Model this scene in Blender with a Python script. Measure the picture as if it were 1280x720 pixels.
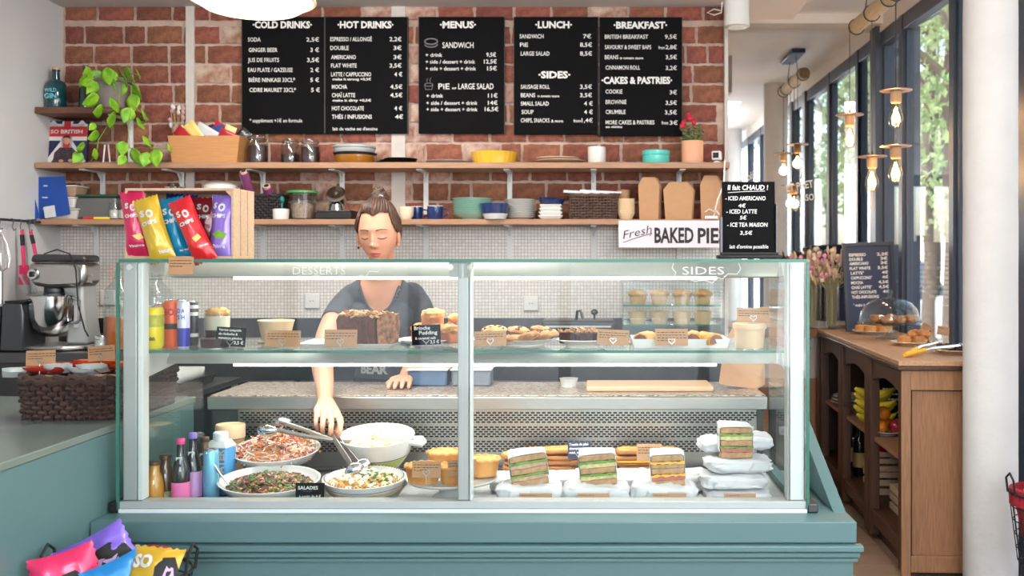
import bpy, math, random
from mathutils import Vector, Matrix, noise, Euler
random.seed(7)
for o in list(bpy.data.objects): bpy.data.objects.remove(o)
SC = bpy.context.scene
COL = SC.collection
PI = math.pi
# ---------------------------------------------------------------- camera
F = 1232.0; CX = 742.0; CY = 325.0; CZ = 1.35
cam = bpy.data.cameras.new('camera'); cam.sensor_width = 36; cam.lens = F/1280*36
cam.shift_x = -(CX-640)/1280; cam.shift_y = (CY-360)/1280
cam.clip_start = .05; cam.clip_end = 400
cam.dof.use_dof = True; cam.dof.focus_distance = 3.35; cam.dof.aperture_fstop = 3.6
camo = bpy.data.objects.new('camera', cam); COL.objects.link(camo)
camo.location = (0, 0, CZ); camo.rotation_euler = (PI/2, 0, 0); SC.camera = camo
# ---------------------------------------------------------------- sky, sun, daylight, exposure
w = bpy.data.worlds.new('sky'); SC.world = w; w.use_nodes = True
wn = w.node_tree; wn.nodes.clear()
sky = wn.nodes.new('ShaderNodeTexSky'); sky.sky_type = 'NISHITA'; sky.sun_disc = False
sky.sun_elevation = math.radians(50); sky.sun_rotation = math.radians(250); sky.dust_density = 2.5; sky.air_density = 1.0
bgn = wn.nodes.new('ShaderNodeBackground'); bgn.inputs[1].default_value = .8
won = wn.nodes.new('ShaderNodeOutputWorld')
wn.links.new(sky.outputs[0], bgn.inputs[0]); wn.links.new(bgn.outputs[0], won.inputs[0])
def light(name, kind, loc, energy, col=(1, 1, 1), size=None, size_y=None, aim=None, shape=None):
    l = bpy.data.lights.new(name, kind); l.energy = energy; l.color = col
    if kind == 'AREA':
        l.shape = shape or 'RECTANGLE'; l.size = size; l.size_y = size_y or size
    elif kind == 'POINT' and size: l.shadow_soft_size = size
    o = bpy.data.objects.new(name, l); COL.objects.link(o); o.location = loc
    if aim is not None:
        o.rotation_euler = (Vector(aim)-Vector(loc)).to_track_quat('-Z', 'Y').to_euler()
    return o
sun = light('sun', 'SUN', (0, 0, 20), 6.5, (1, .95, .86), aim=(9, 5, 3)); sun.data.angle = .02
# daylight that comes in through the shop front behind the camera and through the window wall on the right
light('shopfront_daylight', 'AREA', (.25, -2.6, 2.05), 84, (.93, .97, 1), 2.4, 1.1, aim=(-.5, 5, 1.0))
light('window_daylight', 'AREA', (1.79, .3, 1.65), 80, (.88, .94, 1), 3.4, 2.1, aim=(-3, 1.6, 1.8))
# added fill lamps for the kitchen side and the room, no fixtures there
light('kitchen_fill_light', 'AREA', (-1.0, 3.5, 2.6), 34, (1, .93, .86), 1.6, .25, aim=(-.8, 3.9, 0))
light('room_fill_light', 'AREA', (1.2, 2.6, 2.84), 16, (1, .92, .84), .4, 2.0, aim=(1.25, 3.0, 0))
light('ceiling_fill_light', 'POINT', (1.0, 2.2, 2.25), 26, (1, .93, .86), .12)  # added fill without a lamp body, lifts the right-hand ceiling
light('ceiling_fill_light', 'POINT', (1.0, .2, 2.25), 20, (1, .93, .86), .12)  # second added fill for the ceiling, also without a body
SC.view_settings.view_transform = 'Standard'; SC.view_settings.look = 'None'
SC.view_settings.exposure = .3; SC.view_settings.gamma = 1; SC.view_settings.use_curve_mapping = False
SC.cycles.max_bounces = 10; SC.cycles.transparent_max_bounces = 24; SC.cycles.sample_clamp_indirect = 6
SC.cycles.caustics_reflective = False; SC.cycles.caustics_refractive = False
# ---------------------------------------------------------------- helpers
def lin(c):
    c = [x/255. for x in c[:3]]
    return tuple(x/12.92 if x <= .04045 else ((x+.055)/1.055)**2.4 for x in c)+(1,)
def W(px, py, d): return Vector(((px-CX)*d/F, d, CZ-(py-CY)*d/F))
def WX(px, d): return (px-CX)*d/F
def WZ(py, d): return CZ-(py-CY)*d/F
MATS = {}
def mat(name, col, rough=.5, metal=0., var=0., scale=12., bump=0., bscale=None, emit=0., ecol=None, spec=.5, trans=0., coat=0., col2=None, stretch=None, rnd=0., sss=0.):
    if name in MATS: return MATS[name]
    m = bpy.data.materials.new(name); m.use_nodes = True; n = m.node_tree; N = n.nodes; L = n.links
    b = N['Principled BSDF']; c = lin(col)
    b.inputs['Base Color'].default_value = c; b.inputs['Roughness'].default_value = rough
    b.inputs['Metallic'].default_value = metal; b.inputs['Specular IOR Level'].default_value = spec
    b.inputs['Transmission Weight'].default_value = trans; b.inputs['Coat Weight'].default_value = coat
    if sss: b.inputs['Subsurface Weight'].default_value = sss; b.inputs['Subsurface Radius'].default_value = (.012, .004, .002); b.inputs['Subsurface Scale'].default_value = 1
    tc = N.new('ShaderNodeTexCoord'); mp = N.new('ShaderNodeMapping'); L.new(tc.outputs['Object'], mp.inputs[0])
    if stretch: mp.inputs['Scale'].default_value = stretch
    if var or col2 or rnd:
        t = N.new('ShaderNodeTexNoise'); t.inputs['Scale'].default_value = scale; t.inputs['Detail'].default_value = 4; L.new(mp.outputs[0], t.inputs[0])
        r = N.new('ShaderNodeValToRGB'); L.new(t.outputs[0], r.inputs[0])
        r.color_ramp.elements[0].position = .35; r.color_ramp.elements[1].position = .65
        c2 = lin(col2) if col2 else tuple(x*(1-var) for x in c[:3])+(1,)
        r.color_ramp.elements[0].color = c2; r.color_ramp.elements[1].color = c
        out = r.outputs[0]
        if rnd:
            oi = N.new('ShaderNodeObjectInfo'); hs = N.new('ShaderNodeHueSaturation')
            mr = N.new('ShaderNodeMapRange'); L.new(oi.outputs['Random'], mr.inputs[0])
            mr.inputs[3].default_value = 1-rnd; mr.inputs[4].default_value = 1+rnd*.7
            L.new(mr.outputs[0], hs.inputs['Value']); L.new(out, hs.inputs['Color'])
            m2 = N.new('ShaderNodeMath'); m2.operation = 'MULTIPLY_ADD'; m2.inputs[1].default_value = 7.13; m2.inputs[2].default_value = 0; L.new(oi.outputs['Random'], m2.inputs[0])
            m3 = N.new('ShaderNodeMath'); m3.operation = 'FRACT'; L.new(m2.outputs[0], m3.inputs[0])
            m4 = N.new('ShaderNodeMapRange'); m4.inputs[3].default_value = .49; m4.inputs[4].default_value = .515; L.new(m3.outputs[0], m4.inputs[0]); L.new(m4.outputs[0], hs.inputs['Hue'])
            out = hs.outputs[0]
        L.new(out, b.inputs['Base Color'])
    if bump:
        t2 = N.new('ShaderNodeTexNoise'); t2.inputs['Scale'].default_value = bscale or scale*3; t2.inputs['Detail'].default_value = 5; L.new(mp.outputs[0], t2.inputs[0])
        bp = N.new('ShaderNodeBump'); bp.inputs['Strength'].default_value = bump; bp.inputs['Distance'].default_value = .01
        L.new(t2.outputs[0], bp.inputs['Height']); L.new(bp.outputs[0], b.inputs['Normal'])
    if emit:
        b.inputs['Emission Color'].default_value = lin(ecol or col); b.inputs['Emission Strength'].default_value = emit
    MATS[name] = m; return m
def glass(name, tint=(252, 254, 253), rough=0., refl=1.0, ior=1.45):
    """thin clear pane: transparent with a Fresnel reflection"""
    if name in MATS: return MATS[name]
    m = bpy.data.materials.new(name); m.use_nodes = True; n = m.node_tree; N = n.nodes; L = n.links; N.clear()
    o = N.new('ShaderNodeOutputMaterial'); mx = N.new('ShaderNodeMixShader'); tr = N.new('ShaderNodeBsdfTransparent'); gl = N.new('ShaderNodeBsdfGlossy')
    lw = N.new('ShaderNodeLayerWeight'); lw.inputs[0].default_value = .5
    pw = N.new('ShaderNodeMath'); pw.operation = 'POWER'; pw.inputs[1].default_value = 5; L.new(lw.outputs['Facing'], pw.inputs[0])
    mm = N.new('ShaderNodeMath'); mm.operation = 'MULTIPLY_ADD'; mm.inputs[1].default_value = .9*min(1, refl); mm.inputs[2].default_value = .04*refl; L.new(pw.outputs[0], mm.inputs[0])
    tr.inputs[0].default_value = lin(tint); gl.inputs['Roughness'].default_value = rough
    L.new(mm.outputs[0], mx.inputs[0]); L.new(tr.outputs[0], mx.inputs[1]); L.new(gl.outputs[0], mx.inputs[2]); L.new(mx.outputs[0], o.inputs[0])
    MATS[name] = m; return m
class G:
    def __init__(s): s.v = []; s.f = []
    def add(s, vs, fs, M=None):
        b = len(s.v)
        s.v += [tuple(M @ Vector(p)) for p in vs] if M is not None else [tuple(p) for p in vs]
        s.f += [tuple(i+b for i in f) for f in fs]; return s
    def box(s, x0, x1, y0, y1, z0, z1, M=None):
        return s.add([(x0, y0, z0), (x1, y0, z0), (x1, y1, z0), (x0, y1, z0), (x0, y0, z1), (x1, y0, z1), (x1, y1, z1), (x0, y1, z1)],
                     [(3, 2, 1, 0), (4, 5, 6, 7), (0, 1, 5, 4), (1, 2, 6, 5), (2, 3, 7, 6), (3, 0, 4, 7)], M)
    def lathe(s, prof, n=28, c=(0, 0, 0), sx=1., sy=1., M=None):
        vs = []; fs = []
        for r, z in prof:
            for k in range(n):
                a = 2*PI*k/n; vs.append((c[0]+r*sx*math.cos(a), c[1]+r*sy*math.sin(a), c[2]+z))
        for i in range(len(prof)-1):
            for k in range(n):
                a = i*n+k; b = i*n+(k+1) % n; fs.append((a, b, b+n, a+n))
        if prof[0][0] > 1e-5: fs.append(tuple(range(n))[::-1])
        if prof[-1][0] > 1e-5: fs.append(tuple((len(prof)-1)*n+k for k in range(n)))
        return s.add(vs, fs, M)
    def open_lathe(s, prof, n=28, c=(0, 0, 0), sx=1., sy=1., M=None):
        vs = []; fs = []
        for r, z in prof:
            for k in range(n):
                a = 2*PI*k/n; vs.append((c[0]+r*sx*math.cos(a), c[1]+r*sy*math.sin(a), c[2]+z))
        for i in range(len(prof)-1):
            for k in range(n):
                a = i*n+k; b = i*n+(k+1) % n; fs.append((a, b, b+n, a+n))
        return s.add(vs, fs, M)
    def tube(s, pts, r, n=8, closed=False):
        pts = [Vector(p) for p in pts]; m = len(pts); rs = r if isinstance(r, (list, tuple)) else [r]*m
        vs = []; fs = []; up = None
        for i, p in enumerate(pts):
            if closed: t = (pts[(i+1) % m]-pts[i-1])
            else: t = (pts[min(i+1, m-1)]-pts[max(i-1, 0)])
            t = t.normalized() if t.length > 1e-9 else Vector((0, 0, 1))
            if up is None:
                up = Vector((0, 0, 1)) if abs(t.z) < .9 else Vector((1, 0, 0))
            a = t.cross(up)
            if a.length < 1e-6: a = t.cross(Vector((1, .3, 0)))
            a.normalize(); b = a.cross(t).normalized(); up = b
            for k in range(n):
                q = 2*PI*k/n; vs.append(p+a*math.cos(q)*rs[i]+b*math.sin(q)*rs[i])
        for i in range(m if closed else m-1):
            j = (i+1) % m
            for k in range(n): fs.append((i*n+k, i*n+(k+1) % n, j*n+(k+1) % n, j*n+k))
        if not closed: fs += [tuple(range(n))[::-1], tuple((m-1)*n+k for k in range(n))]
        return s.add(vs, fs)
    def ell(s, c, r, nu=16, nv=10, amp=0., fq=3., seed=0., M=None, flat=None):
        vs = []; fs = []
        for j in range(nv+1):
            ph = PI*j/nv
            for i in range(nu):
                a = 2*PI*i/nu; d = Vector((math.sin(ph)*math.cos(a), math.sin(ph)*math.sin(a), math.cos(ph)))
                k = 1+(amp*noise.noise(d*fq+Vector((seed, seed*1.7, 0))) if amp else 0)
                z = d.z*r[2]*k
                if flat is not None: z = max(z, -flat)
                vs.append((c[0]+d.x*r[0]*k, c[1]+d.y*r[1]*k, c[2]+z))
        for j in range(nv):
            for i in range(nu):
                a = j*nu+i; b = j*nu+(i+1) % nu; fs.append((a, a+nu, b+nu, b))
        return s.add(vs, fs, M)
    def prism(s, poly, h0, h1, ax='z', M=None):
        n = len(poly)
        f = {'z': lambda p, h: (p[0], p[1], h), 'y': lambda p, h: (p[0], h, p[1]), 'x': lambda p, h: (h, p[0], p[1])}[ax]
        return s.add([f(p, h0) for p in poly]+[f(p, h1) for p in poly], [tuple(range(n))[::-1], tuple(range(n, 2*n))]+[(i, (i+1) % n, n+(i+1) % n, n+i) for i in range(n)], M)
    def grid(s, fn, nu, nv, M=None):
        vs = [fn(i/nu, j/nv) for j in range(nv+1) for i in range(nu+1)]
        fs = [(j*(nu+1)+i, j*(nu+1)+i+1, (j+1)*(nu+1)+i+1, (j+1)*(nu+1)+i) for j in range(nv) for i in range(nu)]
        return s.add(vs, fs, M)
def mesh(name, g, m, smooth=True, ang=38):
    me = bpy.data.meshes.new(name); me.from_pydata(g.v, [], g.f); me.materials.append(m)
    if smooth:
        me.shade_smooth(); me.set_sharp_from_angle(angle=math.radians(ang))
    me.update(); return me
def ob(name, g, m, parent=None, loc=(0, 0, 0), rot=(0, 0, 0), bev=0., smooth=True, solid=0., sub=0, ang=38):
    me = g if isinstance(g, bpy.types.Mesh) else mesh(name, g, m, smooth, ang)
    o = bpy.data.objects.new(name, me); COL.objects.link(o); o.location = loc; o.rotation_euler = rot
    if parent: o.parent = parent
    if solid: q = o.modifiers.new('s', 'SOLIDIFY'); q.thickness = solid; q.offset = -1
    if bev: q = o.modifiers.new('b', 'BEVEL'); q.width = bev; q.segments = 2; q.limit_method = 'ANGLE'; q.angle_limit = math.radians(40)
    if sub: q = o.modifiers.new('u', 'SUBSURF'); q.levels = sub; q.render_levels = sub
    return o
def tag(o, label, cat, group=None, kind=None):
    if label: o['label'] = label
    if cat: o['category'] = cat
    if group: o['group'] = group
    if kind: o['kind'] = kind
    return o
def thing(name, label, cat, loc, rot=(0, 0, 0), group=None):
    o = bpy.data.objects.new(name, None); COL.objects.link(o); o.empty_display_size = .05
    o.location = loc; o.rotation_euler = rot; return tag(o, label, cat, group)
def struct(name, g, m, parent=None, **k):
    o = ob(name, g, m, parent, **k)
    if not parent: o['kind'] = 'structure'
    return o
KIDS = {}
def tree(o, loc, label, rot=None, group=None, parent=None):
    c = o.copy(); COL.objects.link(c)
    if parent is None:
        c.location = loc; c['label'] = label
        if rot is not None: c.rotation_euler = rot
        if group: c['group'] = group
    else: c.parent = parent; c.matrix_parent_inverse = o.matrix_parent_inverse
    for ch in [x for x in bpy.data.objects if x.parent == o]: tree(ch, None, None, parent=c)
    return c
_fc = {}
def glyphs(s, bold=0., res=2):
    k = (s, bold)
    if k in _fc: return _fc[k]
    cu = bpy.data.curves.new('t', 'FONT'); cu.body = s; cu.resolution_u = res; cu.offset = bold; cu.fill_mode = 'FRONT'; cu.size = 1
    o = bpy.data.objects.new('t', cu); COL.objects.link(o)
    me = bpy.data.meshes.new_from_object(o.evaluated_get(bpy.context.evaluated_depsgraph_get()))
    vs = [(v.co.x, v.co.y) for v in me.vertices]; fs = [tuple(p.vertices) for p in me.polygons]
    bpy.data.objects.remove(o); bpy.data.meshes.remove(me); bpy.data.curves.remove(cu)
    _fc[k] = (vs, fs); return _fc[k]
def text(name, items, parent, ox, oy, S, y, m, shear=0., rot=None):
    """flat lettering. items: (string, x0 px, baseline px, cap height px, width px or None, bold[, tilt]) relative to the parent's pixel (ox, oy)"""
    g = G()
    for it in items:
        s, x0, yb, h, wd = it[:5]; bold = it[5] if len(it) > 5 else .012; tilt = it[6] if len(it) > 6 else 0
        vs, fs = glyphs(s, bold)
        if not vs: continue
        mx = max(v[0] for v in vs); mn = min(v[0] for v in vs)
        kz = h/.69; kx = wd/(mx-mn) if wd else kz*.9
        jt = [math.sin(x0*.37+yb)*.02]*1
        pts = []
        for (a, b) in vs:
            X = (a-mn)*kx+b*kz*shear; Z = b*kz
            Xr = X*math.cos(tilt)-Z*math.sin(tilt); Zr = X*math.sin(tilt)+Z*math.cos(tilt)
            pts.append(((x0-ox+Xr)/S, 0, (oy-yb+Zr)/S))
        g.add(pts, fs)
    o = ob(name, g, m, parent, loc=(0, y, 0), smooth=False)
    return o
# ---------------------------------------------------------------- materials
m_brick = mat('brick', (152, 92, 74), .9, var=.3, scale=26, bump=.7, bscale=70, col2=(118, 70, 56), rnd=.22)
m_brickp = mat('brick_plastered', (150, 94, 78), .9, scale=16, bump=.5, bscale=50, col2=(206, 182, 168), rnd=.1)
m_mortar = mat('lime_mortar', (205, 178, 162), .95, var=.2, scale=14, bump=.6, bscale=60)
m_white = mat('white_wall_paint', (205, 206, 208), .8, var=.03, scale=3, bump=.05, bscale=40)
m_ceil = mat('ceiling_paint', (205, 200, 198), .85, var=.03, scale=2)
m_ceil2 = mat('warm_ceiling_paint', (240, 235, 230), .85, var=.03, scale=2)
m_pil = mat('painted_stone', (206, 198, 192), .8, var=.08, scale=12, bump=.2)
m_col = mat('column_plaster', (214, 212, 210), .75, var=.06, scale=6, bump=.5, bscale=18)
m_frame = mat('window_frame_paint', (66, 78, 98), .4, var=.05)
m_shelf = mat('oak_shelf', (176, 134, 104), .55, var=.22, scale=9, stretch=(1, 12, 12))
m_shelfd = mat('dark_wood_shelf', (112, 72, 54), .55, var=.3, scale=9, stretch=(1, 12, 12))
m_teal = mat('teal_paint', (90, 123, 125), .42, var=.03, scale=3)
m_tealtop = mat('teal_counter_top', (116, 130, 124), .22, var=.03, scale=3)
m_steel = mat('brushed_steel', (190, 188, 184), .3, 1., var=.08, scale=30, stretch=(1, 20, 20))
m_dsteel = mat('dark_steel', (92, 92, 94), .42, 1., var=.1, scale=20)
m_chrome = mat('chrome', (222, 222, 224), .12, 1.)
m_alu = mat('satin_aluminium', (184, 187, 186), .42, .25, var=.03)
m_wpvc = mat('white_profile', (224, 230, 230), .4)
m_black = mat('matt_black', (18, 18, 19), .6, var=.1)
m_board = mat('chalkboard_black', (9, 9, 11), .8, var=.2, scale=5, spec=.15)
m_slate = mat('slate_grey_board', (54, 62, 88), .7, var=.1, scale=5)
m_chalk = mat('chalk_white', (232, 232, 230), .8)
m_chalkd = mat('soft_chalk', (190, 192, 192), .8)
m_wood = mat('sideboard_oak', (164, 118, 82), .5, var=.3, scale=10, stretch=(14, 14, 1), bump=.08)
m_woodsh = mat('sideboard_shaded_oak', (84, 52, 34), .45, var=.35, scale=10, stretch=(14, 14, 1), bump=.08)  # oak of the front and inside, its shade put into the colour
m_woodt = mat('sideboard_top_wood', (196, 152, 116), .4, var=.2, scale=8, stretch=(10, 1, 10))
m_crate = mat('pale_pine', (220, 186, 156), .6, var=.15, scale=10, stretch=(1, 14, 14), rnd=.06)
m_box = mat('bamboo', (196, 140, 88), .5, var=.2, scale=12, stretch=(1, 1, 30))
m_kraft = mat('kraft_card', (190, 146, 108), .8, var=.06, scale=30)
m_kraftl = mat('light_kraft_card', (222, 194, 158), .75, var=.05, scale=30)
m_ink = mat('dark_ink', (70, 50, 38), .8)
m_wicker = mat('dark_wicker', (72, 48, 42), .5, var=.5, scale=30, rnd=.2)
m_wick2 = mat('brown_wicker', (98, 74, 62), .6, var=.4, scale=30)
m_porc = mat('white_porcelain', (222, 221, 218), .18, coat=.3)
m_cream = mat('cream_stoneware', (230, 216, 190), .3, coat=.2)
m_paper = mat('white_wrapping_paper', (216, 217, 220), .6, bump=.5, bscale=22)
m_glass = glass('clear_glass'); m_gl2 = glass('jar_glass', (238, 243, 243), refl=2.2)
m_gls = glass('shelf_glass', (246, 251, 249)); m_edge = mat('green_glass_edge', (60, 120, 104), .15, var=.1)
m_mirror = mat('mirror_silver', (236, 238, 240), .004, 1.)
m_tile = None
def tile_mat():
    m = bpy.data.materials.new('mosaic_tile'); m.use_nodes = True; N = m.node_tree.nodes; L = m.node_tree.links; b = N['Principled BSDF']
    tc = N.new('ShaderNodeTexCoord'); sp = N.new('ShaderNodeSeparateXYZ'); cb = N.new('ShaderNodeCombineXYZ')
    L.new(tc.outputs['Object'], sp.inputs[0]); L.new(sp.outputs[0], cb.inputs[0]); L.new(sp.outputs[2], cb.inputs[1])
    br = N.new('ShaderNodeTexBrick'); br.offset = 0; br.inputs['Scale'].default_value = 1; br.inputs['Brick Width'].default_value = .0165; br.inputs['Row Height'].default_value = .0165
    br.inputs['Mortar Size'].default_value = .0016; br.inputs['Color1'].default_value = lin((218, 212, 207)); br.inputs['Color2'].default_value = lin((232, 227, 222)); br.inputs['Mortar'].default_value = lin((176, 168, 164))
    L.new(cb.outputs[0], br.inputs[0]); L.new(br.outputs[0], b.inputs['Base Color']); b.inputs['Roughness'].default_value = .3
    bp = N.new('ShaderNodeBump'); bp.inputs['Strength'].default_value = .3; bp.inputs['Distance'].default_value = .002; bp.invert = True; L.new(br.outputs['Fac'], bp.inputs['Height']); L.new(bp.outputs[0], b.inputs['Normal'])
    return m
m_tile = tile_mat()
def granite():
    m = mat('granite', (176, 168, 160), .3, var=.1, scale=60); N = m.node_tree.nodes; L = m.node_tree.links; b = N['Principled BSDF']
    v = N.new('ShaderNodeTexVoronoi'); v.inputs['Scale'].default_value = 140; tc = N.new('ShaderNodeTexCoord'); L.new(tc.outputs['Object'], v.inputs[0])
    r = N.new('ShaderNodeValToRGB'); cr = r.color_ramp; cr.elements[0].color = lin((96, 88, 84)); cr.elements[1].color = lin((206, 198, 190)); e = cr.elements.new(.45); e.color = lin((168, 152, 142))
    s = N.new('ShaderNodeSeparateColor'); L.new(v.outputs['Color'], s.inputs[0]); L.new(s.outputs[0], r.inputs[0]); L.new(r.outputs[0], b.inputs['Base Color'])
    return m
m_gran = granite()
# ---------------------------------------------------------------- room shell
XL = -2.67; YB = 4.95; XB = (906-CX)*YB/F; YM = 6.35; XR = 1.82; ZC = 2.9; ZK = 2.62; YF = -2.8
wb = struct('wall_back', G().box(XL-.1, XB, YB+.006, YB+.2, 0, ZC), m_mortar)
vb = []
for i in range(5):
    g = G(); L0 = .174
    def f(p, i=i):
        q = Vector(p); nn = noise.noise(q*38+Vector((i*9, 0, 0)))*.0055; n2 = noise.noise(q*31+Vector((i*5, 7, 0)))*.0055; return (p[0]+nn, p[1]-abs(nn)*.5, p[2]+n2)
    g.grid(lambda a, b: f(((a-.5)*L0, -.004-.006*min(1, 6*min(a, 1-a), 4*min(b, 1-b)), (b-.5)*.087)), 12, 6)
    g.box(-L0/2+.005, L0/2-.005, -.0035, .03, -.039, .039)
    vb.append(mesh('brick', g, m_brick if i < 4 else m_brickp))
sp = 1/(F/4.95)
nb = 0
for r in range(12):
    yc = 19.5+24.5*r-(2.5 if r == 0 else 0)
    x = 82-(random.random()*30 if r % 2 else random.random()*14)
    while x < 903:
        ln = random.choice([43.5, 43.5, 43.5, 41, 46, 24])
        a = max(x, 82.5); b = min(x+ln, 904.5)
        if b-a > 9:
            near = 478 < (a+b)/2 < 560
            me = vb[4] if (random.random() < (.55 if near else .06)) else random.choice(vb[:4])
            o = bpy.data.objects.new('brick', me); COL.objects.link(o); o.parent = wb
            o.location = ((((a+b)/2)-CX)*sp, YB, WZ(yc, YB)); o.scale = ((b-a)/43.5, 1, (21.2 if r else 17)/21.6)
            nb += 1
        x += ln+3.3
struct('wall_backsplash', G().box(XL, XB, YB-.012, YB+.005, .95, WZ(281, 4.95)), m_tile)
struct('trim_1', G().box(WX(232, 4.93), WX(242.5, 4.93), YB-.02, YB+.006, WZ(281, 4.95), ZK), m_pil)
struct('trim_2', G().box(WX(489, 4.93), WX(506, 4.93), YB-.014, YB+.006, WZ(281, 4.95), ZK), m_pil)
struct('trim_3', G().box(XB-.006, XB+.012, YB-.04, YB+.2, .95, ZK), m_pil)
struct('wall_left', G().box(XL-.12, XL, YF, YB+.2, 0, ZC), m_white)
struct('ceiling', G().box(XL-.12, XR+.12, YF, YM+.2, ZC, ZC+.12), m_ceil2)
struct('ceiling_soffit', G().box(XL, 1.05, -2.0, 5.2, ZK, ZC), m_ceil)
struct('trim_4', G().box(XB, XR, 6.2, YM+.2, 2.84, ZC), m_ceil2)
struct('wall_return', G().box(XB-.1, XB, YB+.2, YM, 0, ZC), m_white)
struct('wall_mirror_side', G().box(XB-.1, XR+.24, YM, YM+.12, 0, ZC), mat('pinkish_wall_paint', (214, 196, 188), .8))
struct('trim_5', G().box(XB, 1.44, YM-.02, YM, 0, .59), mat('wood_wainscot', (170, 120, 84), .5, var=.2, stretch=(1, 1, 9)))
struct('floor', G().box(XL-.12, XR+.1, YF, YM+.2, -.1, -.012), mat('floor_grout', (120, 104, 94), .9))
fl = bpy.data.objects['floor']
tm = mesh('floor_tile', G().box(-.148, .148, -.148, .148, -.02, 0), mat('terracotta_floor_tile', (158, 128, 108), .45, var=.15, scale=5, rnd=.1))
for i in range(-9, 7):
    for j in range(-9, 22):
        if i*.3+.15 < XR-.1 and (i > 1 or (-3 < i)) and j > 0:
            o = bpy.data.objects.new('floor_tile', tm); COL.objects.link(o); o.parent = fl; o.location = (i*.3, j*.3+.02, 0)
# mirror on the far wall
mi = thing('wall_mirror', 'tall frameless wall mirror with white chalk writing, right of the brick wall', 'mirror', (1.3, YM-.012, .94))
ob('mirror_glass', G().box(XB+.005-1.3, XR-1.3-.005, 0, .01, .02, 2.84-.94), m_mirror, mi)
text('lettering', [('nos cafés', 924, 232, 8, 26, .01, .5), ('sont torréfiés', 929, 245, 7, 28, .01, .4), ('ET PRET', 983, 240, 9, 34, .012, .18), ('À MAISON', 984, 254, 8, 40, .01, .12)],
     mi, CX+1.3*F/YM, CY-(.94-CZ)*F/YM, F/YM, -.004, m_chalk)
hp = [(0+.0, 0), (-.9, 1.1), (-.75, 1.75), (-.3, 1.8), (0, 1.3), (.3, 1.8), (.75, 1.75), (.9, 1.1), (0, 0)]
def heart(parent, x, y, z, s, m, r=.0015, mir=1):
    return ob('drawn_heart', G().tube([(x+a*s, y, z+b*s) for a, b in hp], r, 5), m, parent)
heart(mi, WX(994, YM)-1.3, -.005, WZ(264, YM)-.94, .026, m_chalk, .003)
struct('trim_6', G().box(XB, 1.405, 6.12, YM-.013, .87, .92), mat('ledge_wood', (128, 90, 62), .5, var=.25, stretch=(1, 10, 10)))
ob('socket_plate', G().box(WX(1009, 6.3), WX(1018, 6.3), 6.325, 6.35, WZ(434, 6.3), WZ(424, 6.3)), m_porc, bpy.data.objects['wall_mirror_side'], bev=.003)
# window wall on the right
posts = [(5.82, 5.88, 1.82), (4.99, 5.05, 1.82), (4.12, 4.22, 1.81), (3.55, 3.65, 1.81), (2.7, 2.76, 1.82), (1.85, 1.91, 1.82), (1.0, 1.06, 1.82), (.1, .16, 1.82), (-.8, -.74, 1.82), (-1.7, -1.64, 1.82), (-2.6, -2.5, 1.82)]
far = 6.27
struct('trim_7', G().box(1.795, 2.08, 6.27, YM, 0, 2.84), m_frame, bev=.004)
for k, (a, b, x0) in enumerate(posts):
    wd = struct('window_%d' % (k+1), G().box(x0, 1.89, a, b, 0, 2.80), m_frame)
    ob('window_frame', G().box(1.825, 1.885, b, far, 2.71, 2.80).box(1.825, 1.885, b, far, 0, .1).box(1.84, 1.875, b, b+.025, .1, 2.71).box(1.84, 1.875, far-.025, far, .1, 2.71), m_frame, wd, bev=.004)
    ob('pane', G().box(1.855, 1.861, b+.025, far-.025, .1, 2.71), m_glass, wd)
    far = a
struct('wall_right', G().box(XR, XR+.12, YF, YM, 2.80, ZC), m_ceil2)
# shop front behind the camera
sf = struct('window_20', G().box(XL, XR, YF, YF+.08, 2.5, ZC).box(XL, XR, YF, YF+.08, -.02, .25), m_frame)
ob('window_frame', G().box(-1.6, -1.5, YF, YF+.08, .25, 2.5).box(-.3, -.2, YF, YF+.08, .25, 2.5).box(.9, 1.0, YF, YF+.08, .25, 2.5).box(1.70, XR, YF, YF+.08, .25, 2.5).box(XL, XL+.1, YF, YF+.08, .25, 2.5).box(.9, XR, YF, YF+.08, 1.9, 2.0), m_frame, sf)
ob('pane', G().box(XL, XR, YF+.03, YF+.036, .25, 2.5), m_glass, sf)
# columns
def column(x, y, r, lab):
    g = G(); g.open_lathe([(r*(1+.012*noise.noise(Vector((0, 0, i*.9)))), i*.1) for i in range(30)]+[(r, ZC)], 40)
    tag(ob('column', g, m_col, loc=(x, y, 0)), lab, 'column')
column(1.606, 3.99, .105, 'rough white plastered round column in front of the wooden sideboard')
column(1.66, .95, .105, 'white round column near the window wall, seen in the mirror')
# ---------------------------------------------------------------- street outside
struct('ground', G().box(-60, 80, -60, 90, -.25, -.13), mat('asphalt', (120, 122, 126), .8, var=.1, scale=2))
struct('pavement', G().box(1.95, 4.6, -40, 60, -.13, -.02), mat('pavement_stone', (186, 182, 176), .8, var=.08, scale=3))
m_leaf = mat('tree_leaf', (176, 192, 138), .6, scale=1.6, col2=(128, 152, 96)); m_bark = mat('tree_bark', (96, 84, 72), .9, var=.3)
_n = m_leaf.node_tree; _p = _n.nodes['Principled BSDF']; _t = _n.nodes.new('ShaderNodeBsdfTranslucent'); _a = _n.nodes.new('ShaderNodeMixShader'); _a.inputs[0].default_value = .5
_n.links.new(_p.inputs['Base Color'].links[0].from_socket, _t.inputs[0]); _n.links.new(_p.outputs[0], _a.inputs[1]); _n.links.new(_t.outputs[0], _a.inputs[2]); _n.links.new(_a.outputs[0], _n.nodes['Material Output'].inputs[0])
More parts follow.
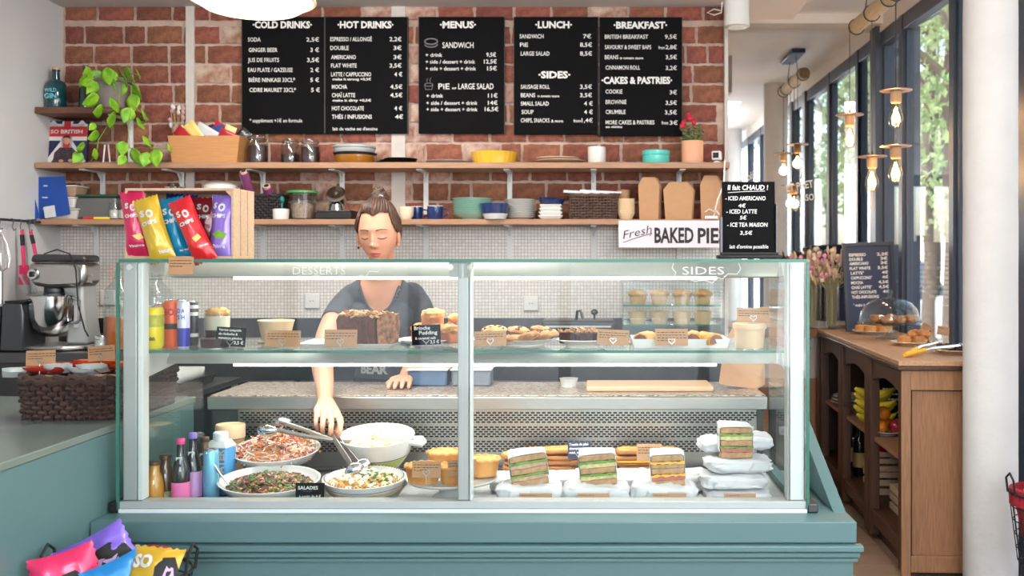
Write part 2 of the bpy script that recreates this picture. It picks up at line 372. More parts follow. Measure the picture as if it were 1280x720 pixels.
def street_tree(x, y, h, lab, seed, n=6000):
    rn = random.Random(seed); t = thing('street_tree', lab, 'tree', (x, y, -.02), group='trees along the street')
    g = G().tube([(0, 0, 0), (.05, .03, 1.5), (.0, .1, 2.8), (.1, 0, h*.75)], [.13, .11, .09, .03], 10)
    for k in range(7):
        a = rn.random()*6.28; z = 2.2+k*.45; g.tube([(.03, .05, z), (math.cos(a)*.9, math.sin(a)*.9, z+.9), (math.cos(a)*1.5, math.sin(a)*1.5, z+1.5)], [.05, .03, .012], 6)
    ob('trunk', g, m_bark, t)
    g = G(); cl = [(rn.gauss(0, .85), rn.gauss(0, .85), 2.15+rn.random()*(h-2.2), .3+rn.random()*.4) for _ in range(40)]
    for _ in range(n):
        c = rn.choice(cl); d = Vector((rn.gauss(0, 1), rn.gauss(0, 1), rn.gauss(0, 1))).normalized()*c[3]*rn.random()**.4
        p = Vector(c[:3])+d; s = .032+rn.random()*.025; M = Matrix.Translation(p) @ Euler((rn.random()*6, rn.random()*6, rn.random()*6)).to_matrix().to_4x4()
        g.add([(-s, 0, 0), (0, s*.6, .01), (s, 0, 0), (0, -s*.6, .01)], [(0, 1, 2, 3)], M)
    tag(ob('foliage', g, m_leaf, t, smooth=False), None, None, kind='stuff')
for i, (x, y, h, lab) in enumerate([(3.5, 9.6, 7, 'leafy street tree nearest beyond the far window panes'), (4.6, 13.5, 8, 'leafy street tree outside behind the nearest one'), (6.6, 18, 9, 'tall leafy street tree further along the pavement'), (8.3, 24, 9, 'leafy street tree at the far end of the street'),
        (4.0, 5.2, 7, 'leafy street tree right outside the window beside the white column'), (4.1, .8, 7, 'leafy street tree outside seen in the mirror near the pendant lamps'), (4.6, -4, 8, 'leafy street tree seen in the mirror further back'), (5.4, -10, 9, 'leafy street tree seen small in the mirror')]):
    street_tree(x, y, h, lab, i)
m_fac = mat('limestone_facade', (214, 206, 192), .85, var=.08, scale=.6); m_fwin = mat('facade_window_glass', (70, 82, 96), .1)
def building(x0, y0, y1, h, lab, face):
    t = thing('street_building', lab, 'building', (x0, y0, -.13))
    if face == 'x':
        ob('facade', G().box(0, 6, 0, y1-y0, 0, h), m_fac, t)
        for k in range(int((y1-y0)/2.6)):
            for j in range(int(h/3)):
                w_ = ob('window', G().box(-.06, .05, .8+k*2.6, 1.9+k*2.6, 1+j*3, 2.7+j*3), m_porc, t); ob('pane', G().box(-.08, -.05, .88+k*2.6, 1.82+k*2.6, 1.1+j*3, 2.6+j*3), m_fwin, w_)
    else:
        ob('facade', G().box(0, y1, 0, 6, 0, h), m_fac, t)
        for k in range(int(y1/2.6)):
            for j in range(int(h/3)):
                w_ = ob('window', G().box(.8+k*2.6, 1.9+k*2.6, -.06, .05, 1+j*3, 2.7+j*3), m_porc, t); ob('pane', G().box(.88+k*2.6, 1.82+k*2.6, -.08, -.05, 1.1+j*3, 2.6+j*3), m_fwin, w_)
    return t
building(13, 2, 40, 9, 'pale limestone building across the street beyond the trees', 'x')
building(13, -38, 0, 9, 'pale limestone building across the street seen in the mirror', 'x')
b3 = building(3, 44, 10, 12, 'pale building closing the far end of the street', 'y')
tag(ob('awning', G().prism([(0, 0), (0, .25), (-1.1, -.1), (-1.1, -.3)], 0, 3.2, 'y'), mat('amber_awning', (232, 160, 60), .7), loc=(8.6, 15.5, 1.9)), 'amber shop awning across the street seen between trunk and window frame', 'awning')
def car(x, y, rz, col, lab):
    t = thing('parked_car', lab, 'car', (x, y, -.13), (0, 0, rz), 'cars parked along the pavement'); mc = mat('car_paint_%d' % col[0], col, .25, .3, coat=.6)
    pr = [(-2.0, .35), (-2.05, .75), (-1.9, .95), (-1.35, 1.0), (-.7, 1.0), (.9, 1.0), (1.3, .95), (2.0, .85), (2.1, .6), (2.05, .35)]
    ob('body', G().prism(pr, -.82, .82, 'y'), mc, t, bev=.08)
    ob('cabin_glass', G().add([(-1.7, -.76, .97), (1.15, -.76, .97), (.35, -.6, 1.42), (-1.25, -.6, 1.42), (-1.7, .76, .97), (1.15, .76, .97), (.35, .6, 1.42), (-1.25, .6, 1.42)], [(0, 1, 2, 3), (7, 6, 5, 4), (1, 5, 6, 2), (4, 0, 3, 7), (0, 4, 5, 1)]), m_fwin, t, bev=.03)
    ob('roof', G().add([(-1.25, -.6, 1.42), (.35, -.6, 1.42), (.35, .6, 1.42), (-1.25, .6, 1.42), (-1.1, -.5, 1.47), (.2, -.5, 1.47), (.2, .5, 1.47), (-1.1, .5, 1.47)], [(0, 1, 5, 4), (1, 2, 6, 5), (2, 3, 7, 6), (3, 0, 4, 7), (4, 5, 6, 7)]), mc, t)
    for wx in (-1.3, 1.3):
        for wy in (-.8, .8):
            M = Matrix.Translation((wx, wy, .32)) @ Matrix.Rotation(PI/2, 4, 'X')
            wh = ob('wheel', G().lathe([(.18, -.1), (.32, -.1), (.32, .1), (.18, .1)], 20, M=M), m_black, t); ob('hubcap', G().lathe([(.0, -.11), (.19, -.105), (.19, .105), (0, .11)], 16, M=M), m_alu, wh)
    for s in (-.55, .55): ob('headlight', G().box(1.98, 2.11, s-.18, s+.18, .62, .78), m_porc, t, bev=.03)
car(5.5, 12.6, PI/2+.05, (176, 186, 190), 'silver car parked outside beyond the far window pane')
car(5.6, 19.5, PI/2, (60, 66, 76), 'dark car parked behind the silver one')
car(5.6, 1.5, PI/2, (196, 60, 50), 'red car parked outside, seen in the mirror')
t = thing('outdoor_lamp', 'dark conical lamp mounted outside above the window pane', 'lamp', W(1157, 17, 6.2)); ob('shade', G().open_lathe([(.03, .05), (.05, .05), (.085, -.04)], 20, M=Matrix.Rotation(-.5, 4, 'Y')), mat('lamp_grey', (60, 76, 92), .4), t); ob('arm', G().tube([(0, 0, .05), (-.05, 0, .14), (-.2, 0, .16)], .012), m_frame, t)
# ---------------------------------------------------------------- wall shelves
S48 = F/4.8
def shelf(name, x0, x1, d0, zt, th, m, lab, brx):
    t = thing(name, lab, 'shelf', ((x0+x1)/2, YB, zt)); cx = (x0+x1)/2
    ob('board', G().box(x0-cx, x1-cx, d0-YB, -.012, -th, 0), m, t, bev=.002)
    for px in brx:
        x = WX(px, YB-.03)-cx
        ob('bracket', G().box(x-.014, x+.014, d0-YB+.03, -.015, -th-.006, -th).box(x-.012, x+.012, -.022, -.013, -th-.21, -th-.005).prism([(-.013, -th-.006), (-.07, -th-.006), (-.013, -th-.06)], x-.004, x+.004, 'x'), mat('bracket_white', (222, 222, 222), .5), t)
    return t
ZT = 1.816; ZL = 1.545; ZU = 2.08
brp = [127, 226, 328, 427, 532, 637, 742, 849]
shelf('wall_shelf', XL+.005, XB-.01, 4.70, ZT, .028, m_shelf, 'upper long oak wall shelf just below the menu boards', brp)
shelf('wall_shelf', XL+.005, XB-.01, 4.70, ZL, .026, m_shelf, 'lower long oak wall shelf just above the mosaic tiles', [119]+brp[1:])
shelf('wall_shelf', XL+.005, WX(166, 4.8), 4.70, ZU, .03, m_shelfd, 'short dark wood corner shelf carrying the gin bottle', [68, 162])
# ---------------------------------------------------------------- menu boards
def board(x0, y0, x1, y1, lab, items, cat='menu board'):
    d = YB-.035; s = F/d; cx = (x0+x1)/2
    t = thing('menu_board', lab, cat, W(cx, y1, d), group='menu boards on the brick wall')
    ob('panel', G().box((x0-cx)/s, (x1-cx)/s, 0, .015, 0, (y1-y0)/s), m_board, t, bev=.001)
    ob('edge', G().box((x0-cx)/s, (x0-cx)/s+.003, -.002, 0, 0, (y1-y0)/s).box((x1-cx)/s-.003, (x1-cx)/s, -.002, 0, 0, (y1-y0)/s), mat('board_edge', (54, 50, 48), .6), t)
    text('lettering', items, t, cx, y1, s, -.002, m_chalk); return t
def rows(l): return l
board(302, 21, 406, 167, 'black menu board with the heading COLD DRINKS', [
    ('·COLD DRINKS·', 316, 35, 8, 74, .04), ('SODA', 310, 52, 5, 16), ('2,5€', 383, 52, 5, 16), ('GINGER BEER', 311, 65, 5, 36), ('3 €', 388, 65, 5, 11), ('JUS DE FRUITS', 310, 77.5, 5, 39), ('3,5€', 384, 77.5, 5, 15),
    ('EAU PLATE / GAZEUSE', 310, 90, 5, 56), ('2 €', 388, 90, 5, 11), ('BIÈRE NINKASI 33CL*', 311, 102.5, 5, 58), ('5 €', 388, 102.5, 5, 11), ('CIDRE MAURET 33CL*', 312, 115, 5, 58), ('5 €', 389, 115, 5, 11), ('* supplément +1€ en formule', 312, 153, 4.5, 66, .004)])
board(406, 21, 510, 167, 'black menu board with the heading HOT DRINKS', [
    ('·HOT DRINKS·', 422, 35, 8, 70, .04), ('ESPRESSO / ALLONGÉ', 413, 51.5, 5, 52), ('2,2€', 487, 51.5, 5, 15), ('DOUBLE', 413, 62.5, 5, 23), ('3€', 492, 62.5, 5, 10), ('AMERICANO', 414, 74, 5, 31), ('3€', 492, 74, 5, 10),
    ('FLAT WHITE', 414, 84.5, 5, 32), ('3,5€', 487, 84.5, 5, 15), ('LATTE / CAPPUCCINO', 414, 95.5, 5, 50), ('4 €', 493, 95.5, 5, 10), ('make it strong +0,5€', 416, 100.5, 3, 48, .02), ('MOCHA', 415, 111, 5, 19), ('4,5€', 488, 111, 5, 15),
    ('CHAÏ LATTE', 415, 121.5, 5, 29), ('4,5€', 488, 121.5, 5, 15), ('make it dirty +0,5€', 416, 127, 3, 48, .02), ('HOT CHOCOLATE', 415, 138, 5, 40), ('4 €', 493, 138, 5, 10), ('THÉS / INFUSIONS', 415, 148.5, 5, 50), ('4€', 494, 148.5, 5, 10), ('lait de vache ou d\'avoine', 416, 163, 4, 56, .008)])
tb = board(523, 21, 631, 167, 'black menu board with the heading MENUS', [
    ('·MENUS·', 550, 35, 8, 45, .04), ('SANDWiCH', 553, 60, 7, 39, .008), ('+ drink', 532, 71, 4.5, 21), ('9,5€', 608, 71, 5, 12), ('+ side / dessert + drink', 532, 79.5, 4.5, 62), ('12,5€', 605, 79.5, 5, 16), ('+ side + dessert + drink', 532, 88, 4.5, 63), ('15€', 609, 88, 5, 12),
    ('PiE', 548, 111.5, 7, 14, .01), ('or', 565, 111.5, 3, 6, .02), ('LARGE SALAD', 573, 111.5, 7, 44, .008), ('+ drink', 533, 122, 4.5, 21), ('11€', 610, 122, 5, 12), ('+ side / dessert + drink', 533, 131, 4.5, 64), ('14€', 610, 131, 5, 12), ('+ side + dessert + drink', 533, 139, 4.5, 64), ('16,5€', 606, 139, 5, 17)])
s5 = F/(YB-.035); cxm = 577
def P5(px, py): return ((px-cxm)/s5, -.003, (167-py)/s5)
m_sk = mat('sketch_chalk', (120, 120, 124), .8)
ob('sandwich_sketch', G().tube([P5(539+8*math.cos(a*.42), 52+3.6*math.sin(a*.42)) for a in range(15)], .0035, 6, True).tube([P5(539+8*math.cos(a*.3), 55.5+3.6*math.sin(a*.3)) for a in range(11)], .003, 6), m_sk, tb)
ob('pie_sketch', G().tube([P5(536+5*math.cos(a*.42), 106+2*math.sin(a*.42)) for a in range(15)], .0018, 6, True).tube([P5(531, 106), P5(532, 112), P5(540, 112), P5(541, 106)], .0018, 6).tube([P5(534, 103), P5(533.5, 100), P5(535, 98)], .0012, 5).tube([P5(538, 103), P5(537.5, 100), P5(539, 97)], .0012, 5), m_sk, tb)
board(642, 21, 748, 168, 'black menu board with the headings LUNCH and SIDES', [
    ('·LUNCH·', 669, 35, 8, 46, .04), ('SANDWiCH', 649.5, 48, 5, 30), ('7€', 729, 48, 5, 10), ('PiE', 650, 58.5, 5, 10), ('8,5€', 725, 58.5, 5, 15), ('LARGE SALAD', 651, 69.5, 5, 36), ('8,5€', 725, 69.5, 5, 15), ('·SIDES·', 673, 97.5, 8, 40, .04),
    ('SAUSAGE ROLL', 651, 111, 5, 36), ('3,5€', 725, 111, 5, 15), ('BEANS', 651, 121.5, 5, 18), ('in tomato sauce', 672, 121.5, 3, 27, .02), ('3,5€', 725, 121.5, 5, 15), ('SMALL SALAD', 651, 132, 5, 35), ('4 €', 730, 132, 5, 11), ('SOUP', 652, 142.5, 5, 15), ('4 €', 730, 142.5, 5, 11), ('CHIPS, SNACKS', 651, 153, 5, 36), ('& more', 689, 153, 3.5, 15, .02), ('from', 717, 153, 4, 9), ('1,4€', 727, 153, 5, 14)])
board(749, 21.5, 853, 170, 'black menu board with the headings BREAKFAST and CAKES & PASTRIES', [
    ('·BREAKFAST·', 767, 35.5, 8, 67, .04), ('BRITISH BREAKFAST', 756, 48.5, 5, 54), ('9,5€', 831, 48.5, 5, 15), ('SAVOURY & SWEET BAPS', 756, 61.5, 5, 58), ('from', 823, 61.5, 4, 8), ('2,8€', 832, 61.5, 5, 14), ('BEANS', 756, 74, 5, 17), ('in tomato sauce', 775, 74, 3, 29, .02), ('3,5€', 832, 74, 5, 14), ('CiNNAMON ROLL', 757, 87, 5, 43), ('3,2€', 832, 87.5, 5, 14),
    ('·CAKES & PASTRIES·', 752, 104.5, 8, 88, .04), ('COOKiE', 757, 117, 5, 21), ('3€', 837, 118, 5, 9), ('BROWNiE', 757, 130, 5, 26), ('3,5€', 832, 131, 5, 14), ('CRUMBLE', 757, 142.5, 5, 25), ('3,5€', 831, 143, 5, 15), ('MORE CAKES & PASTRIES', 757, 155.5, 5, 61), ('en vitrine', 757, 160, 3, 21, .02), ('from', 827, 155.5, 4, 8), ('3€', 837, 156, 5, 10)])
# ---------------------------------------------------------------- shelf contents
def SX(px, d=4.8): return WX(px, d)
def bottle(name, lab, px, d, z, r, h, m, mcap, prof=None, loc=None, cat='bottle', group=None, cap=True, rot=(0, 0, 0)):
    t = thing(name, lab, cat, loc or (SX(px, d), d, z), rot, group)
    p = prof or [(0, 0), (r*.94, 0), (r, .03*h), (r, .56*h), (r*.85, .63*h), (r*.36, .73*h), (r*.32, .95*h), (r*.4, .955*h), (r*.4, .97*h), (0, .97*h)]
    ob('body', G().lathe(p, 24), m, t)
    if cap: ob('cap', G().lathe([(r*.38, .95*h), (r*.42, .955*h), (r*.42, h), (0, h+.001)], 18), mcap, t)
    return t
m_teg = mat('teal_bottle_glass', (14, 66, 74), .08, coat=.6); m_cork = mat('cork', (196, 158, 120), .8)
t = bottle('gin_bottle', 'teal glass gin bottle on the dark corner shelf', 70, 4.8, ZU, .046, .205, m_teg, m_cork, prof=[(0, 0), (.043, 0), (.046, .008), (.046, .122), (.038, .137), (.018, .148), (.016, .19), (.019, .191), (.019, .197), (0, .197)])
text('lettering', [('PASS', 61, 111, 5, 15, .03), ('WILD', 62, 112, 4.5, 15, .02), ('GIN', 62, 120, 6, 15, .03)][1:], t, 70, 133, F/4.8, -.0475, mat('pale_blue_print', (110, 190, 205), .6))
bottle('glass_bottle', 'slim dark green glass bottle beside the trailing plant', 107, 4.84, ZU, .032, .225, mat('green_bottle_glass', (38, 64, 52), .08, coat=.6), m_dsteel, prof=[(0, 0), (.03, 0), (.032, .01), (.032, .1), (.026, .13), (.014, .155), (.012, .2), (.015, .202), (.015, .215), (0, .216)])
# trailing pothos
t = thing('potted_pothos', 'trailing bright green pothos in a grey pot on the corner shelf', 'plant', (SX(140), 4.80, ZU))
ob('pot', G().lathe([(0, 0), (.062, 0), (.082, .13), (.09, .132), (.09, .15), (.078, .15), (.075, .12), (0, .12)], 26), mat('grey_pot', (128, 118, 114), .8, var=.1), t)
mlf = mat('pothos_leaf', (150, 200, 50), .45, var=.25, scale=20, col2=(96, 158, 34)); mst = mat('pothos_stem', (120, 150, 60), .6)
def leaf(px, py, d, s, a, k, tilt=.3):
    g = G(); n = 8
    def lf(u, v):
        q = u; wd = math.sin(PI*min(1, q**.75))*.42*(1 if q > 0 else 0); x = (v-.5)*2*wd
        return (x, -.16*abs(x)-.2*q*q+.05, -q)
    g.grid(lf, 8, 4); p = W(px, py, d)-Vector((SX(140), 4.80, ZU))
    M = Matrix.Translation(p) @ Euler((tilt, 0, a)).to_matrix().to_4x4() @ Matrix.Rotation(a, 4, 'Y') @ Matrix.Scale(s, 4)
    g2 = G().add(g.v, g.f, M @ Matrix.Scale(1.45, 4)); ob('leaf', g2, mlf, t, solid=.0008)
rl = random.Random(3)
for px, py, s, a in [(117, 97, .055, 1.0), (125, 88, .05, .4), (132, 84, .06, -.3), (142, 88, .05, .2), (150, 95, .05, -.6), (160, 92, .05, -.9), (170, 89, .065, -1.1), (108, 102, .06, 1.5), (122, 103, .05, .8), (134, 101, .05, -.4), (151, 101, .06, .1), (163, 106, .06, -.5), (165, 117, .06, 0), (125, 122, .065, 1.2), (147, 131, .065, -1.4), (130, 138, .055, 1.4), (146, 150, .068, 1.5), (164, 135, .055, .4), (180, 142, .06, -1.3), (178, 154, .055, -1.5), (120, 155, .03, .6), (125, 168, .05, 1.3), (138, 94, .05, 0), (145, 84, .045, -.8), (116, 90, .05, 1.3), (128, 95, .05, .1), (156, 84, .045, -.5),
        (107, 183, .045, 1.4), (103, 191, .045, .6), (122, 192, .045, -1.4), (153, 176, .05, 0), (163, 186, .065, -.5), (186, 176, .055, -1.4), (184, 190, .05, .3), (193, 186, .06, -.2), (213, 184, .04, -1.2), (158, 195, .04, .7)]:
    leaf(px, py, 4.63 if py > 120 else 4.68+rl.random()*.1, s, a+rl.uniform(-.15, .15), 0, rl.uniform(.1, .6))
def vine(pts): 
    g = G(); b = Vector((SX(140), 4.80, ZU)); g.tube([W(x, y, d)-b for x, y, d in pts], .0022, 6); ob('vine', g, mst, t)
vine([(140, 96, 4.72), (150, 112, 4.66), (148, 135, 4.64), (134, 158, 4.63), (123, 175, 4.63), (121, 192, 4.63), (113, 202, 4.66)])
vine([(145, 96, 4.72), (164, 108, 4.66), (164, 135, 4.64), (160, 160, 4.63), (162, 185, 4.63), (180, 185, 4.63), (212, 186, 4.63)])
vine([(140, 96, 4.74), (120, 96, 4.68), (108, 104, 4.66)]); vine([(140, 96, 4.74), (168, 92, 4.68), (175, 95, 4.66)]); vine([(164, 130, 4.64), (178, 142, 4.62), (186, 150, 4.62)]); vine([(148, 135, 4.64), (135, 138, 4.63), (128, 136, 4.63)])
# cookbook with a union flag cover
t = thing('cookbook', 'cookbook with a union flag cover titled SO BRITISH leaning on the brick wall', 'book', (SX(81.5, 4.82), 4.82, ZT), (-.12, 0, 0))
k = 4.82/F; bw = 51*k/2; bh = 56*k
ob('cover', G().box(-bw, bw, 0, .018, 0, bh), mat('book_navy', (34, 40, 84), .5), t, bev=.002)
m_bw = mat('book_white', (225, 220, 218), .5); m_br = mat('book_red', (196, 44, 54), .5)
def flagbar(p0, p1, w, y): 
    a = Vector((p0[0], p0[1])); b = Vector((p1[0], p1[1])); n = Vector((-(b-a).y, (b-a).x)).normalized()*w/2
    return [(a+n).to_tuple(), (b+n).to_tuple(), (b-n).to_tuple(), (a-n).to_tuple()], y
g = G()
for p0, p1 in (((-bw+.012, .01), (.0, bh*.62)), ((bw-.012, .01), (0, bh*.62)), ((0, bh*.62), (bw-.02, bh-.004)), ((0, bh*.62), (-bw+.02, bh-.004))):
    q, y = flagbar(p0, p1, .026, 0); g.prism(q, -.0012, -.0002, 'y')
g.box(-.026, .026, -.0012, -.0002, .002, bh-.002).box(-bw+.001, bw-.001, -.0012, -.0002, bh*.55, bh*.93); ob('flag_white', g, m_bw, t)
ob('flag_red', G().box(-.016, .016, -.002, -.0013, .002, bh-.002).box(-bw+.001, bw-.001, -.002, -.0013, bh*.64, bh*.87), m_br, t)
text('lettering', [('SO BRITISH', 61, 164, 4.5, 40, .03)], t, 81.5, 204, F/4.82, -.003, m_bw)
g = G().ell((0, -.003, bh*.56), (.017, .004, .023), 14, 10); ob('portrait_face', g, mat('print_skin', (206, 150, 124), .6), t)
ob('portrait_hair', G().ell((0, -.0025, bh*.61), (.018, .004, .014), 14, 8), mat('print_hair', (70, 48, 36), .7), t)
ob('portrait_jacket', G().prism([(-.062, .004), (.062, .004), (.055, .06), (.03, .085), (-.03, .085), (-.055, .06)], -.0035, -.002, 'y'), mat('print_jacket', (46, 42, 58), .7, col2=(90, 60, 70), scale=80), t)
ob('portrait_hands', G().ell((-.02, -.004, .018), (.012, .003, .008)).ell((.026, -.004, .02), (.012, .003, .008)), MATS['print_skin'], t)
# small glass ornament
t = thing('glass_stand', 'small glass peg stand on the upper shelf under the pothos', 'ornament', (SX(133), 4.8, ZT))
ob('peg', G().tube([(-.016, 0, .004), (-.007, 0, .095)], .004), m_porc, t); ob('peg', G().tube([(.018, 0, .004), (.009, 0, .095)], .004), m_porc, t); ob('base', G().box(-.02, .022, -.01, .01, 0, .005), m_gl2, t)
# dried flowers in a bud vase
t = thing('dried_flowers', 'small bunch of dried flowers in a bud vase beside the snack box', 'flowers', (SX(222, 4.88), 4.88, ZT))
ob('vase', G().open_lathe([(.022, 0), (.028, .02), (.026, .07), (.012, .1), (.014, .13)], 20), m_gl2, t)
rr = random.Random(5); g = G(); gf = G(); gw = G()
for k in range(16):
    x = rr.uniform(-.035, .035); z = rr.uniform(.16, .30); g.tube([(0, 0, .01), (x*.3, 0, .1), (x, rr.uniform(-.03, .01), z)], .0012, 4); (gf if k % 3 else gw).ell((x, -.01, z), (.009, .009, .012), 8, 6, .4, 3, k)
ob('stems', g, mat('dry_stem', (188, 174, 130), .8), t); ob('blossom', gf, mat('dusty_pink', (190, 150, 150), .8), t); ob('white_blossom', gw, m_paper, t)
# bamboo box full of snack bars
t = thing('bamboo_box', 'bamboo box on the upper shelf filled with small snack packets', 'box', (SX(264, 4.8), 4.8, ZT))
def tray4(t, w0, d0, w1, d1, h, th, m, name='side', base=True):
    for sgn in (-1, 1):
        ob(name, G().add([(-w0, sgn*d0, 0), (w0, sgn*d0, 0), (w1, sgn*d1, h), (-w1, sgn*d1, h), (-w0, sgn*(d0-th), 0), (w0, sgn*(d0-th), 0), (w1, sgn*(d1-th), h), (-w1, sgn*(d1-th), h)], [(0, 1, 2, 3), (7, 6, 5, 4), (0, 4, 5, 1), (3, 2, 6, 7), (0, 3, 7, 4), (1, 5, 6, 2)]), m, t)
        ob(name, G().add([(sgn*w0, -d0+th, 0), (sgn*w0, d0-th, 0), (sgn*w1, d1-th, h), (sgn*w1, -d1+th, h), (sgn*(w0-th), -d0+th, 0), (sgn*(w0-th), d0-th, 0), (sgn*(w1-th), d1-th, h), (sgn*(w1-th), -d1+th, h)], [(0, 1, 2, 3), (7, 6, 5, 4), (0, 4, 5, 1), (3, 2, 6, 7), (0, 3, 7, 4), (1, 5, 6, 2)]), m, t)
    if base: ob('base', G().box(-w0+th, w0-th, -d0+th, d0-th, 0, .008), m, t)
tray4(t, .155, .085, .172, .095, .128, .008, m_box)
cols = [(200, 40, 50), (226, 176, 60), (236, 206, 120), (40, 42, 60), (220, 222, 226), (190, 30, 50), (60, 90, 160), (240, 214, 150), (170, 30, 40), (30, 30, 34)]
names = ['red', 'amber', 'yellow', 'black', 'white', 'crimson', 'blue', 'cream', 'dark red', 'black and grey']
def packet(lab, loc, rot, w_, h_, th, col, group, seed=0, k=''):
    g = G()
    def pf(u, v, s):
        e = min(1, 5*min(v, 1-v))*min(1, 6*min(u, 1-u)+.15); z = (v-.5)*h_
        return ((u-.5)*w_, s*th*.5*e+.002*noise.noise(Vector((u*5, v*7, seed))), z)
    g.grid(lambda u, v: pf(u, v, -1), 8, 10); g.grid(lambda u, v: pf(1-u, v, 1), 8, 10)
    return tag(ob('snack_packet', g, mat('foil_'+k+'%d_%d_%d' % col, col, .3, .2, coat=.3), loc=loc, rot=rot), lab, 'packet', group)
for i, c in enumerate(cols):
    x = SX(232+i*7.4, 4.8); packet('%s snack packet sticking out of the bamboo box, %s' % (names[i], ['leftmost', 'second from left', 'third from left', 'fourth from left', 'near the middle', 'just right of middle', 'fourth from right', 'third from right', 'second from right', 'rightmost'][i]), (x, 4.79+(.02 if i % 2 else -.02), ZT+.135+(i in (2, 3, 4, 5))*.018-.01*(i > 7)), (rr.uniform(-.3, .3), rr.uniform(.2, 1.2)*(1 if i % 2 else -1), rr.uniform(-.3, .3)), .055, .115, .014, c, 'snack packets in the bamboo box', i)
# clip-top jars
def jar(px, d, z, r, h, fill, mf, lab, lidm=None, clip=True, group=None, cat='jar'):
    t = thing('glass_jar', lab, cat, (SX(px, d), d, z), group=group)
    ob('glass', G().open_lathe([(0, .002), (r*.95, .002), (r, .012), (r, h*.72), (r*.82, h*.82), (r*.82, h*.88)], 26), m_gl2, t)
    if mf: ob('contents', G().lathe([(0, .006), (r*.9, .006), (r*.93, .014), (r*.93, h*fill), (r*.5, h*fill+.004), (0, h*fill+.006)], 22), mf, t)
    if lidm: ob('lid', G().lathe([(r*.9, h*.87), (r*.92, h*.88), (r*.92, h), (0, h)], 26), lidm, t)
    else: ob('lid', G().open_lathe([(r*.88, h*.88), (r*.9, h*.9), (r*.86, h*.96), (0, h)], 26), m_gl2, t)
    if clip: ob('clip', G().tube([(r*.9*math.cos(a*.45), r*.9*math.sin(a*.45), h*.86) for a in range(14)], .002, 6, True).tube([(-r*.2, -r*1.0, h*.86), (-r*.3, -r*1.12, h*.7), (r*.3, -r*1.12, h*.7), (r*.2, -r, h*.86)], .0016, 5), m_chrome, t)
    return t
m_dark = mat('dark_jam', (58, 34, 36), .3, coat=.3)
jar(322, 4.8, ZT, .05, .142, .62, m_dark, 'clip-top glass jar of dark preserve next to the bamboo box')
jar(363, 4.83, ZT, .046, .128, .4, mat('coffee_beans', (48, 34, 28), .5), 'clip-top glass jar less than half full, left one of the pair')
jar(388, 4.78, ZT, .047, .118, .68, m_dark, 'clip-top glass jar of dark preserve, right one of the pair')
# tins, plates, dishes
def dish(name, lab, cat, px, d, z, prof, m, parts=(), group=None, sx=1, sy=1, n=36):
    t = thing(name, lab, cat, (SX(px, d), d, z), group=group)
    ob('body', G().lathe(prof, n, sx=sx, sy=sy), m, t)
    for nm, pr, mm in parts: ob(nm, G().lathe(pr, n, sx=sx, sy=sy), mm, t)
    return t
m_grey = mat('grey_enamel', (168, 170, 172), .35)
dish('glass_casserole', 'round amber glass dish on the upper shelf carrying a black plate and a grey tin', 'dish', 444, 4.8, ZT, [(0, 0), (.09, 0), (.1, .02), (.102, .04), (.09, .04), (.088, .01), (0, .01)], mat('amber_glass', (150, 96, 26), .1, coat=.5))
tag(ob('round_plate', G().lathe([(0, .041), (.1, .041), (.106, .052), (.1, .054), (0, .047)], 36), m_black, loc=(SX(444), 4.8, ZT)), 'black plate between the amber dish and the grey tin', 'plate')
dish('round_tin', 'grey round tin with a lid topping the amber dish stack', 'tin', 443, 4.8, ZT+.055, [(0, 0), (.094, 0), (.1, .012), (.1, .02), (0, .02)], m_grey, [('lid', [(.1, .021), (.104, .023), (.104, .032), (.09, .035), (0, .035)], m_grey)])
for i in range(3): tag(ob('slate_plate', G().lathe([(0, 0), (.085-i*.008, .0), (.098-i*.008, .008), (0, .006)], 36), m_black, loc=(SX(495+i*3, 4.8), 4.8, ZT+.001+i*.0085)), 'black flat plate, %s of the low pile beside the amber dish' % ['bottom one', 'middle one', 'top one'][i], 'plate', 'black flat plates')
dish('serving_platter', 'thin white platter lying flat left of the yellow dish', 'plate', 560, 4.8, ZT, [(0, 0), (.07, 0), (.112, .012), (.108, .014), (0, .005)], m_porc)
g = G(); n = 48
vs = []
t = thing('pie_dish', 'yellow fluted round pie dish on the upper shelf', 'dish', (SX(618), 4.8, ZT))
def flute(r0, r1, h, n=72, amp=.025):
    g = G(); rings = [(r0, 0), ((r0+r1)/2, h*.5), (r1, h*.9), (r1*1.02, h), (r1*.94, h), (r0*.94, .006), (0, .006)]
    for i, (r, z) in enumerate(rings):
        for k in range(n): a = 2*PI*k/n; q = r*(1+(amp*(k % 3 == 0) if i < 5 else 0)); g.v.append((q*math.cos(a), q*math.sin(a), z))
    for i in range(len(rings)-1):
        for k in range(n): g.f.append((i*n+k, i*n+(k+1) % n, (i+1)*n+(k+1) % n, (i+1)*n+k))
    g.f.append(tuple(range(n))[::-1]); return g
ob('body', flute(.1, .11, .056), mat('yellow_glaze', (226, 178, 52), .25, coat=.4), t)
for i in range(2): tag(ob('wooden_platter', G().lathe([(0, 0), (.06, 0), (.12-i*.012, .014), (.116-i*.012, .017), (0, .006)], 36), m_cream if i else m_crate, loc=(SX(701-i*4, 4.8), 4.8, ZT+i*.013)), ['beige shallow platter, lower of two left of the white pot', 'cream platter lying on top of the beige one'][i], 'plate')
dish('ceramic_pot', 'plain white cylindrical pot on the upper shelf', 'pot', 746, 4.8, ZT, [(0, 0), (.042, 0), (.044, .004), (.044, .083), (.04, .085), (.038, .02), (0, .02)], m_porc)
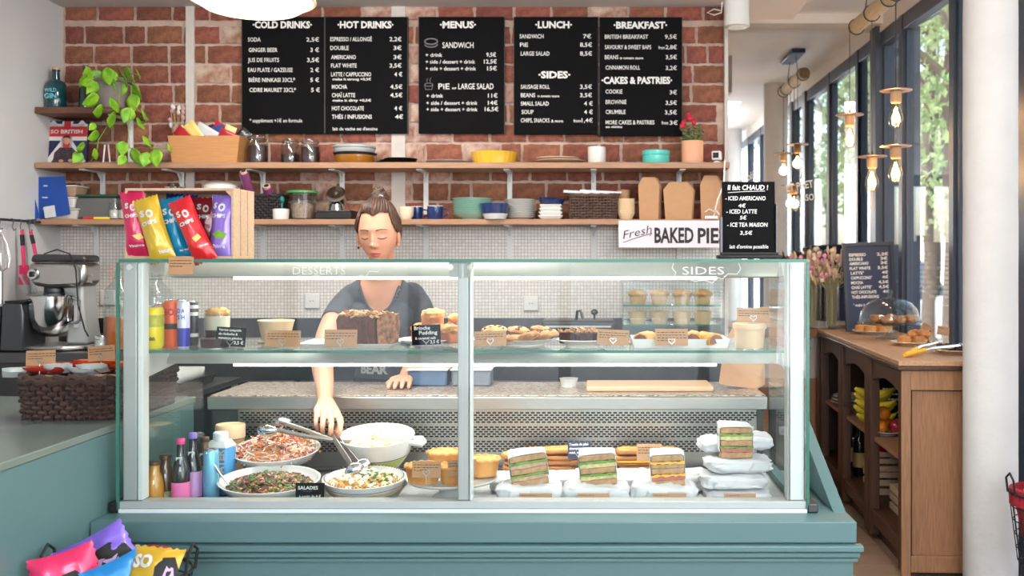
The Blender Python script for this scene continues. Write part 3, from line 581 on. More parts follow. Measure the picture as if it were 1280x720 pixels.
dish('round_tin', 'turquoise round tin on the upper shelf', 'tin', 820, 4.8, ZT, [(0, 0), (.064, 0), (.066, .003), (.066, .042), (0, .042)], mat('turquoise_tin', (92, 200, 188), .3), [('lid', [(.067, .043), (.068, .045), (.068, .064), (.06, .067), (0, .067)], mat('turquoise_tin', (92, 200, 188), .3))])
t = thing('potted_flower', 'small red-flowering plant in a peach terracotta pot on the upper shelf', 'plant', (SX(865.5), 4.8, ZT))
ob('pot', G().lathe([(0, 0), (.048, 0), (.05, .012), (.053, .012), (.053, .112), (.046, .112), (.044, .09), (0, .09)], 28), mat('peach_terracotta', (228, 168, 136), .7, var=.05), t)
ob('saucer', G().lathe([(0, -.0), (.05, 0), (.054, .008), (.05, .012), (0, .012)], 28), mat('peach_light', (232, 196, 176), .7), t)
g = G(); gl = G(); gf = G()
for k in range(60):
    a = rr.random()*6.28; r = rr.random()**.5*.055; z = .115+rr.random()*.075; x, y = r*math.cos(a), r*math.sin(a); g.tube([(x*.3, y*.3, .09), (x, y, z)], .001, 4)
    gl.ell((x, y, z), (.011, .008, .006), 7, 5, .3, 3, k)
for x, z in ((-.02, .235), (-.012, .222), (-.05, .185), (-.044, .2), (.006, .2)): g.tube([(0, 0, .1), (x, -.01, z)], .001, 4); gf.ell((x, -.015, z), (.012, .01, .014), 8, 6, .5, 4, x*90)
ob('stems', g, mst, t); ob('foliage', gl, mat('small_leaf', (110, 112, 82), .7, var=.3), t); ob('flower', gf, mat('red_petal', (196, 30, 60), .6), t)
t = thing('security_camera', 'small white cube camera at the right end of the upper shelf', 'camera', (SX(896, 4.75), 4.75, ZT), (0, 0, -.3))
ob('housing', G().box(-.022, .022, -.022, .022, .014, .058), m_porc, t, bev=.006, rot=(0, 0, 0)); ob('lens', G().box(-.015, .013, -.025, -.0215, .024, .05), m_black, t, bev=.003); ob('foot', G().lathe([(0, 0), (.018, 0), (.016, .008), (.006, .014), (0, .014)], 16), m_porc, t)
tag(ob('power_cable', G().tube([W(906, 200, 4.68), W(905, 230, 4.66), W(897, 250, 4.66), W(894, 262, 4.66), W(899, 268, 4.67)], .004, 6), m_porc), 'white power cable hanging from the cube camera', 'cable')
tag(ob('plug_adapter', G().box(-.03, .03, -.012, .012, 0, .012).tube([(-.03, -.01, .03), (-.01, -.012, .045), (.02, -.01, .03), (.01, -.012, .01)], .003, 5), m_porc, loc=(SX(889, 4.68), 4.69, ZL+.002)), 'white plug with coiled cable on the lower shelf right end', 'plug')
# ---- lower shelf
t = thing('blue_folder', 'blue document folder leaning against the left wall on the lower shelf', 'folder', (SX(47, 4.72), 4.74, ZL), (0, -.16, -.1))
ob('cover', G().prism([(0, 0), (.155, 0), (.155, .185), (0, .205)], 0, .004, 'y').prism([(-.004, 0), (.02, 0), (.0, .2), (-.02, .2)], -.03, -.027, 'y'), mat('folder_blue', (24, 74, 160), .35), t)
ob('paper', G().box(.03, .085, -.006, -.001, 0, .055), m_paper, t)
m_tub = mat('frosted_plastic', (214, 206, 200), .35, spec=.4); m_lidc = glass('plastic_lid', (225, 225, 225))
for i, (x, w_, mc, lb_) in enumerate([(84, .16, (214, 206, 202), 'bottom'), (82, .15, (222, 218, 216), 'middle'), (83.5, .15, (176, 146, 124), 'top')]):
    t = thing('food_container', '%s food container of the stack of three beside the blue folder' % lb_, 'container', (SX(x, 4.8), 4.8, ZL+i*.056), group='food containers on the lower shelf')
    ob('tub', G().add([(-w_/2+.01, -.05, 0), (w_/2-.01, -.05, 0), (w_/2-.01, .05, 0), (-w_/2+.01, .05, 0), (-w_/2, -.06, .046), (w_/2, -.06, .046), (w_/2, .06, .046), (-w_/2, .06, .046)], [(3, 2, 1, 0), (4, 5, 6, 7), (0, 1, 5, 4), (1, 2, 6, 5), (2, 3, 7, 6), (3, 0, 4, 7)]), mat('container_%d' % i, mc, .4, var=.15, scale=25), t, bev=.006)
    ob('lid', G().box(-w_/2-.004, w_/2+.004, -.064, .064, .046, .053), m_tub, t, bev=.002)
text('lettering', [('dfl', 72, 265, 4, 8, .03)], t, 83.5, 248, F/4.8, -.066, m_black)
t = thing('glass_food_box', 'large glass food box with a dark green lid on the lower shelf', 'container', (SX(127, 4.82), 4.82, ZL))
ob('box', G().box(-.1, .1, -.06, .06, 0, .11), mat('smoky_plastic', (92, 92, 90), .15, coat=.5), t, bev=.012); ob('lid', G().box(-.107, .107, -.066, .066, .11, .122), mat('dark_green_lid', (34, 72, 52), .4), t, bev=.003)
tag(ob('red_clip', G().box(-.028, .028, -.012, .012, 0, .013), m_br, loc=(SX(112, 4.73), 4.73, ZL), bev=.003), 'small flat red packet lying on the lower shelf', 'packet')
tag(ob('yellow_clip', G().box(-.036, .036, -.012, .012, 0, .011), mat('yellow_plastic', (240, 214, 30), .5), loc=(SX(127, 4.73), 4.73, ZL), bev=.003), 'small flat yellow packet lying on the lower shelf', 'packet')
for i, px in enumerate((143.5, 155)): jar(px, 4.76, ZL, .026, .088, .5, m_tub, ['small spice jar right of the yellow packet', 'small spice jar half hidden behind the crate'][i], clip=False, group='small spice jars')
# behind the crate
t = dish('storage_jar', 'tall steel canister behind the crisp crate with a flat lid showing', 'jar', 217, 4.78, ZL, [(0, 0), (.035, 0), (.035, .15), (0, .15)], m_gl2, [('lid', [(.0, .15), (.048, .152), (.05, .158), (.03, .164), (.024, .178), (0, .18)], m_chrome)])
dish('white_bowl', 'white lidded bowl showing above the crisp crate', 'bowl', 276, 4.78, ZL, [(0, 0), (.05, 0), (.076, .1), (.08, .165), (.06, .176), (0, .178)], m_porc)
def wicker(name, lab, loc, L, D, H, m, cat='basket', r=.006, rows=9, flare=1.06, rot=(0, 0, 0), taper=None, nx=20):
    t = thing(name, lab, cat, loc, rot); g = G(); gs = G(); n = 2*nx+2*int(nx*D/L)
    def path(z):
        k = 1+(flare-1)*z/H; a, b = L/2*k, D/2*k; pts = []; rc = min(a, b)*.3
        per = [(-a+rc, -b), (a-rc, -b), (a, -b+rc), (a, b-rc), (a-rc, b), (-a+rc, b), (-a, b-rc), (-a, -b+rc)]
        segs = []; tot = 0
        for i in range(8):
            p, q = Vector(per[i]), Vector(per[(i+1) % 8]); segs.append((p, q, (q-p).length)); tot += (q-p).length
        for s in range(n):
            u = tot*s/n
            for p, q, l in segs:
                if u <= l: v = p+(q-p)*(u/l); break
                u -= l
            pts.append(v)
        return pts
    for j in range(rows):
        z = r+(H-2*r)*j/(rows-1); pp = path(z); pts = []
        for i, p in enumerate(pp):
            nrm = Vector((p.x/(L/2)**2, p.y/(D/2)**2)).normalized(); s = (1 if (i+j) % 2 else -1)*r*.75
            pts.append((p.x+nrm.x*s, p.y+nrm.y*s, z+r*.3*math.sin(i*1.3+j)))
        ob('cane', G().tube(pts, r*.95, 6, True), m, t)
    p0, p1 = path(0), path(H)
    for i in range(0, n): gs.tube([(p0[i].x, p0[i].y, 0), (p1[i].x, p1[i].y, H)], r*.6, 5)
    ob('stakes', gs, m, t); tag(t.children[-1] if t.children else None, None, None) if False else None
    pp = path(H); ob('rim', G().tube([(p.x, p.y, H+r*.6*math.sin(i*2.1)) for i, p in enumerate(pp)], r*1.5, 7, True).tube([(p.x, p.y, H+r-r*.6*math.sin(i*2.1)) for i, p in enumerate(pp)], r*1.1, 6, True), m, t)
    ob('base', G().box(-L/2+.01, L/2-.01, -D/2+.01, D/2-.01, 0, .006), m, t)
    return t
wicker('wicker_basket', 'black wicker basket on the lower shelf holding rolls of film', (SX(330, 4.8), 4.8, ZL), .185, .16, .115, mat('black_wicker', (38, 32, 32), .6), r=.005, rows=9, nx=14)
m_pur = mat('purple_film', (120, 60, 104), .2, coat=.6)
for i, (x0, y0, x1, y1, r) in enumerate([(304, 214, 319, 262, .023), (333, 232, 345, 262, .024), (296, 236, 308, 262, .016)]):
    a = W(x0, y0, 4.70); b = W(x1, y1, 4.8); dv = (a-b).normalized()
    t = thing('film_roll', ['purple cling film roll sticking up highest from the black basket', 'purple film roll leaning right in the black basket', 'thin purple roll partly hidden behind the crate side'][i], 'roll', b, group='film rolls in the black basket')
    ob('film', G().tube([(0, 0, 0), a-b-dv*.01], r, 20), m_pur, t); ob('core', G().tube([a-b-dv*.012, a-b], r*.7, 16), m_crate, t); ob('core_hole', G().tube([a-b-dv*.002, a-b+dv*.001], r*.5, 16), m_black, t)
dish('white_mug', 'small white pot holding a green brush on the lower shelf', 'cup', 351, 4.74, ZL, [(0, 0), (.036, 0), (.038, .006), (.04, .05), (.036, .05), (.034, .012), (0, .012)], m_porc)
tag(ob('dish_brush', G().tube([(0, 0, .014), (.002, 0, .08)], .005).ell((.002, 0, .095), (.012, .012, .018)), mat('green_plastic', (20, 110, 100), .4), loc=(SX(352, 4.74), 4.74, ZL)), 'green brush standing in the small white pot', 'brush')
t = dish('storage_jar', 'clear plastic tub of pasta with a bright green lid', 'jar', 378, 4.8, ZL, [(0, .004), (.05, .004), (.06, .0), (.068, .13), (0, .13)], m_gl2, [('lid', [(.07, .128), (.076, .13), (.076, .14), (0, .143)], mat('bright_green_lid', (70, 150, 80), .4)), ('contents', [(0, .008), (.048, .008), (.056, .07), (.03, .085), (0, .08)], mat('dried_pasta', (178, 150, 130), .8, var=.4, scale=60))])
t = thing('kitchen_scale', 'low black scale on the lower shelf left of the woman', 'scale', (SX(422, 4.8), 4.8, ZL)); ob('body', G().box(-.088, .09, -.09, .09, 0, .035), m_black, t, bev=.006); ob('pan', G().box(-.08, .082, -.08, .08, .036, .044), m_dsteel, t, bev=.002)
t = thing('steel_sieve', 'round steel sieve canister lying on the black scale', 'canister', (SX(421, 4.78), 4.78, ZL+.045)); ob('drum', G().lathe([(0, -.04), (.034, -.04), (.042, .0), (.045, .03), (.047, .035), (.04, .036), (0, .03)], 26, M=Matrix.Translation((0, .01, .06)) @ Matrix.Rotation(1.0, 4, 'X')), m_chrome, t); ob('base', G().lathe([(0, 0), (.04, 0), (.032, .03), (0, .03)], 20), m_chrome, t)
def mug(px, d, z, r, h, m, lab, group=None, hs=1, ha=.0):
    t = thing('enamel_mug', lab, 'mug', (SX(px, d), d, z), (0, 0, ha), group); ob('body', G().lathe([(0, 0), (r*.9, 0), (r, .006), (r, h), (r*.95, h), (r*.93, .008), (0, .008)], 28), m, t)
    ob('handle', G().tube([(hs*(r-.002), 0, h*.8), (hs*(r+.022), 0, h*.75), (hs*(r+.024), 0, h*.4), (hs*(r-.002), 0, h*.2)], .004, 8), m, t); ob('rim', G().tube([(r*math.cos(a*.3142), r*math.sin(a*.3142), h) for a in range(20)], .0018, 6, True), m_porc if m is not m_cream else m_cream, t)
m_blue = mat('blue_enamel', (24, 48, 100), .15, coat=.6)
dish('ceramic_cup', 'cream ceramic cup on the lower shelf just right of the woman', 'cup', 508, 4.76, ZL, [(0, 0), (.022, 0), (.034, .02), (.036, .062), (.033, .062), (.03, .02), (0, .016)], m_cream)
mug(521, 4.84, ZL, .03, .066, m_blue, 'dark blue enamel mug half hidden behind the cream cup', 'blue enamel mugs')
mug(544, 4.78, ZL, .038, .066, m_blue, 'dark blue enamel mug standing free next to the mint plates', 'blue enamel mugs')
def stack(n, name, lab, px, d, z, r, dz, m, group, foot=.55, h=.016):
    for i in range(n):
        q = 'bottom one' if i == 0 else 'top one' if i == n-1 else ['', 'second', 'third', 'fourth', 'fifth', 'sixth', 'seventh', 'eighth', 'ninth'][i]+' from the bottom'
        j = (random.random()-.5)*.003
        tag(ob(name, G().lathe([(0, 0), (r*foot, 0), (r*foot, .003), (r*.97, h-.002), (r, h), (r*.97, h+.001), (r*foot, .007), (0, .006)], 32), m, loc=(SX(px, d)+j, d, z+i*dz)), lab+', '+q, 'plate' if h < .02 else 'bowl', group)
m_mint = mat('mint_glaze', (176, 214, 200), .25, coat=.3)
stack(8, 'mint_bowl', 'mint green bowl in the stack beside the blue mugs', 591, 4.8, ZL, .101, .0105, m_mint, 'stack of mint green bowls', h=.03)
dish('square_dish', 'white dish under the blue bowl at the front of the shelf', 'bowl', 619, 4.72, ZL, [(0, 0), (.05, 0), (.062, .024), (.06, .026), (0, .01)], m_porc)
dish('blue_bowl', 'dark blue enamel bowl on the white dish beside the mint bowls', 'bowl', 618, 4.72, ZL+.027, [(0, 0), (.062, 0), (.07, .048), (.067, .048), (.06, .006), (0, .006)], m_blue)
stack(9, 'white_plate', 'white plate in the stack left of the square dishes', 650, 4.82, ZL, .078, .0105, m_porc, 'stack of white plates')
t = None
for i in range(4): tag(ob('oval_dish', G().add([(-.045, -.045, 0), (.045, -.045, 0), (.045, .045, 0), (-.045, .045, 0), (-.062+i*.003, -.06, .02), (.062-i*.002, -.06, .02), (.062, .06, .02), (-.062, .06, .02)], [(3, 2, 1, 0), (4, 5, 6, 7), (0, 1, 5, 4), (1, 2, 6, 5), (2, 3, 7, 6), (3, 0, 4, 7)]), m_porc, loc=(SX(688.5, 4.78), 4.78, ZL+i*.0175), bev=.005), 'white square dish under the slanted blue bowl, '+['bottom one', 'second from the bottom', 'third from the bottom', 'top one'][i], 'dish', 'square white dishes')
tag(ob('blue_bowl', G().lathe([(0, 0), (.055, 0), (.068, .026), (.065, .026), (.053, .005), (0, .005)], 30), m_blue, loc=(SX(689, 4.8), 4.8, ZL+.078), rot=(0, .09, 0)), 'dark blue bowl tilted on the white square dishes', 'bowl')
wicker('wicker_basket', 'brown wicker basket with papers on the lower shelf', (SX(742, 4.8), 4.8, ZL), .215, .15, .115, m_wick2, r=.0045, rows=9, nx=14)
tag(ob('paper_bundle', G().box(-.12, .12, -.05, .05, 0, .012).box(-.04, .16, -.03, .06, .012, .02), m_paper, loc=(SX(735, 4.8), 4.8, ZL+.124), rot=(0, .05, .05)), 'white papers lying across the brown wicker basket', 'papers')
for i in range(8): tag(ob('cardboard_cup', G().lathe([(0, 0), (.028, 0), (.042, .03), (.043, .03), (.043, .034), (0, .033)], 24), m_kraftl, loc=(SX(782.5, 4.77), 4.77, ZL+i*.0095)), 'light kraft bowl in the nested stack left of the cartons, '+('bottom one' if i == 0 else 'top one' if i == 7 else ['', 'second', 'third', 'fourth', 'fifth', 'sixth', 'seventh'][i]+' from the bottom'), 'bowl', 'nested kraft bowls')
tag(ob('cardboard_cup', G().lathe([(0, 0), (.026, 0), (.034, .15), (.036, .152), (0, .152)], 24), m_kraft, loc=(SX(779, 4.88), 4.88, ZL)), 'tall brown kraft cup stack behind the light kraft bowls', 'cup')
def carton(lab, px, d, w0, w1, h, hs, th=0.07):
    t = thing('takeaway_carton', lab, 'box', (SX(px, d), d, ZL), group='folded takeaway cartons')
    for k in range(4 if w0 < .1 else 3):
        dx = k*.006*(1 if k else 0); m = m_kraft if k == 0 else mat('kraft_shade', (172, 126, 92), .8)
        ob('front_sheet' if k == 0 else 'sheet', G().prism([(-w0/2+dx, 0), (w0/2+dx, 0), (w1/2+dx, hs), (w1*.3+dx, h), (-w1*.3+dx, h), (-w1/2+dx, hs)], k*.02, k*.02+.004, 'y'), m, t)
carton('narrow kraft takeaway carton, first right of the kraft bowls', 811, 4.76, .09, .102, .205, .165)
carton('wide kraft takeaway carton with a peaked top, middle of three', 848, 4.76, .125, .146, .18, .145)
carton('kraft takeaway carton at the right end of the lower shelf', 888, 4.78, .09, .1, .215, .17)
# hanging pies sign
t = thing('pies_sign', 'white wooden sign reading Fresh BAKED PIES under the lower shelf', 'sign', W(839.5, 310, 4.685))
sg = F/4.685
ob('panel', G().box(-66.5/sg, 66/sg, 0, .012, 0, 34.5/sg), mat('sign_white', (226, 216, 224), .6), t, bev=.004)
text('lettering', [('BAKED', 818, 303, 18, 49, .03), ('PIES', 872, 303.5, 18, 36, .03)], t, 839.5, 310, sg, -.002, m_black)
text('script_lettering', [('Fresh', 779, 299, 10, 36, -.005, .22)], t, 839.5, 310, sg, -.002, m_black, shear=.35)
ob('underline', G().tube([((x-839.5)/sg, -.002, (310-y)/sg) for x, y in ((779, 303), (790, 299), (803, 295), (815, 291.5), (812, 295))], .0013, 5), m_black, t)
# ---------------------------------------------------------------- steel back counter and kitchen things
t = thing('steel_worktop', 'long steel kitchen counter along the back wall', 'counter', (-1.0, 4.6, 0))
ob('cabinet', G().box(XL+1.0+.003, XB+1.0, -.26, .33, 0, .9), m_dsteel, t)
ob('top', G().box(XL+1.0+.003, XB+1.0, -.3, .335, .9, .945), mat('dark_steel_top', (104, 104, 106), .28, .9), t, bev=.004)
ob('upstand', G().box(XL+1.0+.003, XB+1.0, .315, .337, .945, 1.06), m_dsteel, t)
for x in (-1.2, -.6, 0, .6, 1.2): ob('door', G().box(x-.29, x+.29, -.275, -.26, .12, .82), m_dsteel, t, bev=.003)
ZW = .947
# stand mixer
t = thing('stand_mixer', 'steel planetary stand mixer with a metal bowl on the back counter', 'mixer', (WX(86, 4.5), 4.48, ZW))
k = 4.48/F
ob('base', G().prism([(-.15, -.11), (.05, -.13), (.12, -.06), (.12, .13), (-.13, .13)], 0, .022), m_steel, t, bev=.008)
ob('column', G().prism([(.015, .022), (.12, .022), (.095, .2), (.1, .36), (-.03, .36), (.03, .2)], -.04, .09, 'y'), m_alu, t, bev=.012)
ob('head', G().prism([(-.135, .335), (-.12, .29), (-.04, .275), (.1, .28), (.125, .31), (.125, .39), (-.135, .39)], -.075, .075, 'y'), m_steel, t, bev=.02)
ob('head_cover', G().prism([(-.13, .392), (.125, .392), (.12, .425), (-.12, .43)], -.07, .07, 'y'), mat('dark_plastic', (54, 54, 56), .4), t, bev=.015)
kn = ob('dial', G().lathe([(0, -.012), (.022, -.012), (.026, 0), (0, 0)], 20, M=Matrix.Translation((-.105, -.078, .34)) @ Matrix.Rotation(-PI/2, 4, 'X').inverted() @ Matrix.Scale(-1, 4, (0, 0, 1))), m_chrome, t)
ob('dial_knob', G().box(-.115, -.097, -.1, -.078, .328, .352), m_black, t, bev=.004)
ob('hub', G().lathe([(.05, .24), (.045, .29), (0, .29)], 20, c=(-.05, 0, 0)).lathe([(.012, .15), (.03, .235), (.05, .24)], 16, c=(-.05, 0, 0)), m_dsteel, t)
ob('bowl', G().open_lathe([(0, .055), (.05, .06), (.085, .09), (.105, .14), (.11, .24), (.113, .242), (.11, .245), (.106, .24), (.1, .14), (.08, .095), (0, .066)], 36, c=(-.045, -.02, 0)), m_chrome, t)
ob('bowl_handle', G().tube([(.06, -.06, .235), (.095, -.07, .22), (.095, -.07, .13), (.06, -.06, .12)], .007, 8), m_chrome, t)
ob('bowl_guard', G().lathe([(.06, .245), (.112, .247), (.112, .252), (.06, .262)], 30, c=(-.045, -.02, 0)), m_gl2, t)
ob('feeder_chute', G().add([(-.2, -.03, .34), (-.13, -.05, .34), (-.1, -.05, .25), (-.15, -.03, .25)], [(0, 1, 2, 3)]), m_gl2, t, solid=.003)
ob('power_cord', G().tube([(-.06, -.075, .43), (0, -.08, .45), (.06, -.085, .43), (.09, -.09, .36), (.1, -.09, .2), (.125, -.08, .09), (.13, -.06, .06)], .0032, 6), m_black, t)
ob('side_lever', G().box(.06, .085, -.05, -.04, .1, .2).tube([(.1, -.05, .335), (.14, -.05, .335)], .005).tube([(.1, -.05, .305), (.14, -.05, .305)], .005), m_chrome, t)
t = thing('kitchen_appliance', 'dark slanted kitchen appliance on the counter left of the mixer', 'appliance', (WX(22, 4.4), 4.42, ZW))
ob('body', G().prism([(-.045, 0), (.06, 0), (.06, .17), (.05, .21), (-.035, .21)], -.08, .1, 'y'), mat('dark_brushed', (88, 90, 94), .3, .8), t, bev=.006)
ob('front_edge', G().prism([(-.085, 0), (-.05, 0), (-.04, .19), (-.06, .2)], -.082, .08, 'y'), m_black, t, bev=.008); ob('top_plate', G().box(-.03, .055, -.07, .09, .211, .222), m_black, t, bev=.003)
tag(ob('wall_socket', G().box(-.038, .038, -.012, 0, -.038, .038), m_porc, loc=(WX(391.5, YB), YB-.013, WZ(376, YB)), bev=.005), 'white wall socket left of the woman', 'socket')
for px, lab, py in ((391.5, None, 376), (664, 'white wall socket behind the cookies', 379), (137, 'white round wall socket behind the mixer cord', 372)):
    o = bpy.data.objects.get('wall_socket')
    if lab: o = tag(ob('wall_socket', o.data, m_porc, loc=(WX(px, YB), YB-.013, WZ(py, YB)), bev=.005), lab, 'socket')
    ob('face', G().lathe([(0, -.016), (.024, -.016), (.026, -.012), (0, -.012)], 24, M=Matrix.Rotation(-PI/2, 4, 'X') @ Matrix.Scale(-1, 4, (0, 0, 1))), m_cream, o); ob('holes', G().box(-.009, -.005, -.0175, -.016, -.002, .002).box(.005, .009, -.0175, -.016, -.002, .002), m_black, o)
for n_, o in [(n_, o) for n_, o in enumerate([x for x in bpy.data.objects if x.name.startswith('face')])]: o.location.y = 0
# utensil rail on the left wall
t = thing('utensil_rail', 'dark metal utensil rail with hooks at the left wall', 'rail', (XL, 4.55, WZ(276, 4.55)))
ob('rail', G().tube([(.0, -.9, 0), (.0, -.2, 0), (.0, .16, 0)], .006).tube([(0, .1, .012), (0, .1, -.01)], .009).tube([(0, -.8, .012), (0, -.8, -.01)], .009), m_dsteel, t, loc=(.03, 0, 0))
ob('wall_mount', G().box(0, .035, .09, .11, -.01, .01).box(0, .035, -.81, -.79, -.01, .01), m_dsteel, t)
for y in (.05, -.02, -.08, -.18, -.27, -.36): ob('hook', G().tube([(.03, y, .007), (.04, y, .0), (.034, y, -.03), (.04, y, -.048), (.05, y, -.04)], .0025, 6), m_dsteel, t)
def hang(name, lab, y, parts):
    t = thing(name, lab, 'utensil', (XL+.042, 4.55+y, WZ(276, 4.55)-.045), group='utensils hanging from the rail')
    for nm, g, m in parts: ob(nm, g, m, t)
m_pink = mat('pink_silicone', (214, 36, 96), .45)
hang('spatula', 'pink spatula hanging on the rail, left of the two', -.02, [('handle', G().tube([(0, 0, 0), (.01, 0, -.17)], .008), m_pink), ('grip', G().tube([(.001, 0, -.02), (.004, 0, -.07)], .0095), m_black), ('blade', G().prism([(-.01, -.16), (.03, -.16), (.035, -.25), (-.012, -.25)], -.004, .004, 'y'), m_pink)])
hang('spatula', 'pink spatula hanging on the rail, right of the two', .05, [('handle', G().tube([(0, 0, 0), (.035, 0, -.16)], .008), m_pink), ('grip', G().tube([(.004, 0, -.02), (.014, 0, -.06)], .0095), m_black), ('blade', G().prism([(.03, -.15), (.06, -.15), (.075, -.2), (.03, -.2)], -.004, .004, 'y'), m_pink)])
wh = []
g = G()
for k in range(6):
    a = PI*k/6; ca, sa = math.cos(a), math.sin(a)
    g.tube([(0, 0, -.04), (.022*ca, .022*sa, -.09), (.036*ca, .036*sa, -.15), (.028*ca, .028*sa, -.2), (0, 0, -.22), (-.028*ca, -.028*sa, -.2), (-.036*ca, -.036*sa, -.15), (-.022*ca, -.022*sa, -.09), (0, 0, -.04)], .0013, 5)
g2 = G().add([(x, y, -.26-z*1) for x, y, z in [(p[0], p[1], -p[2]-.26) for p in g.v]], g.f)
M = Matrix.Rotation(PI, 4, 'X') @ Matrix.Translation((0, 0, .26))
hang('balloon_whisk', 'steel balloon whisk hanging on the rail', -.18, [('wires', G().add(g.v, g.f, Matrix.Translation((0, 0, .03))), m_chrome), ('handle', G().tube([(0, 0, -.185), (0, 0, -.33)], .009), m_steel), ('ring', G().tube([(0, 0, 0), (0, 0, -.03)], .002), m_chrome)])
hang('strainer', 'round wire strainer hanging on the rail at the picture edge', -.33, [('bowl', G().tube([(.05*math.cos(a*.35), 0, -.1+.05*math.sin(a*.35)) for a in range(18)], .003, 6, True).tube([(.05*math.cos(a*.35), .0, -.17+.045*math.sin(a*.35)) for a in range(18)], .003, 6, True), m_chrome), ('handle', G().tube([(0, 0, 0), (0, 0, -.05)], .004), m_dsteel)])
# glass drink jars behind the case
m_orange = mat('orange_juice', (204, 104, 34), .2, coat=.4)
for i, (px, d, r, h, fill) in enumerate([(150, 4.4, .066, .36, .42), (195, 4.5, .066, .35, 0)]):
    zb = .947
    t = thing('glass_jug', ['clip-top glass jug of orange drink on the back counter beside the display case', 'empty square-shouldered glass jug on the back counter behind the cans'][i], 'jug', (WX(px, d), d, zb))
    ob('glass', G().open_lathe([(0, .003), (r*.95, .003), (r, .015), (r, h*.66), (r*.92, h*.76), (r*.45, h*.86), (r*.35, h*.9), (r*.37, h*.95), (r*.33, h*.95)], 28), m_gl2, t)
    if fill: ob('drink', G().lathe([(0, .008), (r*.9, .008), (r*.94, .02), (r*.94, h*fill), (0, h*fill)], 26), m_orange, t)
    ob('stopper', G().lathe([(0, h*.93), (r*.34, h*.94), (r*.34, h*.98), (r*.2, h), (0, h)], 18), m_gl2, t); ob('wire_clip', G().tube([(r*.4*math.cos(a*.6), r*.4*math.sin(a*.6), h*.9) for a in range(11)], .002, 5, True).tube([(-r*.4, -.01, h*.9), (-r*.6, -.02, h*1.0), (0, -.02, h*1.05), (r*.4, -.01, h*.98)], .0018, 5), m_dsteel if i else mat('orange_wire', (220, 110, 60), .5), t)
# vacuum sealer and glass pastry cabinet on the back counter
t = thing('vacuum_sealer', 'dark grey flat appliance with two levers on the back counter', 'appliance', (WX(723, 4.6), 4.6, ZW))
s46 = F/4.6
ob('body', G().box(-.165, .165, -.1, .12, .0, .075), mat('sealer_base', (70, 90, 120), .4), t, bev=.01); ob('lid', G().box(-.168, .168, -.1, .12, .078, .125), mat('sealer_lid', (66, 68, 68), .35), t, bev=.012); ob('clear_band', G().box(-.15, .15, -.104, -.1, .095, .103), m_alu, t)
ob('lever', G().tube([(-.01, 0, .12), (-.005, -.02, .165), (.01, -.03, .17), (.022, -.03, .13)], .007, 8), m_dsteel, t); ob('knob', G().tube([(.075, 0, .12), (.075, 0, .15)], .005).ell((.075, 0, .16), (.017, .017, .014)), m_dsteel, t)
t = thing('pastry_cabinet', 'small two-shelf glass cabinet of muffins on the back counter', 'cabinet', (WX(838, 4.55), 4.6, ZW))
hw = .225; hh = .3
for x0, x1, y0, y1 in ((-hw, -hw+.004, -.14, .14), (hw-.004, hw, -.14, .14), (-hw, hw, -.144, -.14), (-hw, hw, .14, .144)): ob('pane', G().box(x0, x1, y0, y1, 0, hh), m_glass, t)
ob('top', G().box(-hw, hw, -.144, .144, hh, hh+.008), m_gls, t); ob('base', G().box(-hw, hw, -.144, .144, 0, .012), m_alu, t)
for z in (.11, .2): ob('shelf', G().box(-hw+.005, hw-.005, -.135, .135, z-.008, z), m_gls, t); ob('shelf_edge', G().box(-hw+.005, hw-.005, -.137, -.135, z-.008, z), m_edge, t); ob('knob', G().ell((0, -.15, z), (.008, .008, .008)), m_chrome, t)
m_muf = mat('golden_crumb', (214, 160, 92), .8, var=.35, scale=30, bump=.5, bscale=70)
zc = ZW
for i, x in enumerate((-.15, -.05, .055, .15)):
    t = thing('muffin', 'golden crumble muffin on the top shelf of the glass cabinet, '+['leftmost', 'second from left', 'third from left', 'rightmost'][i], 'muffin', (WX(838, 4.55)+x, 4.56, zc+.2), group='muffins in the glass cabinet')
    ob('cake', G().lathe([(0, 0), (.032, 0), (.04, .035), (0, .036)], 20), mat('muffin_case', (206, 172, 130), .8), t); ob('crown', G().ell((0, 0, .045), (.046, .046, .022), 18, 10, .25, 5, i), m_muf, t)
    t = thing('paper_cup', 'pale paper bowl on the lower shelf of the glass cabinet, '+['leftmost', 'second from left', 'third from left', 'rightmost'][i], 'cup', (WX(838, 4.55)+x, 4.56, zc+.11), group='paper bowls in the glass cabinet')
    ob('cup', G().lathe([(0, 0), (.034, 0), (.043, .052), (.045, .053), (.045, .057), (.036, .056), (0, .05)], 22), m_kraftl, t); ob('filling', G().ell((0, 0, .05), (.038, .038, .008), 16, 6, .2, 4, i), m_muf, t)
# ---------------------------------------------------------------- service counter on the left
t = thing('service_counter', 'teal panelled counter with a grey-green top on the left', 'counter', (-1.9, 2.2, 0))
ob('cabinet', G().box(XL+1.9+.004, .48, -1.4, 1.3, 0, .842), m_teal, t)
ob('top', G().box(XL+1.9+.004, .484, -1.4, 1.31, .843, .865), m_tealtop, t, bev=.003)
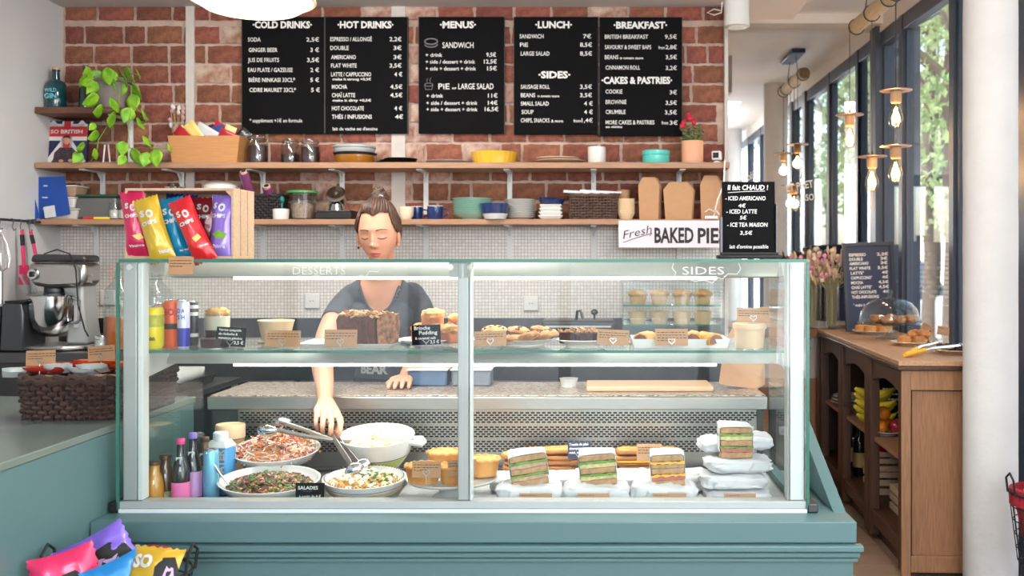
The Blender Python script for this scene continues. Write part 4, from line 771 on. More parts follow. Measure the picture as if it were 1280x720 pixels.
# ---------------------------------------------------------------- refrigerated display case
CXC = -.381
t = CASE = thing('display_case', 'glass-fronted refrigerated display case on a teal panelled base', 'display case', (CXC, 2.9, 0))
def cb(name, x0, x1, y0, y1, z0, z1, m, bev=0., par=None): return ob(name, G().box(x0-CXC, x1-CXC, y0-2.9, y1-2.9, z0, z1), m, par or t, bev=bev)
x0, x1 = -1.385, .622
cb('cabinet', x0, x1, 2.96, 3.95, .0, .565, m_dsteel)
cb('base_panel', -1.418, .735, 2.79, 2.955, 0, .552, m_teal)
cb('ledge', -1.418, .741, 2.775, 2.958, .553, .612, m_teal, .003)
cb('moulding', -1.418, .757, 2.757, 2.79, .531, .549, m_teal, .004)
cb('moulding', -1.418, .750, 2.768, 2.79, .512, .527, m_teal, .004)
cb('moulding', -1.418, .745, 2.776, 2.79, .498, .509, m_teal, .003)
ob('end_panel', G().prism([(2.88-2.9, .612), (3.95-2.9, .612), (3.95-2.9, .86), (3.52-2.9, .86)], .70-CXC, .738-CXC, 'x'), m_teal, t, bev=.002)
cb('end_base', .625, .735, 2.96, 3.95, 0, .608, m_teal)
cb('deck', x0+.01, x1-.01, 2.935, 3.545, .566, .598, m_steel)
cb('front_rail', x0-.0, x1, 2.878, 2.93, .624, .645, m_alu, .002)
cb('lower_strip', x0+.0, x1, 2.872, 2.93, .6125, .6235, m_wpvc)
cb('rubber_foot', -1.412, -1.387, 2.87, 2.93, .613, .645, m_black, .004); cb('rubber_foot', .624, .655, 2.87, 3.0, .613, .64, m_dsteel, .004)
for a, b, nm, m in ((-1.378, -1.338, 'post', m_alu), (-1.336, -1.320, 'post_trim', m_wpvc), (-.398, -.366, 'post', m_alu), (-.364, -.356, 'post_trim', m_wpvc), (.575, .616, 'post', m_wpvc), (.566, .573, 'post_trim', m_alu)):
    cb(nm, a, b, 2.886, 2.928, .646, 1.343, m, .003)
cb('front_pane', x0+.002, -.385, 2.878, 2.884, .646, 1.343, m_glass); cb('front_pane', -.38, x1-.002, 2.878, 2.884, .646, 1.343, m_glass)
cb('top_pane', x0, x1, 2.878, 3.42, 1.345, 1.352, m_gls); cb('glass_edge', x0, x1, 2.873, 2.8775, 1.343, 1.3525, m_edge)
for x in (x0-.006, x1): 
    cb('side_pane', x, x+.006, 2.88, 3.5, .646, 1.343, m_glass); cb('glass_edge', x-.001, x+.007, 2.872, 2.879, .62, 1.343, m_edge)
for px in (162, 563, 588, 994): ob('hinge', G().lathe([(0, -.01), (.009, -.01), (.009, 0), (0, 0)], 16, M=Matrix.Translation((WX(px, 2.88)-CXC, -.022, WZ(334, 2.88))) @ Matrix.Rotation(-PI/2, 4, 'X') @ Matrix.Scale(-1, 4, (0, 0, 1))), m_chrome, t)
for px in (568, 582): cb('hinge_plate', WX(px-7, 2.88), WX(px+6, 2.88), 2.884, 2.888, WZ(347, 2.88), WZ(327, 2.88), m_alu)
# glass shelf, lamp housings
cb('glass_shelf', x0+.03, x1-.03, 2.935, 3.42, 1.073, 1.081, m_gls); cb('glass_edge', x0+.03, x1-.03, 2.932, 2.9349, 1.073, 1.081, m_edge)
m_led = mat('led_tube', (255, 252, 245), .5, emit=8)
for zt, zb in ((1.343, 1.291), (1.069, 1.012)):
    ob('lamp_housing', G().prism([(3.16-2.9, zb+.006), (3.24-2.9, zb+.0), (3.24-2.9, zt), (3.20-2.9, zt), (3.165-2.9, zb+.02)], x0+.012-CXC, x1-.012-CXC, 'x'), m_alu, t)
    cb('led_tube', WX(294, 3.19), WX(895, 3.19), 3.175, 3.195, zb-.004, zb+.004, m_led)
    for sx, sg in ((x0+.012, 1), (x1-.012, -1)):
        ob('bracket', G().prism([(2.94-2.9, zt), (3.24-2.9, zt), (3.24-2.9, zb), (2.94-2.9, zb-.03 if zt < 1.2 else zb+.03)], min(sx, sx+sg*.004)-CXC, max(sx, sx+sg*.004)-CXC, 'x'), m_wpvc, t)
    l = light('case_led', 'AREA', (CXC, 3.185, zb-.01), 4.6, (1, .96, .9), 1.55, .015); l.rotation_euler = (0, 0, 0)
# rear: granite worktop, steel edge, perforated back
cb('granite_top', x0, x1, 3.56, 3.95, .838, .862, m_gran, .003)
cb('steel_edge', x0-.002, x1+.002, 3.535, 3.559, .812, .858, m_steel, .003)
cb('rear_box', x0+.01, x1-.01, 3.6, 3.94, .566, .836, m_dsteel)
g = G(); xa, xb = x0+.012, x1-.012; yp = 3.555; k = yp/F
rowsy = [516, 519, 522, 524.7, 527.6, 534, 536.8, 539.7, 542.6, 545.6, 552, 555, 558, 561, 563.8]
prev = .815
def q(xa, xb, z0, z1): g.add([(xa-CXC, 0, z0), (xb-CXC, 0, z0), (xb-CXC, 0, z1), (xa-CXC, 0, z1)], [(0, 1, 2, 3)])
for i, ry in enumerate(rowsy):
    zc_ = WZ(ry, yp); zt = zc_+.0027; zb = zc_-.0027; q(xa, xb, zt, prev); x = WX(300, yp)+(.01 if i % 2 else 0); q(xa, x, zb, zt)
    xe = WX(950-i*3, yp)
    while x < xe: q(x+.0132, x+.0198, zb, zt); x += .0198
    q(x, xb, zb, zt); prev = zb
q(xa, xb, .6, prev)
ob('perforated_panel', g, m_steel, t, loc=(0, yp-2.9, 0), smooth=False, solid=0)
cb('dark_backing', xa, xb, 3.575, 3.579, .6, .812, m_black)
cb('dark_panel', x0+.012, WX(297, 3.55), 3.548, 3.5535, .606, .811, m_dsteel); cb('dark_panel', WX(946, 3.55), x1-.012, 3.548, 3.5535, .606, .811, m_dsteel)
cb('label_plate', WX(921, 3.55), WX(942, 3.55), 3.548, 3.553, WZ(544, 3.55), WZ(533, 3.55), m_wpvc, .001); cb('label_window', WX(924, 3.55), WX(939, 3.55), 3.5465, 3.5479, WZ(541, 3.55), WZ(536, 3.55), m_alu)
cb('deck_strip', x0+.02, x1-.02, 3.50, 3.545, .598, .606, m_black)
# white marker writing on the front glass
def cloud(name, pts, par, r=.0011): return ob(name, G().tube([(WX(a, 2.876)-CXC, -.0245, WZ(b, 2.876)) for a, b in pts], r, 4), m_chalk, par)
text('lettering', [('DESSERTS', 366, 343, 9, 66, -.008), ('SIDES', 853, 343, 9.5, 52, -.01)], t, CX+CXC*F/2.876, CY+CZ*F/2.876, F/2.876, -.0245, m_chalk)
cloud('drawn_cloud', [(842, 329), (840, 335), (845, 341), (842, 347), (850, 349), (858, 346), (868, 352), (880, 350), (890, 354), (898, 347), (903, 349), (910, 342), (921, 343), (926, 336), (923, 329)], t)
cloud('drawn_cloud', [(372, 345), (385, 347), (395, 344), (410, 348), (425, 345), (440, 348), (452, 344), (457, 346), (462, 339), (472, 340), (476, 334)], t)
# ---------------------------------------------------------------- little cards
m_wire = mat('card_holder_wire', (186, 186, 184), .3, 1.)
def scrib(w_, n, seed, top=.8):
    g = G(); r = random.Random(seed)
    for i in range(n):
        z = top-.17*i; x = .06
        while x < (.92 if i < n-1 else .5):
            l = r.uniform(.03, .12); g.box(x*w_-w_/2, (x+l)*w_-w_/2, -.0012, -.0004, 0, .0018); 
            for v in range(len(g.v)-8, len(g.v)): g.v[v] = (g.v[v][0], g.v[v][1], g.v[v][2]+z*.04)
            x += l+.03
    return g
def card(lab, x0, y0, x1, y1, d, m=None, zb=None, tilt=0, holder=True, lines=None, txt=None, name='price_card', tc=None):
    m = m or m_kraft; k = d/F; w_ = (x1-x0)*k; h_ = (y1-y0)*k; c = W((x0+x1)/2, y1, d)
    t = thing(name, lab, 'price card', c, (-.12, tilt, 0)); ob('card', G().box(-w_/2, w_/2, 0, .0012, 0, h_), m, t)
    if txt: text('lettering', txt, t, (x0+x1)/2, y1, 1/k, -.001, tc or m_chalk)
    else:
        g = scrib(w_, lines or 3, x0+y0); g.v = [(a, b, c_*h_/.04) if 0 else (a, b, c_*(h_/.042)) for a, b, c_ in g.v]; ob('handwriting', g, m_ink, t)
    if holder and zb is not None:
        hz = zb-c.z; ob('holder', G().tube([(a*.011, -.004, .004+(b)*.009) for a, b in hp], .0009, 5).tube([(0, -.004, .004), (0, -.004, hz+.002)], .0009, 5).tube([(-.018, -.012, hz+.0015), (.018, -.012, hz+.0015), (.018, .012, hz+.0015), (-.018, .012, hz+.0015)], .0011, 5, True), m_wire, t)
    return t
ZS = 1.0815
# ---------------------------------------------------------------- upper glass shelf
def can(lab, px, y0, w_, d, band, m, txt, tcol, h=None, extra=()):
    k = d/F; r = w_*k/2; h = (435-y0)*k; x = WX(px, d)
    t = thing('drink_can', lab, 'can', (x, d, ZS), group='drink cans in the case')
    ob('body', G().lathe([(0, .004), (r*.8, .001), (r*.85, 0), (r, .01), (r, h-.012), (r*.86, h-.003)], 28), m, t)
    ob('lid', G().lathe([(r*.87, h-.003), (r*.88, h), (r*.8, h), (r*.78, h-.003), (0, h-.003)], 24), m_chrome, t)
    for nm, z0_, z1_, mm in extra: ob(nm, G().open_lathe([(r*1.004, h*z0_), (r*1.004, h*z1_)], 28), mm, t)
    if txt: text('lettering', txt, t, px, 435, 1/k, -r*1.01-.001, tcol)
    return t
m_lem = mat('lemon_can', (232, 214, 30), .3, .1); m_oran = mat('orange_can', (238, 140, 44), .3, .1); m_redo = mat('red_orange_can', (232, 96, 36), .3, .1)
can('lemon yellow drink can at the left end of the glass shelf', 190, 382, 28, 2.99, None, m_lem, [('Léon', 186, 424, 6, 14, .02)], m_black, extra=[('lemon_print', .52, .8, mat('lemon_print', (206, 190, 40), .4, col2=(150, 170, 40), scale=60))])
can('orange and yellow drink can just behind the lemon yellow one', 202, 382, 20, 3.09, None, m_oran, None, None, extra=[('label_band', .2, .6, mat('orange_print', (244, 180, 60), .4, col2=(220, 110, 30), scale=50))])
can('red-orange drink can reading BO beside the yellow cans', 215, 376, 20, 3.05, None, m_redo, [('BO', 209, 395, 8, 13, .04)], m_br, extra=[('label_band', .38, .5, m_black)])
can('slim lilac and blue drink can reading DASH', 229.5, 376, 15, 3.02, None, mat('lilac_can', (206, 208, 232), .3, .2), [('D A', 225, 391, 5, 9, .03), ('S H', 225, 399, 5, 9, .03)], mat('blue_ink', (60, 80, 190), .5), extra=[('blue_half', .03, .42, mat('blue_can', (44, 52, 160), .3, .2))])
can('black and white patterned drink can, rightmost of the cans', 241.5, 380, 13, 3.1, None, mat('dark_can', (36, 36, 40), .3), None, None, extra=[('white_band', .68, .76, m_porc), ('white_band', .84, .92, m_porc), ('white_band', .2, .28, m_porc)])
m_cream2 = mat('whipped_cream', (240, 226, 200), .7, bump=.4); m_com = mat('dark_compote', (52, 26, 28), .4)
for i, (px, d) in enumerate([(272, 3.14), (289, 3.06)]):
    t = thing('dessert_glass', ['glass dessert pot with crumble topping behind the chalk card', 'dessert pot of dark compote, right behind the chalk card'][i], 'dessert', (WX(px, d), d, ZS), group='dessert pots in the case')
    hh = .1 if i == 0 else .06; ob('glass', G().open_lathe([(0, .002), (.036, .002), (.04, .02), (.042, hh)], 26), m_gl2, t)
    ob('compote', G().lathe([(0, .005), (.034, .005), (.038, .045), (0, .046)], 22), m_com, t)
    if i == 0: ob('cream', G().lathe([(.036, .047), (.038, .09), (0, .092)], 22), m_cream2, t); ob('crumble', G().ell((0, 0, .1), (.036, .036, .016), 18, 10, .5, 6, 2), m_muf, t)
t = thing('metal_tin', 'shallow round tin of dark compote beside the dessert pots', 'dessert', (WX(270, 3.0), 3.0, ZS)); ob('tin', G().lathe([(0, 0), (.043, 0), (.046, .03), (0, .03)], 30), m_com, t); ob('rim', G().lathe([(.044, 0), (.05, .001), (.05, .003), (.044, .004)], 30), m_steel, t)
card('small black chalk card in front of the dessert pots', 269, 409, 306, 433, 2.965, m_board, ZS, .05, txt=[('Verrine compotée', 272, 414, 3, 28, .02), ('de rhubarbe &', 272, 419, 3, 24, .02), ('mascarpone spéculoos', 272, 424, 3, 30, .02), ('3,5 €', 292, 430, 4, 12, .02)], name='chalk_card')
# soup bowl in kraft
t = thing('kraft_bowl', 'brown kraft bowl of grated topping on two saucers', 'bowl', (WX(345, 3.1), 3.1, ZS+.017))
ob('bowl', G().lathe([(0, 0), (.042, 0), (.055, .058), (.057, .06), (.055, .063), (.052, .06), (.05, .048), (0, .048)], 30), m_kraftl, t); ob('filling', G().ell((0, 0, .048), (.046, .046, .01), 18, 8, .5, 5, 1), m_muf, t)
for i, z in enumerate((0, .008)): tag(ob('saucer', G().lathe([(0, 0), (.04, 0), (.056, .006), (.054, .008), (0, .003)], 28), m_cream, loc=(WX(345, 3.1), 3.1, ZS+z)), ['lower cream saucer under the kraft bowl', 'upper cream saucer right under the kraft bowl'][i], 'saucer')
card('brown kraft card in front of the kraft bowl of topping', 331, 413, 375, 433, 2.97, None, ZS, .02)
def plate(name, lab, px, d, z, r, m=None, h=.018, sx=1, sy=1, foot=.6, group=None, cat='plate'):
    return tag(ob(name, G().lathe([(0, 0), (r*foot, 0), (r*foot, .003), (r*.97, h), (r, h+.001), (r*.97, h+.003), (r*foot, .008), (0, .007)], 44, sx=sx, sy=sy), m or m_porc, loc=(WX(px, d), d, z)), lab, cat, group)
def rplate(name, lab, px0, px1, d, dep, z, h=.016, m=None):
    k = d/F; w_ = (px1-px0)*k/2; t_ = ob(name, G().add([(-w_+.02, -dep+.02, 0), (w_-.02, -dep+.02, 0), (w_-.02, dep-.02, 0), (-w_+.02, dep-.02, 0), (-w_, -dep, h), (w_, -dep, h), (w_, dep, h), (-w_, dep, h), (-w_+.02, -dep+.02, .005), (w_-.02, -dep+.02, .005), (w_-.02, dep-.02, .005), (-w_+.02, dep-.02, .005)],
        [(3, 2, 1, 0), (0, 1, 5, 4), (1, 2, 6, 5), (2, 3, 7, 6), (3, 0, 4, 7), (4, 5, 9, 8), (5, 6, 10, 9), (6, 7, 11, 10), (7, 4, 8, 11), (8, 9, 10, 11)]), m or m_porc, loc=(WX((px0+px1)/2, d), d, z), bev=.003)
    return tag(t_, lab, 'plate')
# loaf cake
rplate('rectangular_plate', 'white rectangular plate carrying the sliced loaf cake', 381, 501, 3.08, .11, ZS)
m_loaf = mat('loaf_crust', (104, 62, 42), .8, var=.3, scale=30, bump=.5, bscale=60); m_loafc = mat('loaf_crumb', (160, 112, 74), .9, var=.5, scale=60, bump=.5, bscale=80, col2=(96, 60, 40)); m_nut = mat('caramel_flakes', (202, 146, 88), .6, var=.4, scale=40)
t = thing('loaf_cake', 'dark brown loaf cake topped with flakes, cut face to the right', 'cake', (WX(461, 3.08), 3.07, ZS+.007), (0, 0, -.5))
pf = [(-.05, 0), (.05, 0), (.058, .075), (.05, .088), (.02, .098), (-.02, .098), (-.05, .088), (-.058, .075)]
def loafslice(y0, y1): 
    g = G(); pp = [(a, b) for a, b in pf]; g.prism(pp, y0, y1, 'y'); return g
M = Matrix.Rotation(PI/2, 4, 'Z')
for i, (a, b) in enumerate([(-.07, -.048), (-.046, -.024), (-.022, .08)]):
    g = loafslice(a, b); g.v = [tuple((Matrix.Rotation(-PI/2, 4, 'Z') @ Vector(v))) for v in g.v]; g.v = [(-x, y, z) for x, y, z in g.v]; g.f = [f[::-1] for f in g.f]; ob('slice', g, m_loaf, t, bev=.004)
g = G(); g.prism([(a*.94, b*.97+.002) for a, b in pf], .0, .0015, 'x'); ob('cut_face', g, m_loafc, t, loc=(.0805, 0, 0))
g = G(); rr = random.Random(8)
for _ in range(170):
    x, y = rr.uniform(-.078, .078), rr.uniform(-.052, .052); z = .096-(abs(y)/.05)**2*.012; M = Matrix.Translation((x, y, z+.004)) @ Euler((rr.uniform(-.6, .6), rr.uniform(-.6, .6), rr.random()*6)).to_matrix().to_4x4(); g.box(-.009, .009, -.005, .005, -.001, .0015, M)
tag(ob('flakes', g, m_nut, t), None, None, kind='stuff')
card('brown kraft card in front of the loaf cake', 405, 412, 446, 433, 2.955, None, ZS, 0)
# brioche plate
plate('round_plate', 'white and blue rimmed plate of brioche pudding', 537, 3.12, ZS, .1, mat('blue_white_glaze', (226, 230, 240), .2, coat=.3))
m_bri = mat('brioche', (226, 158, 82), .7, var=.45, scale=22, bump=.6, bscale=50); m_bris = mat('brioche_side', (190, 112, 66), .75, var=.2, scale=25, bump=.3)
for i, (px, z, d, s) in enumerate([(541, .045, 3.14, .036), (562, .0, 3.08, .035), (546, .0, 3.1, .034), (528, .0, 3.16, .034), (572, .028, 3.18, .03)]):
    t = thing('brioche_pudding', 'golden piece of brioche pudding, '+['topmost of the pile', 'front right of the pile', 'middle of the pile behind the chalk card', 'left back of the pile', 'rear one beside the middle post'][i], 'pastry', (WX(px, d), d, ZS+.009+z), (0, 0, i), group='brioche puddings')
    ob('side', G().box(-s*.9, s*.9, -s*.8, s*.8, 0, .036), m_bris, t, bev=.008); ob('crust', G().ell((0, 0, .04), (s*1.05, s, .02), 16, 10, .35, 4, i), m_bri, t)
card('black chalk card reading Brioche pudding', 515, 406, 551, 431, 2.97, m_board, ZS, -.04, txt=[('Brioche', 518, 412, 4.5, 20, .02), ('Pudding', 524, 418, 4.5, 23, .02), ('& caramel salé', 519, 424, 3, 26, .02), ('3,5 €', 538, 429.5, 4, 11, .02)], name='chalk_card')
# cookies
m_cook = mat('cookie_dough', (212, 158, 104), .85, var=.45, scale=28, bump=.7, bscale=60, col2=(168, 112, 66)); m_chip = mat('dark_chocolate', (58, 34, 26), .5)
def cookie(lab, px, d, z, r, tilt=(0, 0, 0), group='cookies in the case', name='cookie', m=None, h=.013, chips=True):
    t = thing(name, lab, 'cookie', (WX(px, d), d, z), tilt, group); ob('dough', G().ell((0, 0, h), (r, r, h), 22, 10, .18, 3.5, px), m or m_cook, t)
    if chips:
        g = G(); q_ = random.Random(int(px*7))
        for _ in range(9): a = q_.random()*6.28; b = q_.random()*r*.8; g.ell((b*math.cos(a), b*math.sin(a), h*2*(1-(b/r)**2*.35)), (.005, .005, .003), 6, 4)
        ob('chips', g, m_chip, t)
plate('round_plate', 'white plate of cookies on the glass shelf', 655, 3.12, ZS, .098)
for i, a in enumerate([(642, 3.06, .0, (0, 0, 0)), (672, 3.08, 0, (0, 0, 1)), (655, 3.16, .0, (0, 0, 2)), (685, 3.14, .008, (0, 0, 3)), (648, 3.1, .022, (.1, .1, 0)), (676, 3.1, .024, (-.1, .15, 0)), (662, 3.03, .01, (-.25, 0, 1)), (684, 3.06, .014, (.1, -.2, 0))]):
    cookie('chunky cookie on the round plate, '+['left bottom', 'right bottom', 'middle back', 'right back', 'left top', 'right top', 'leaning at the front', 'far right leaning'][i], a[0], a[1], ZS+.012+a[2], .036, a[3])
plate('round_plate', 'white plate behind the kraft card left of the cookies', 612, 3.14, ZS, .07)
cookie('large cookie standing above the kraft card beside the middle post', 618, 3.12, ZS+.035, .04, (.15, 0, 0)); cookie('cookie under the large one beside the middle post', 614, 3.14, ZS+.013, .038)
card('brown kraft card in front of the cookies, right of the middle post', 593, 414, 633, 432, 2.98, None, ZS, -.03)
# brownies
plate('round_plate', 'white plate of brownies on the glass shelf', 728, 3.1, ZS, .086, sx=1.0)
m_brow = mat('brownie', (72, 46, 38), .8, var=.35, scale=35, bump=.5, bscale=60)
for i, (px, d) in enumerate([(709, 3.08), (729, 3.06), (746, 3.08), (722, 3.15), (740, 3.15)]):
    t = thing('brownie', 'dark square brownie with caramel shavings, '+['leftmost', 'middle front', 'right front', 'left back', 'right back'][i], 'brownie', (WX(px, d), d, ZS+.009), (0, 0, i*.5), group='brownies on the plate')
    ob('cake', G().box(-.024, .024, -.022, .022, 0, .034), m_brow, t, bev=.005)
    g = G()
    for _ in range(12): x, y = rr.uniform(-.02, .02), rr.uniform(-.02, .02); g.tube([(x, y, .036), (x+rr.uniform(-.015, .015), y+.006, .043), (x+rr.uniform(-.02, .02), y-.01, .036)], .0012, 4)
    tag(ob('shavings', g, m_nut, t), None, None, kind='stuff')
card('reddish kraft card at the right of the brownies', 746, 412, 786, 431, 3.0, None, ZS, .05)
# sausage rolls on a white tray
t = thing('white_tray', 'white rectangular tray of sausage rolls', 'tray', (WX(849, 3.06), 3.08, ZS)); k = 3.06/F; tray4(t, 57*k, .08, 60*k, .085, .028, .005, m_porc)
m_puff = mat('puff_pastry', (228, 160, 76), .6, var=.35, scale=26, bump=.4, bscale=50); m_saus = mat('sausage_filling', (138, 78, 58), .8, var=.5, scale=60)
for i, (px, d) in enumerate([(806, 3.05), (828, 3.09), (846, 3.08), (866, 3.08), (886, 3.04)]):
    t = thing('sausage_roll', 'golden sausage roll on the white tray, '+['leftmost', 'second from left', 'middle one behind the card', 'second from right', 'rightmost'][i], 'pastry', (WX(px, d), d, ZS+.009), (0, 0, rr.uniform(-.4, .4)), group='sausage rolls')
    pr = [(-.026, 0), (.028, 0), (.03, .018), (.018, .034), (-.004, .038), (-.022, .028), (-.028, .012)]
    ob('pastry', G().prism(pr, -.045, .045, 'y'), m_puff, t, bev=.004); ob('filling', G().prism([(a*.74, b*.72+.005) for a, b in pr], -.047, -.0455, 'y'), m_saus, t)
card('brown kraft card in front of the sausage rolls', 819, 411, 860, 432, 2.985, None, ZS, 0, lines=4)
t = thing('soup_tub', 'pale kraft soup tub with lid at the right end of the shelf', 'tub', (WX(937, 3.02), 3.02, ZS)); k = 3.02/F
ob('tub', G().lathe([(0, 0), (17*k, 0), (19.5*k, 25*k), (0, 25*k)], 32), m_kraftl, t); ob('lid', G().lathe([(20*k, 24*k), (21*k, 24*k), (21*k, 30*k), (19*k, 31*k), (0, 30*k)], 32), m_kraftl, t)
card('brown kraft card standing on the soup tub lid', 921, 385, 962, 403, 3.02, None, WZ(405, 3.02), .02, lines=3)
# ---------------------------------------------------------------- lower deck
ZD = .599
def bits(t, name, m, n, rx, ry, z0, h, size, seed, elong=1., cx=0, cy=0, flat=.5):
    r_ = random.Random(seed); g = G()
    for _ in range(n):
        a = r_.random()*6.283; q_ = r_.random()**.5; x, y = cx+q_*rx*math.cos(a), cy+q_*ry*math.sin(a); z = z0+h*(1-q_**2)*r_.uniform(.75, 1.05)
        M = Matrix.Translation((x, y, z)) @ Euler((r_.uniform(-.8, .8), r_.uniform(-.8, .8), r_.random()*6.28)).to_matrix().to_4x4(); s = size*r_.uniform(.6, 1.3)
        if elong > 3:
            c_ = r_.uniform(-.4, .4)*s*elong; g.tube([M @ Vector((-s*elong, 0, 0)), M @ Vector((0, c_, s*.8)), M @ Vector((s*elong, 0, 0))], s*.5, 4)
        else: g.ell((0, 0, 0), (s*elong, s, s*flat), 7, 5, .3, 3, _*.3, M=M)
    tag(ob(name, g, m, t), None, None, kind='stuff')
def bowl(lab, px, d, z, rx, ry, h, m, parts=(), n=48, base=.5, group='salad bowls', tilt=.18):
    t = thing('salad_bowl', lab, 'bowl', (WX(px, d), d, z+ry*base*math.sin(tilt)), (tilt, 0, 0), group=group)
    ob('bowl', G().lathe([(0, 0), (base, 0), (base+.02, .05*h), (.75+.1*base, h*.45), (.97, h*.95), (1.0, h), (.955, h), (.9, h*.85), (.7, h*.4), (base*.9, h*.15), (0, h*.12)], n, sx=1, sy=1), m, t) if False else None
    g = G(); pr = [(0, 0), (base, 0), (base+.05, .06*h), (.5*(base+1)+.08, h*.45), (.985, h*.94), (1.0, h), (.955, h*1.0), (.9, h*.8), (.7, h*.5), (0, h*.35)]
    g.lathe([(r, zz) for r, zz in pr], n, sx=rx, sy=ry); ob('bowl', g, m, t)
    for nm, z0_, z1_, mm in parts:
        def rr_(zz):
            for (ra, za), (rb, zb_) in zip(pr[1:6], pr[2:6]):
                if za <= zz <= zb_: return ra+(rb-ra)*(zz-za)/(zb_-za+1e-9)
            return 1
        g = G(); g.open_lathe([(rr_(z0_*h)*1.006, z0_*h), (rr_((z0_+z1_)/2*h)*1.006, (z0_+z1_)/2*h), (rr_(z1_*h)*1.006, z1_*h)], n, sx=rx, sy=ry); ob(nm, g, mm, t)
    return t
def standg(lab, px, d, z, r, h): return tag(ob('glass_stand', G().lathe([(0, 0), (r*.75, 0), (r*.6, h*.3), (r*.55, h*.6), (r, h-.004), (r, h), (0, h)], 32), m_gl2, loc=(WX(px, d), d, z)), lab, 'stand')
standg('clear glass riser under the coleslaw bowl', 346, 3.28, ZD, .11, .055); standg('clear glass riser under the tall white pasta bowl', 470, 3.32, ZD, .12, .05)
m_org = mat('shredded_carrot', (232, 142, 84), .6, var=.2, scale=40); m_cab = mat('shredded_cabbage', (238, 216, 196), .6, var=.15); m_rcab = mat('red_cabbage', (156, 78, 100), .6, var=.3); m_bean = mat('grain_brown', (132, 92, 76), .7, var=.4, scale=40); m_green = mat('herb_green', (92, 128, 58), .6, var=.4); m_kid = mat('kidney_red', (92, 34, 44), .4, coat=.3); m_pale = mat('pasta_pale', (236, 216, 166), .5, var=.15, coat=.2); m_potato = mat('roast_potato', (214, 160, 92), .6, var=.3, scale=30); m_ched = mat('feta_white', (244, 236, 214), .6); m_pink2 = mat('pink_grain', (206, 160, 140), .6)
t = bowl('white oval bowl heaped with orange and purple coleslaw', 346, 3.28, ZD+.055, .146, .125, .062, m_porc, base=.45)
bits(t, 'coleslaw_carrot', m_org, 420, .122, .1, .045, .062, .0045, 1, 5); bits(t, 'coleslaw_cabbage', m_cab, 420, .122, .1, .046, .064, .0045, 2, 5); bits(t, 'coleslaw_red_cabbage', m_rcab, 140, .12, .095, .048, .064, .0045, 3, 5); ob('mound', G().ell((0, 0, .05), (.118, .096, .045), 24, 12, flat=.0), mat('coleslaw_base', (222, 160, 126), .7, var=.3, scale=60), t)
t = bowl('white oval bowl of dark grain and bean salad at the front', 338, 3.07, ZD, .158, .115, .062, m_porc, base=.5)
ob('mound', G().ell((0, 0, .036), (.125, .086, .02), 24, 12, flat=.004), m_bean, t)
for nm, m, n_, s, e in (('grains', m_bean, 420, .0055, 1.4), ('herbs', m_green, 150, .006, 2.2), ('kidney_beans', m_kid, 90, .008, 1.5), ('pink_grains', m_pink2, 260, .005, 1.3), ('nuts', m_potato, 60, .006, 1.5)): bits(t, 'salad_'+nm, m, n_, .128, .09, .044, .02, s, len(nm)+n_, e)
t = bowl('tall white handled bowl of pale pasta salad at the back', 472, 3.32, ZD+.05, .127, .118, .105, m_porc, parts=[('green_stripe', .02, .4, mat('lime_glaze', (206, 212, 110), .3)), ('black_line', .42, .45, m_black)], base=.6)
ob('mound', G().ell((0, 0, .062), (.1, .092, .03), 24, 12), m_pale, t); bits(t, 'salad_pasta', m_pale, 260, .098, .09, .07, .03, .009, 11, 1.6); bits(t, 'salad_cream', m_ched, 160, .095, .088, .072, .03, .007, 12, 1.4); bits(t, 'salad_herbs', m_green, 14, .09, .085, .076, .028, .003, 13, 2)
ob('handle', G().tube([(.115, -.03, .088), (.155, -.035, .085), (.158, -.01, .085), (.15, .01, .085), (.118, .01, .088)], [.009, .012, .012, .012, .009], 10), m_porc, t)
t = bowl('patterned white bowl of potato salad that the woman is serving', 456, 3.10, ZD, .131, .115, .062, m_porc, tilt=.11, parts=[('yellow_line', .5, .58, mat('amber_stripe', (214, 170, 80), .4)), ('brown_line', .3, .34, mat('brown_stripe', (120, 84, 60), .4)), ('blue_line', .7, .73, mat('blue_stripe', (70, 84, 130), .4))], base=.62)
g = G()
for k_ in range(64): a = k_*2*PI/64; g.ell((.127*math.cos(a)*.965, .1115*math.sin(a)*.965, .0655), (.002, .002, .002), 5, 4)
ob('rim_pattern', g, MATS['blue_stripe'], t)
ob('mound', G().ell((0, 0, .035), (.11, .096, .028), 24, 12), m_potato, t); bits(t, 'salad_potato', m_potato, 230, .11, .095, .04, .028, .0095, 14, 1.25, flat=.8); bits(t, 'salad_feta', m_ched, 70, .1, .085, .046, .03, .009, 15, 1.3, flat=.7); bits(t, 'salad_herbs', m_green, 60, .07, .06, .05, .028, .007, 16, 2, cx=.02)
bits(t, 'salad_pale_cubes', m_pale, 120, .11, .095, .042, .028, .008, 17, 1.2, flat=.8)
def spoon(name, lab, pts, r, bl, br_, n=None, cat='spoon'):
    t = thing(name, lab, cat, pts[0]); b = Vector(pts[0])
    ob('handle', G().tube([Vector(p)-b for p in pts], r, 8), m_steel, t)
    e = Vector(pts[-1]); dv = (e-Vector(pts[-2])).normalized(); M = Matrix.Translation(e-b+dv*bl*.8) @ dv.to_track_quat('X', 'Z').to_matrix().to_4x4()
    g = G(); g.ell((0, 0, 0), (bl, br_, br_*.45), 20, 10); g2 = G(); g2.v = g.v; g2.f = [f for f in g.f if sum(g.v[i][2] for i in f)/len(f) < .0]; g3 = G().add(g2.v, g2.f, M); ob('bowl', g3, m_chrome, t, solid=.0015); return t
spoon('serving_spoon', 'steel serving spoon resting in the grain salad', [W(258, 566, 3.02), W(275, 592, 3.03), W(288, 608, 3.04)], .0035, .03, .02)
spoon('serving_spoon', 'steel spoon dug into the pale pasta salad', [W(390, 540, 3.3), W(430, 552, 3.3), W(460, 553, 3.3)], .006, .035, .028)
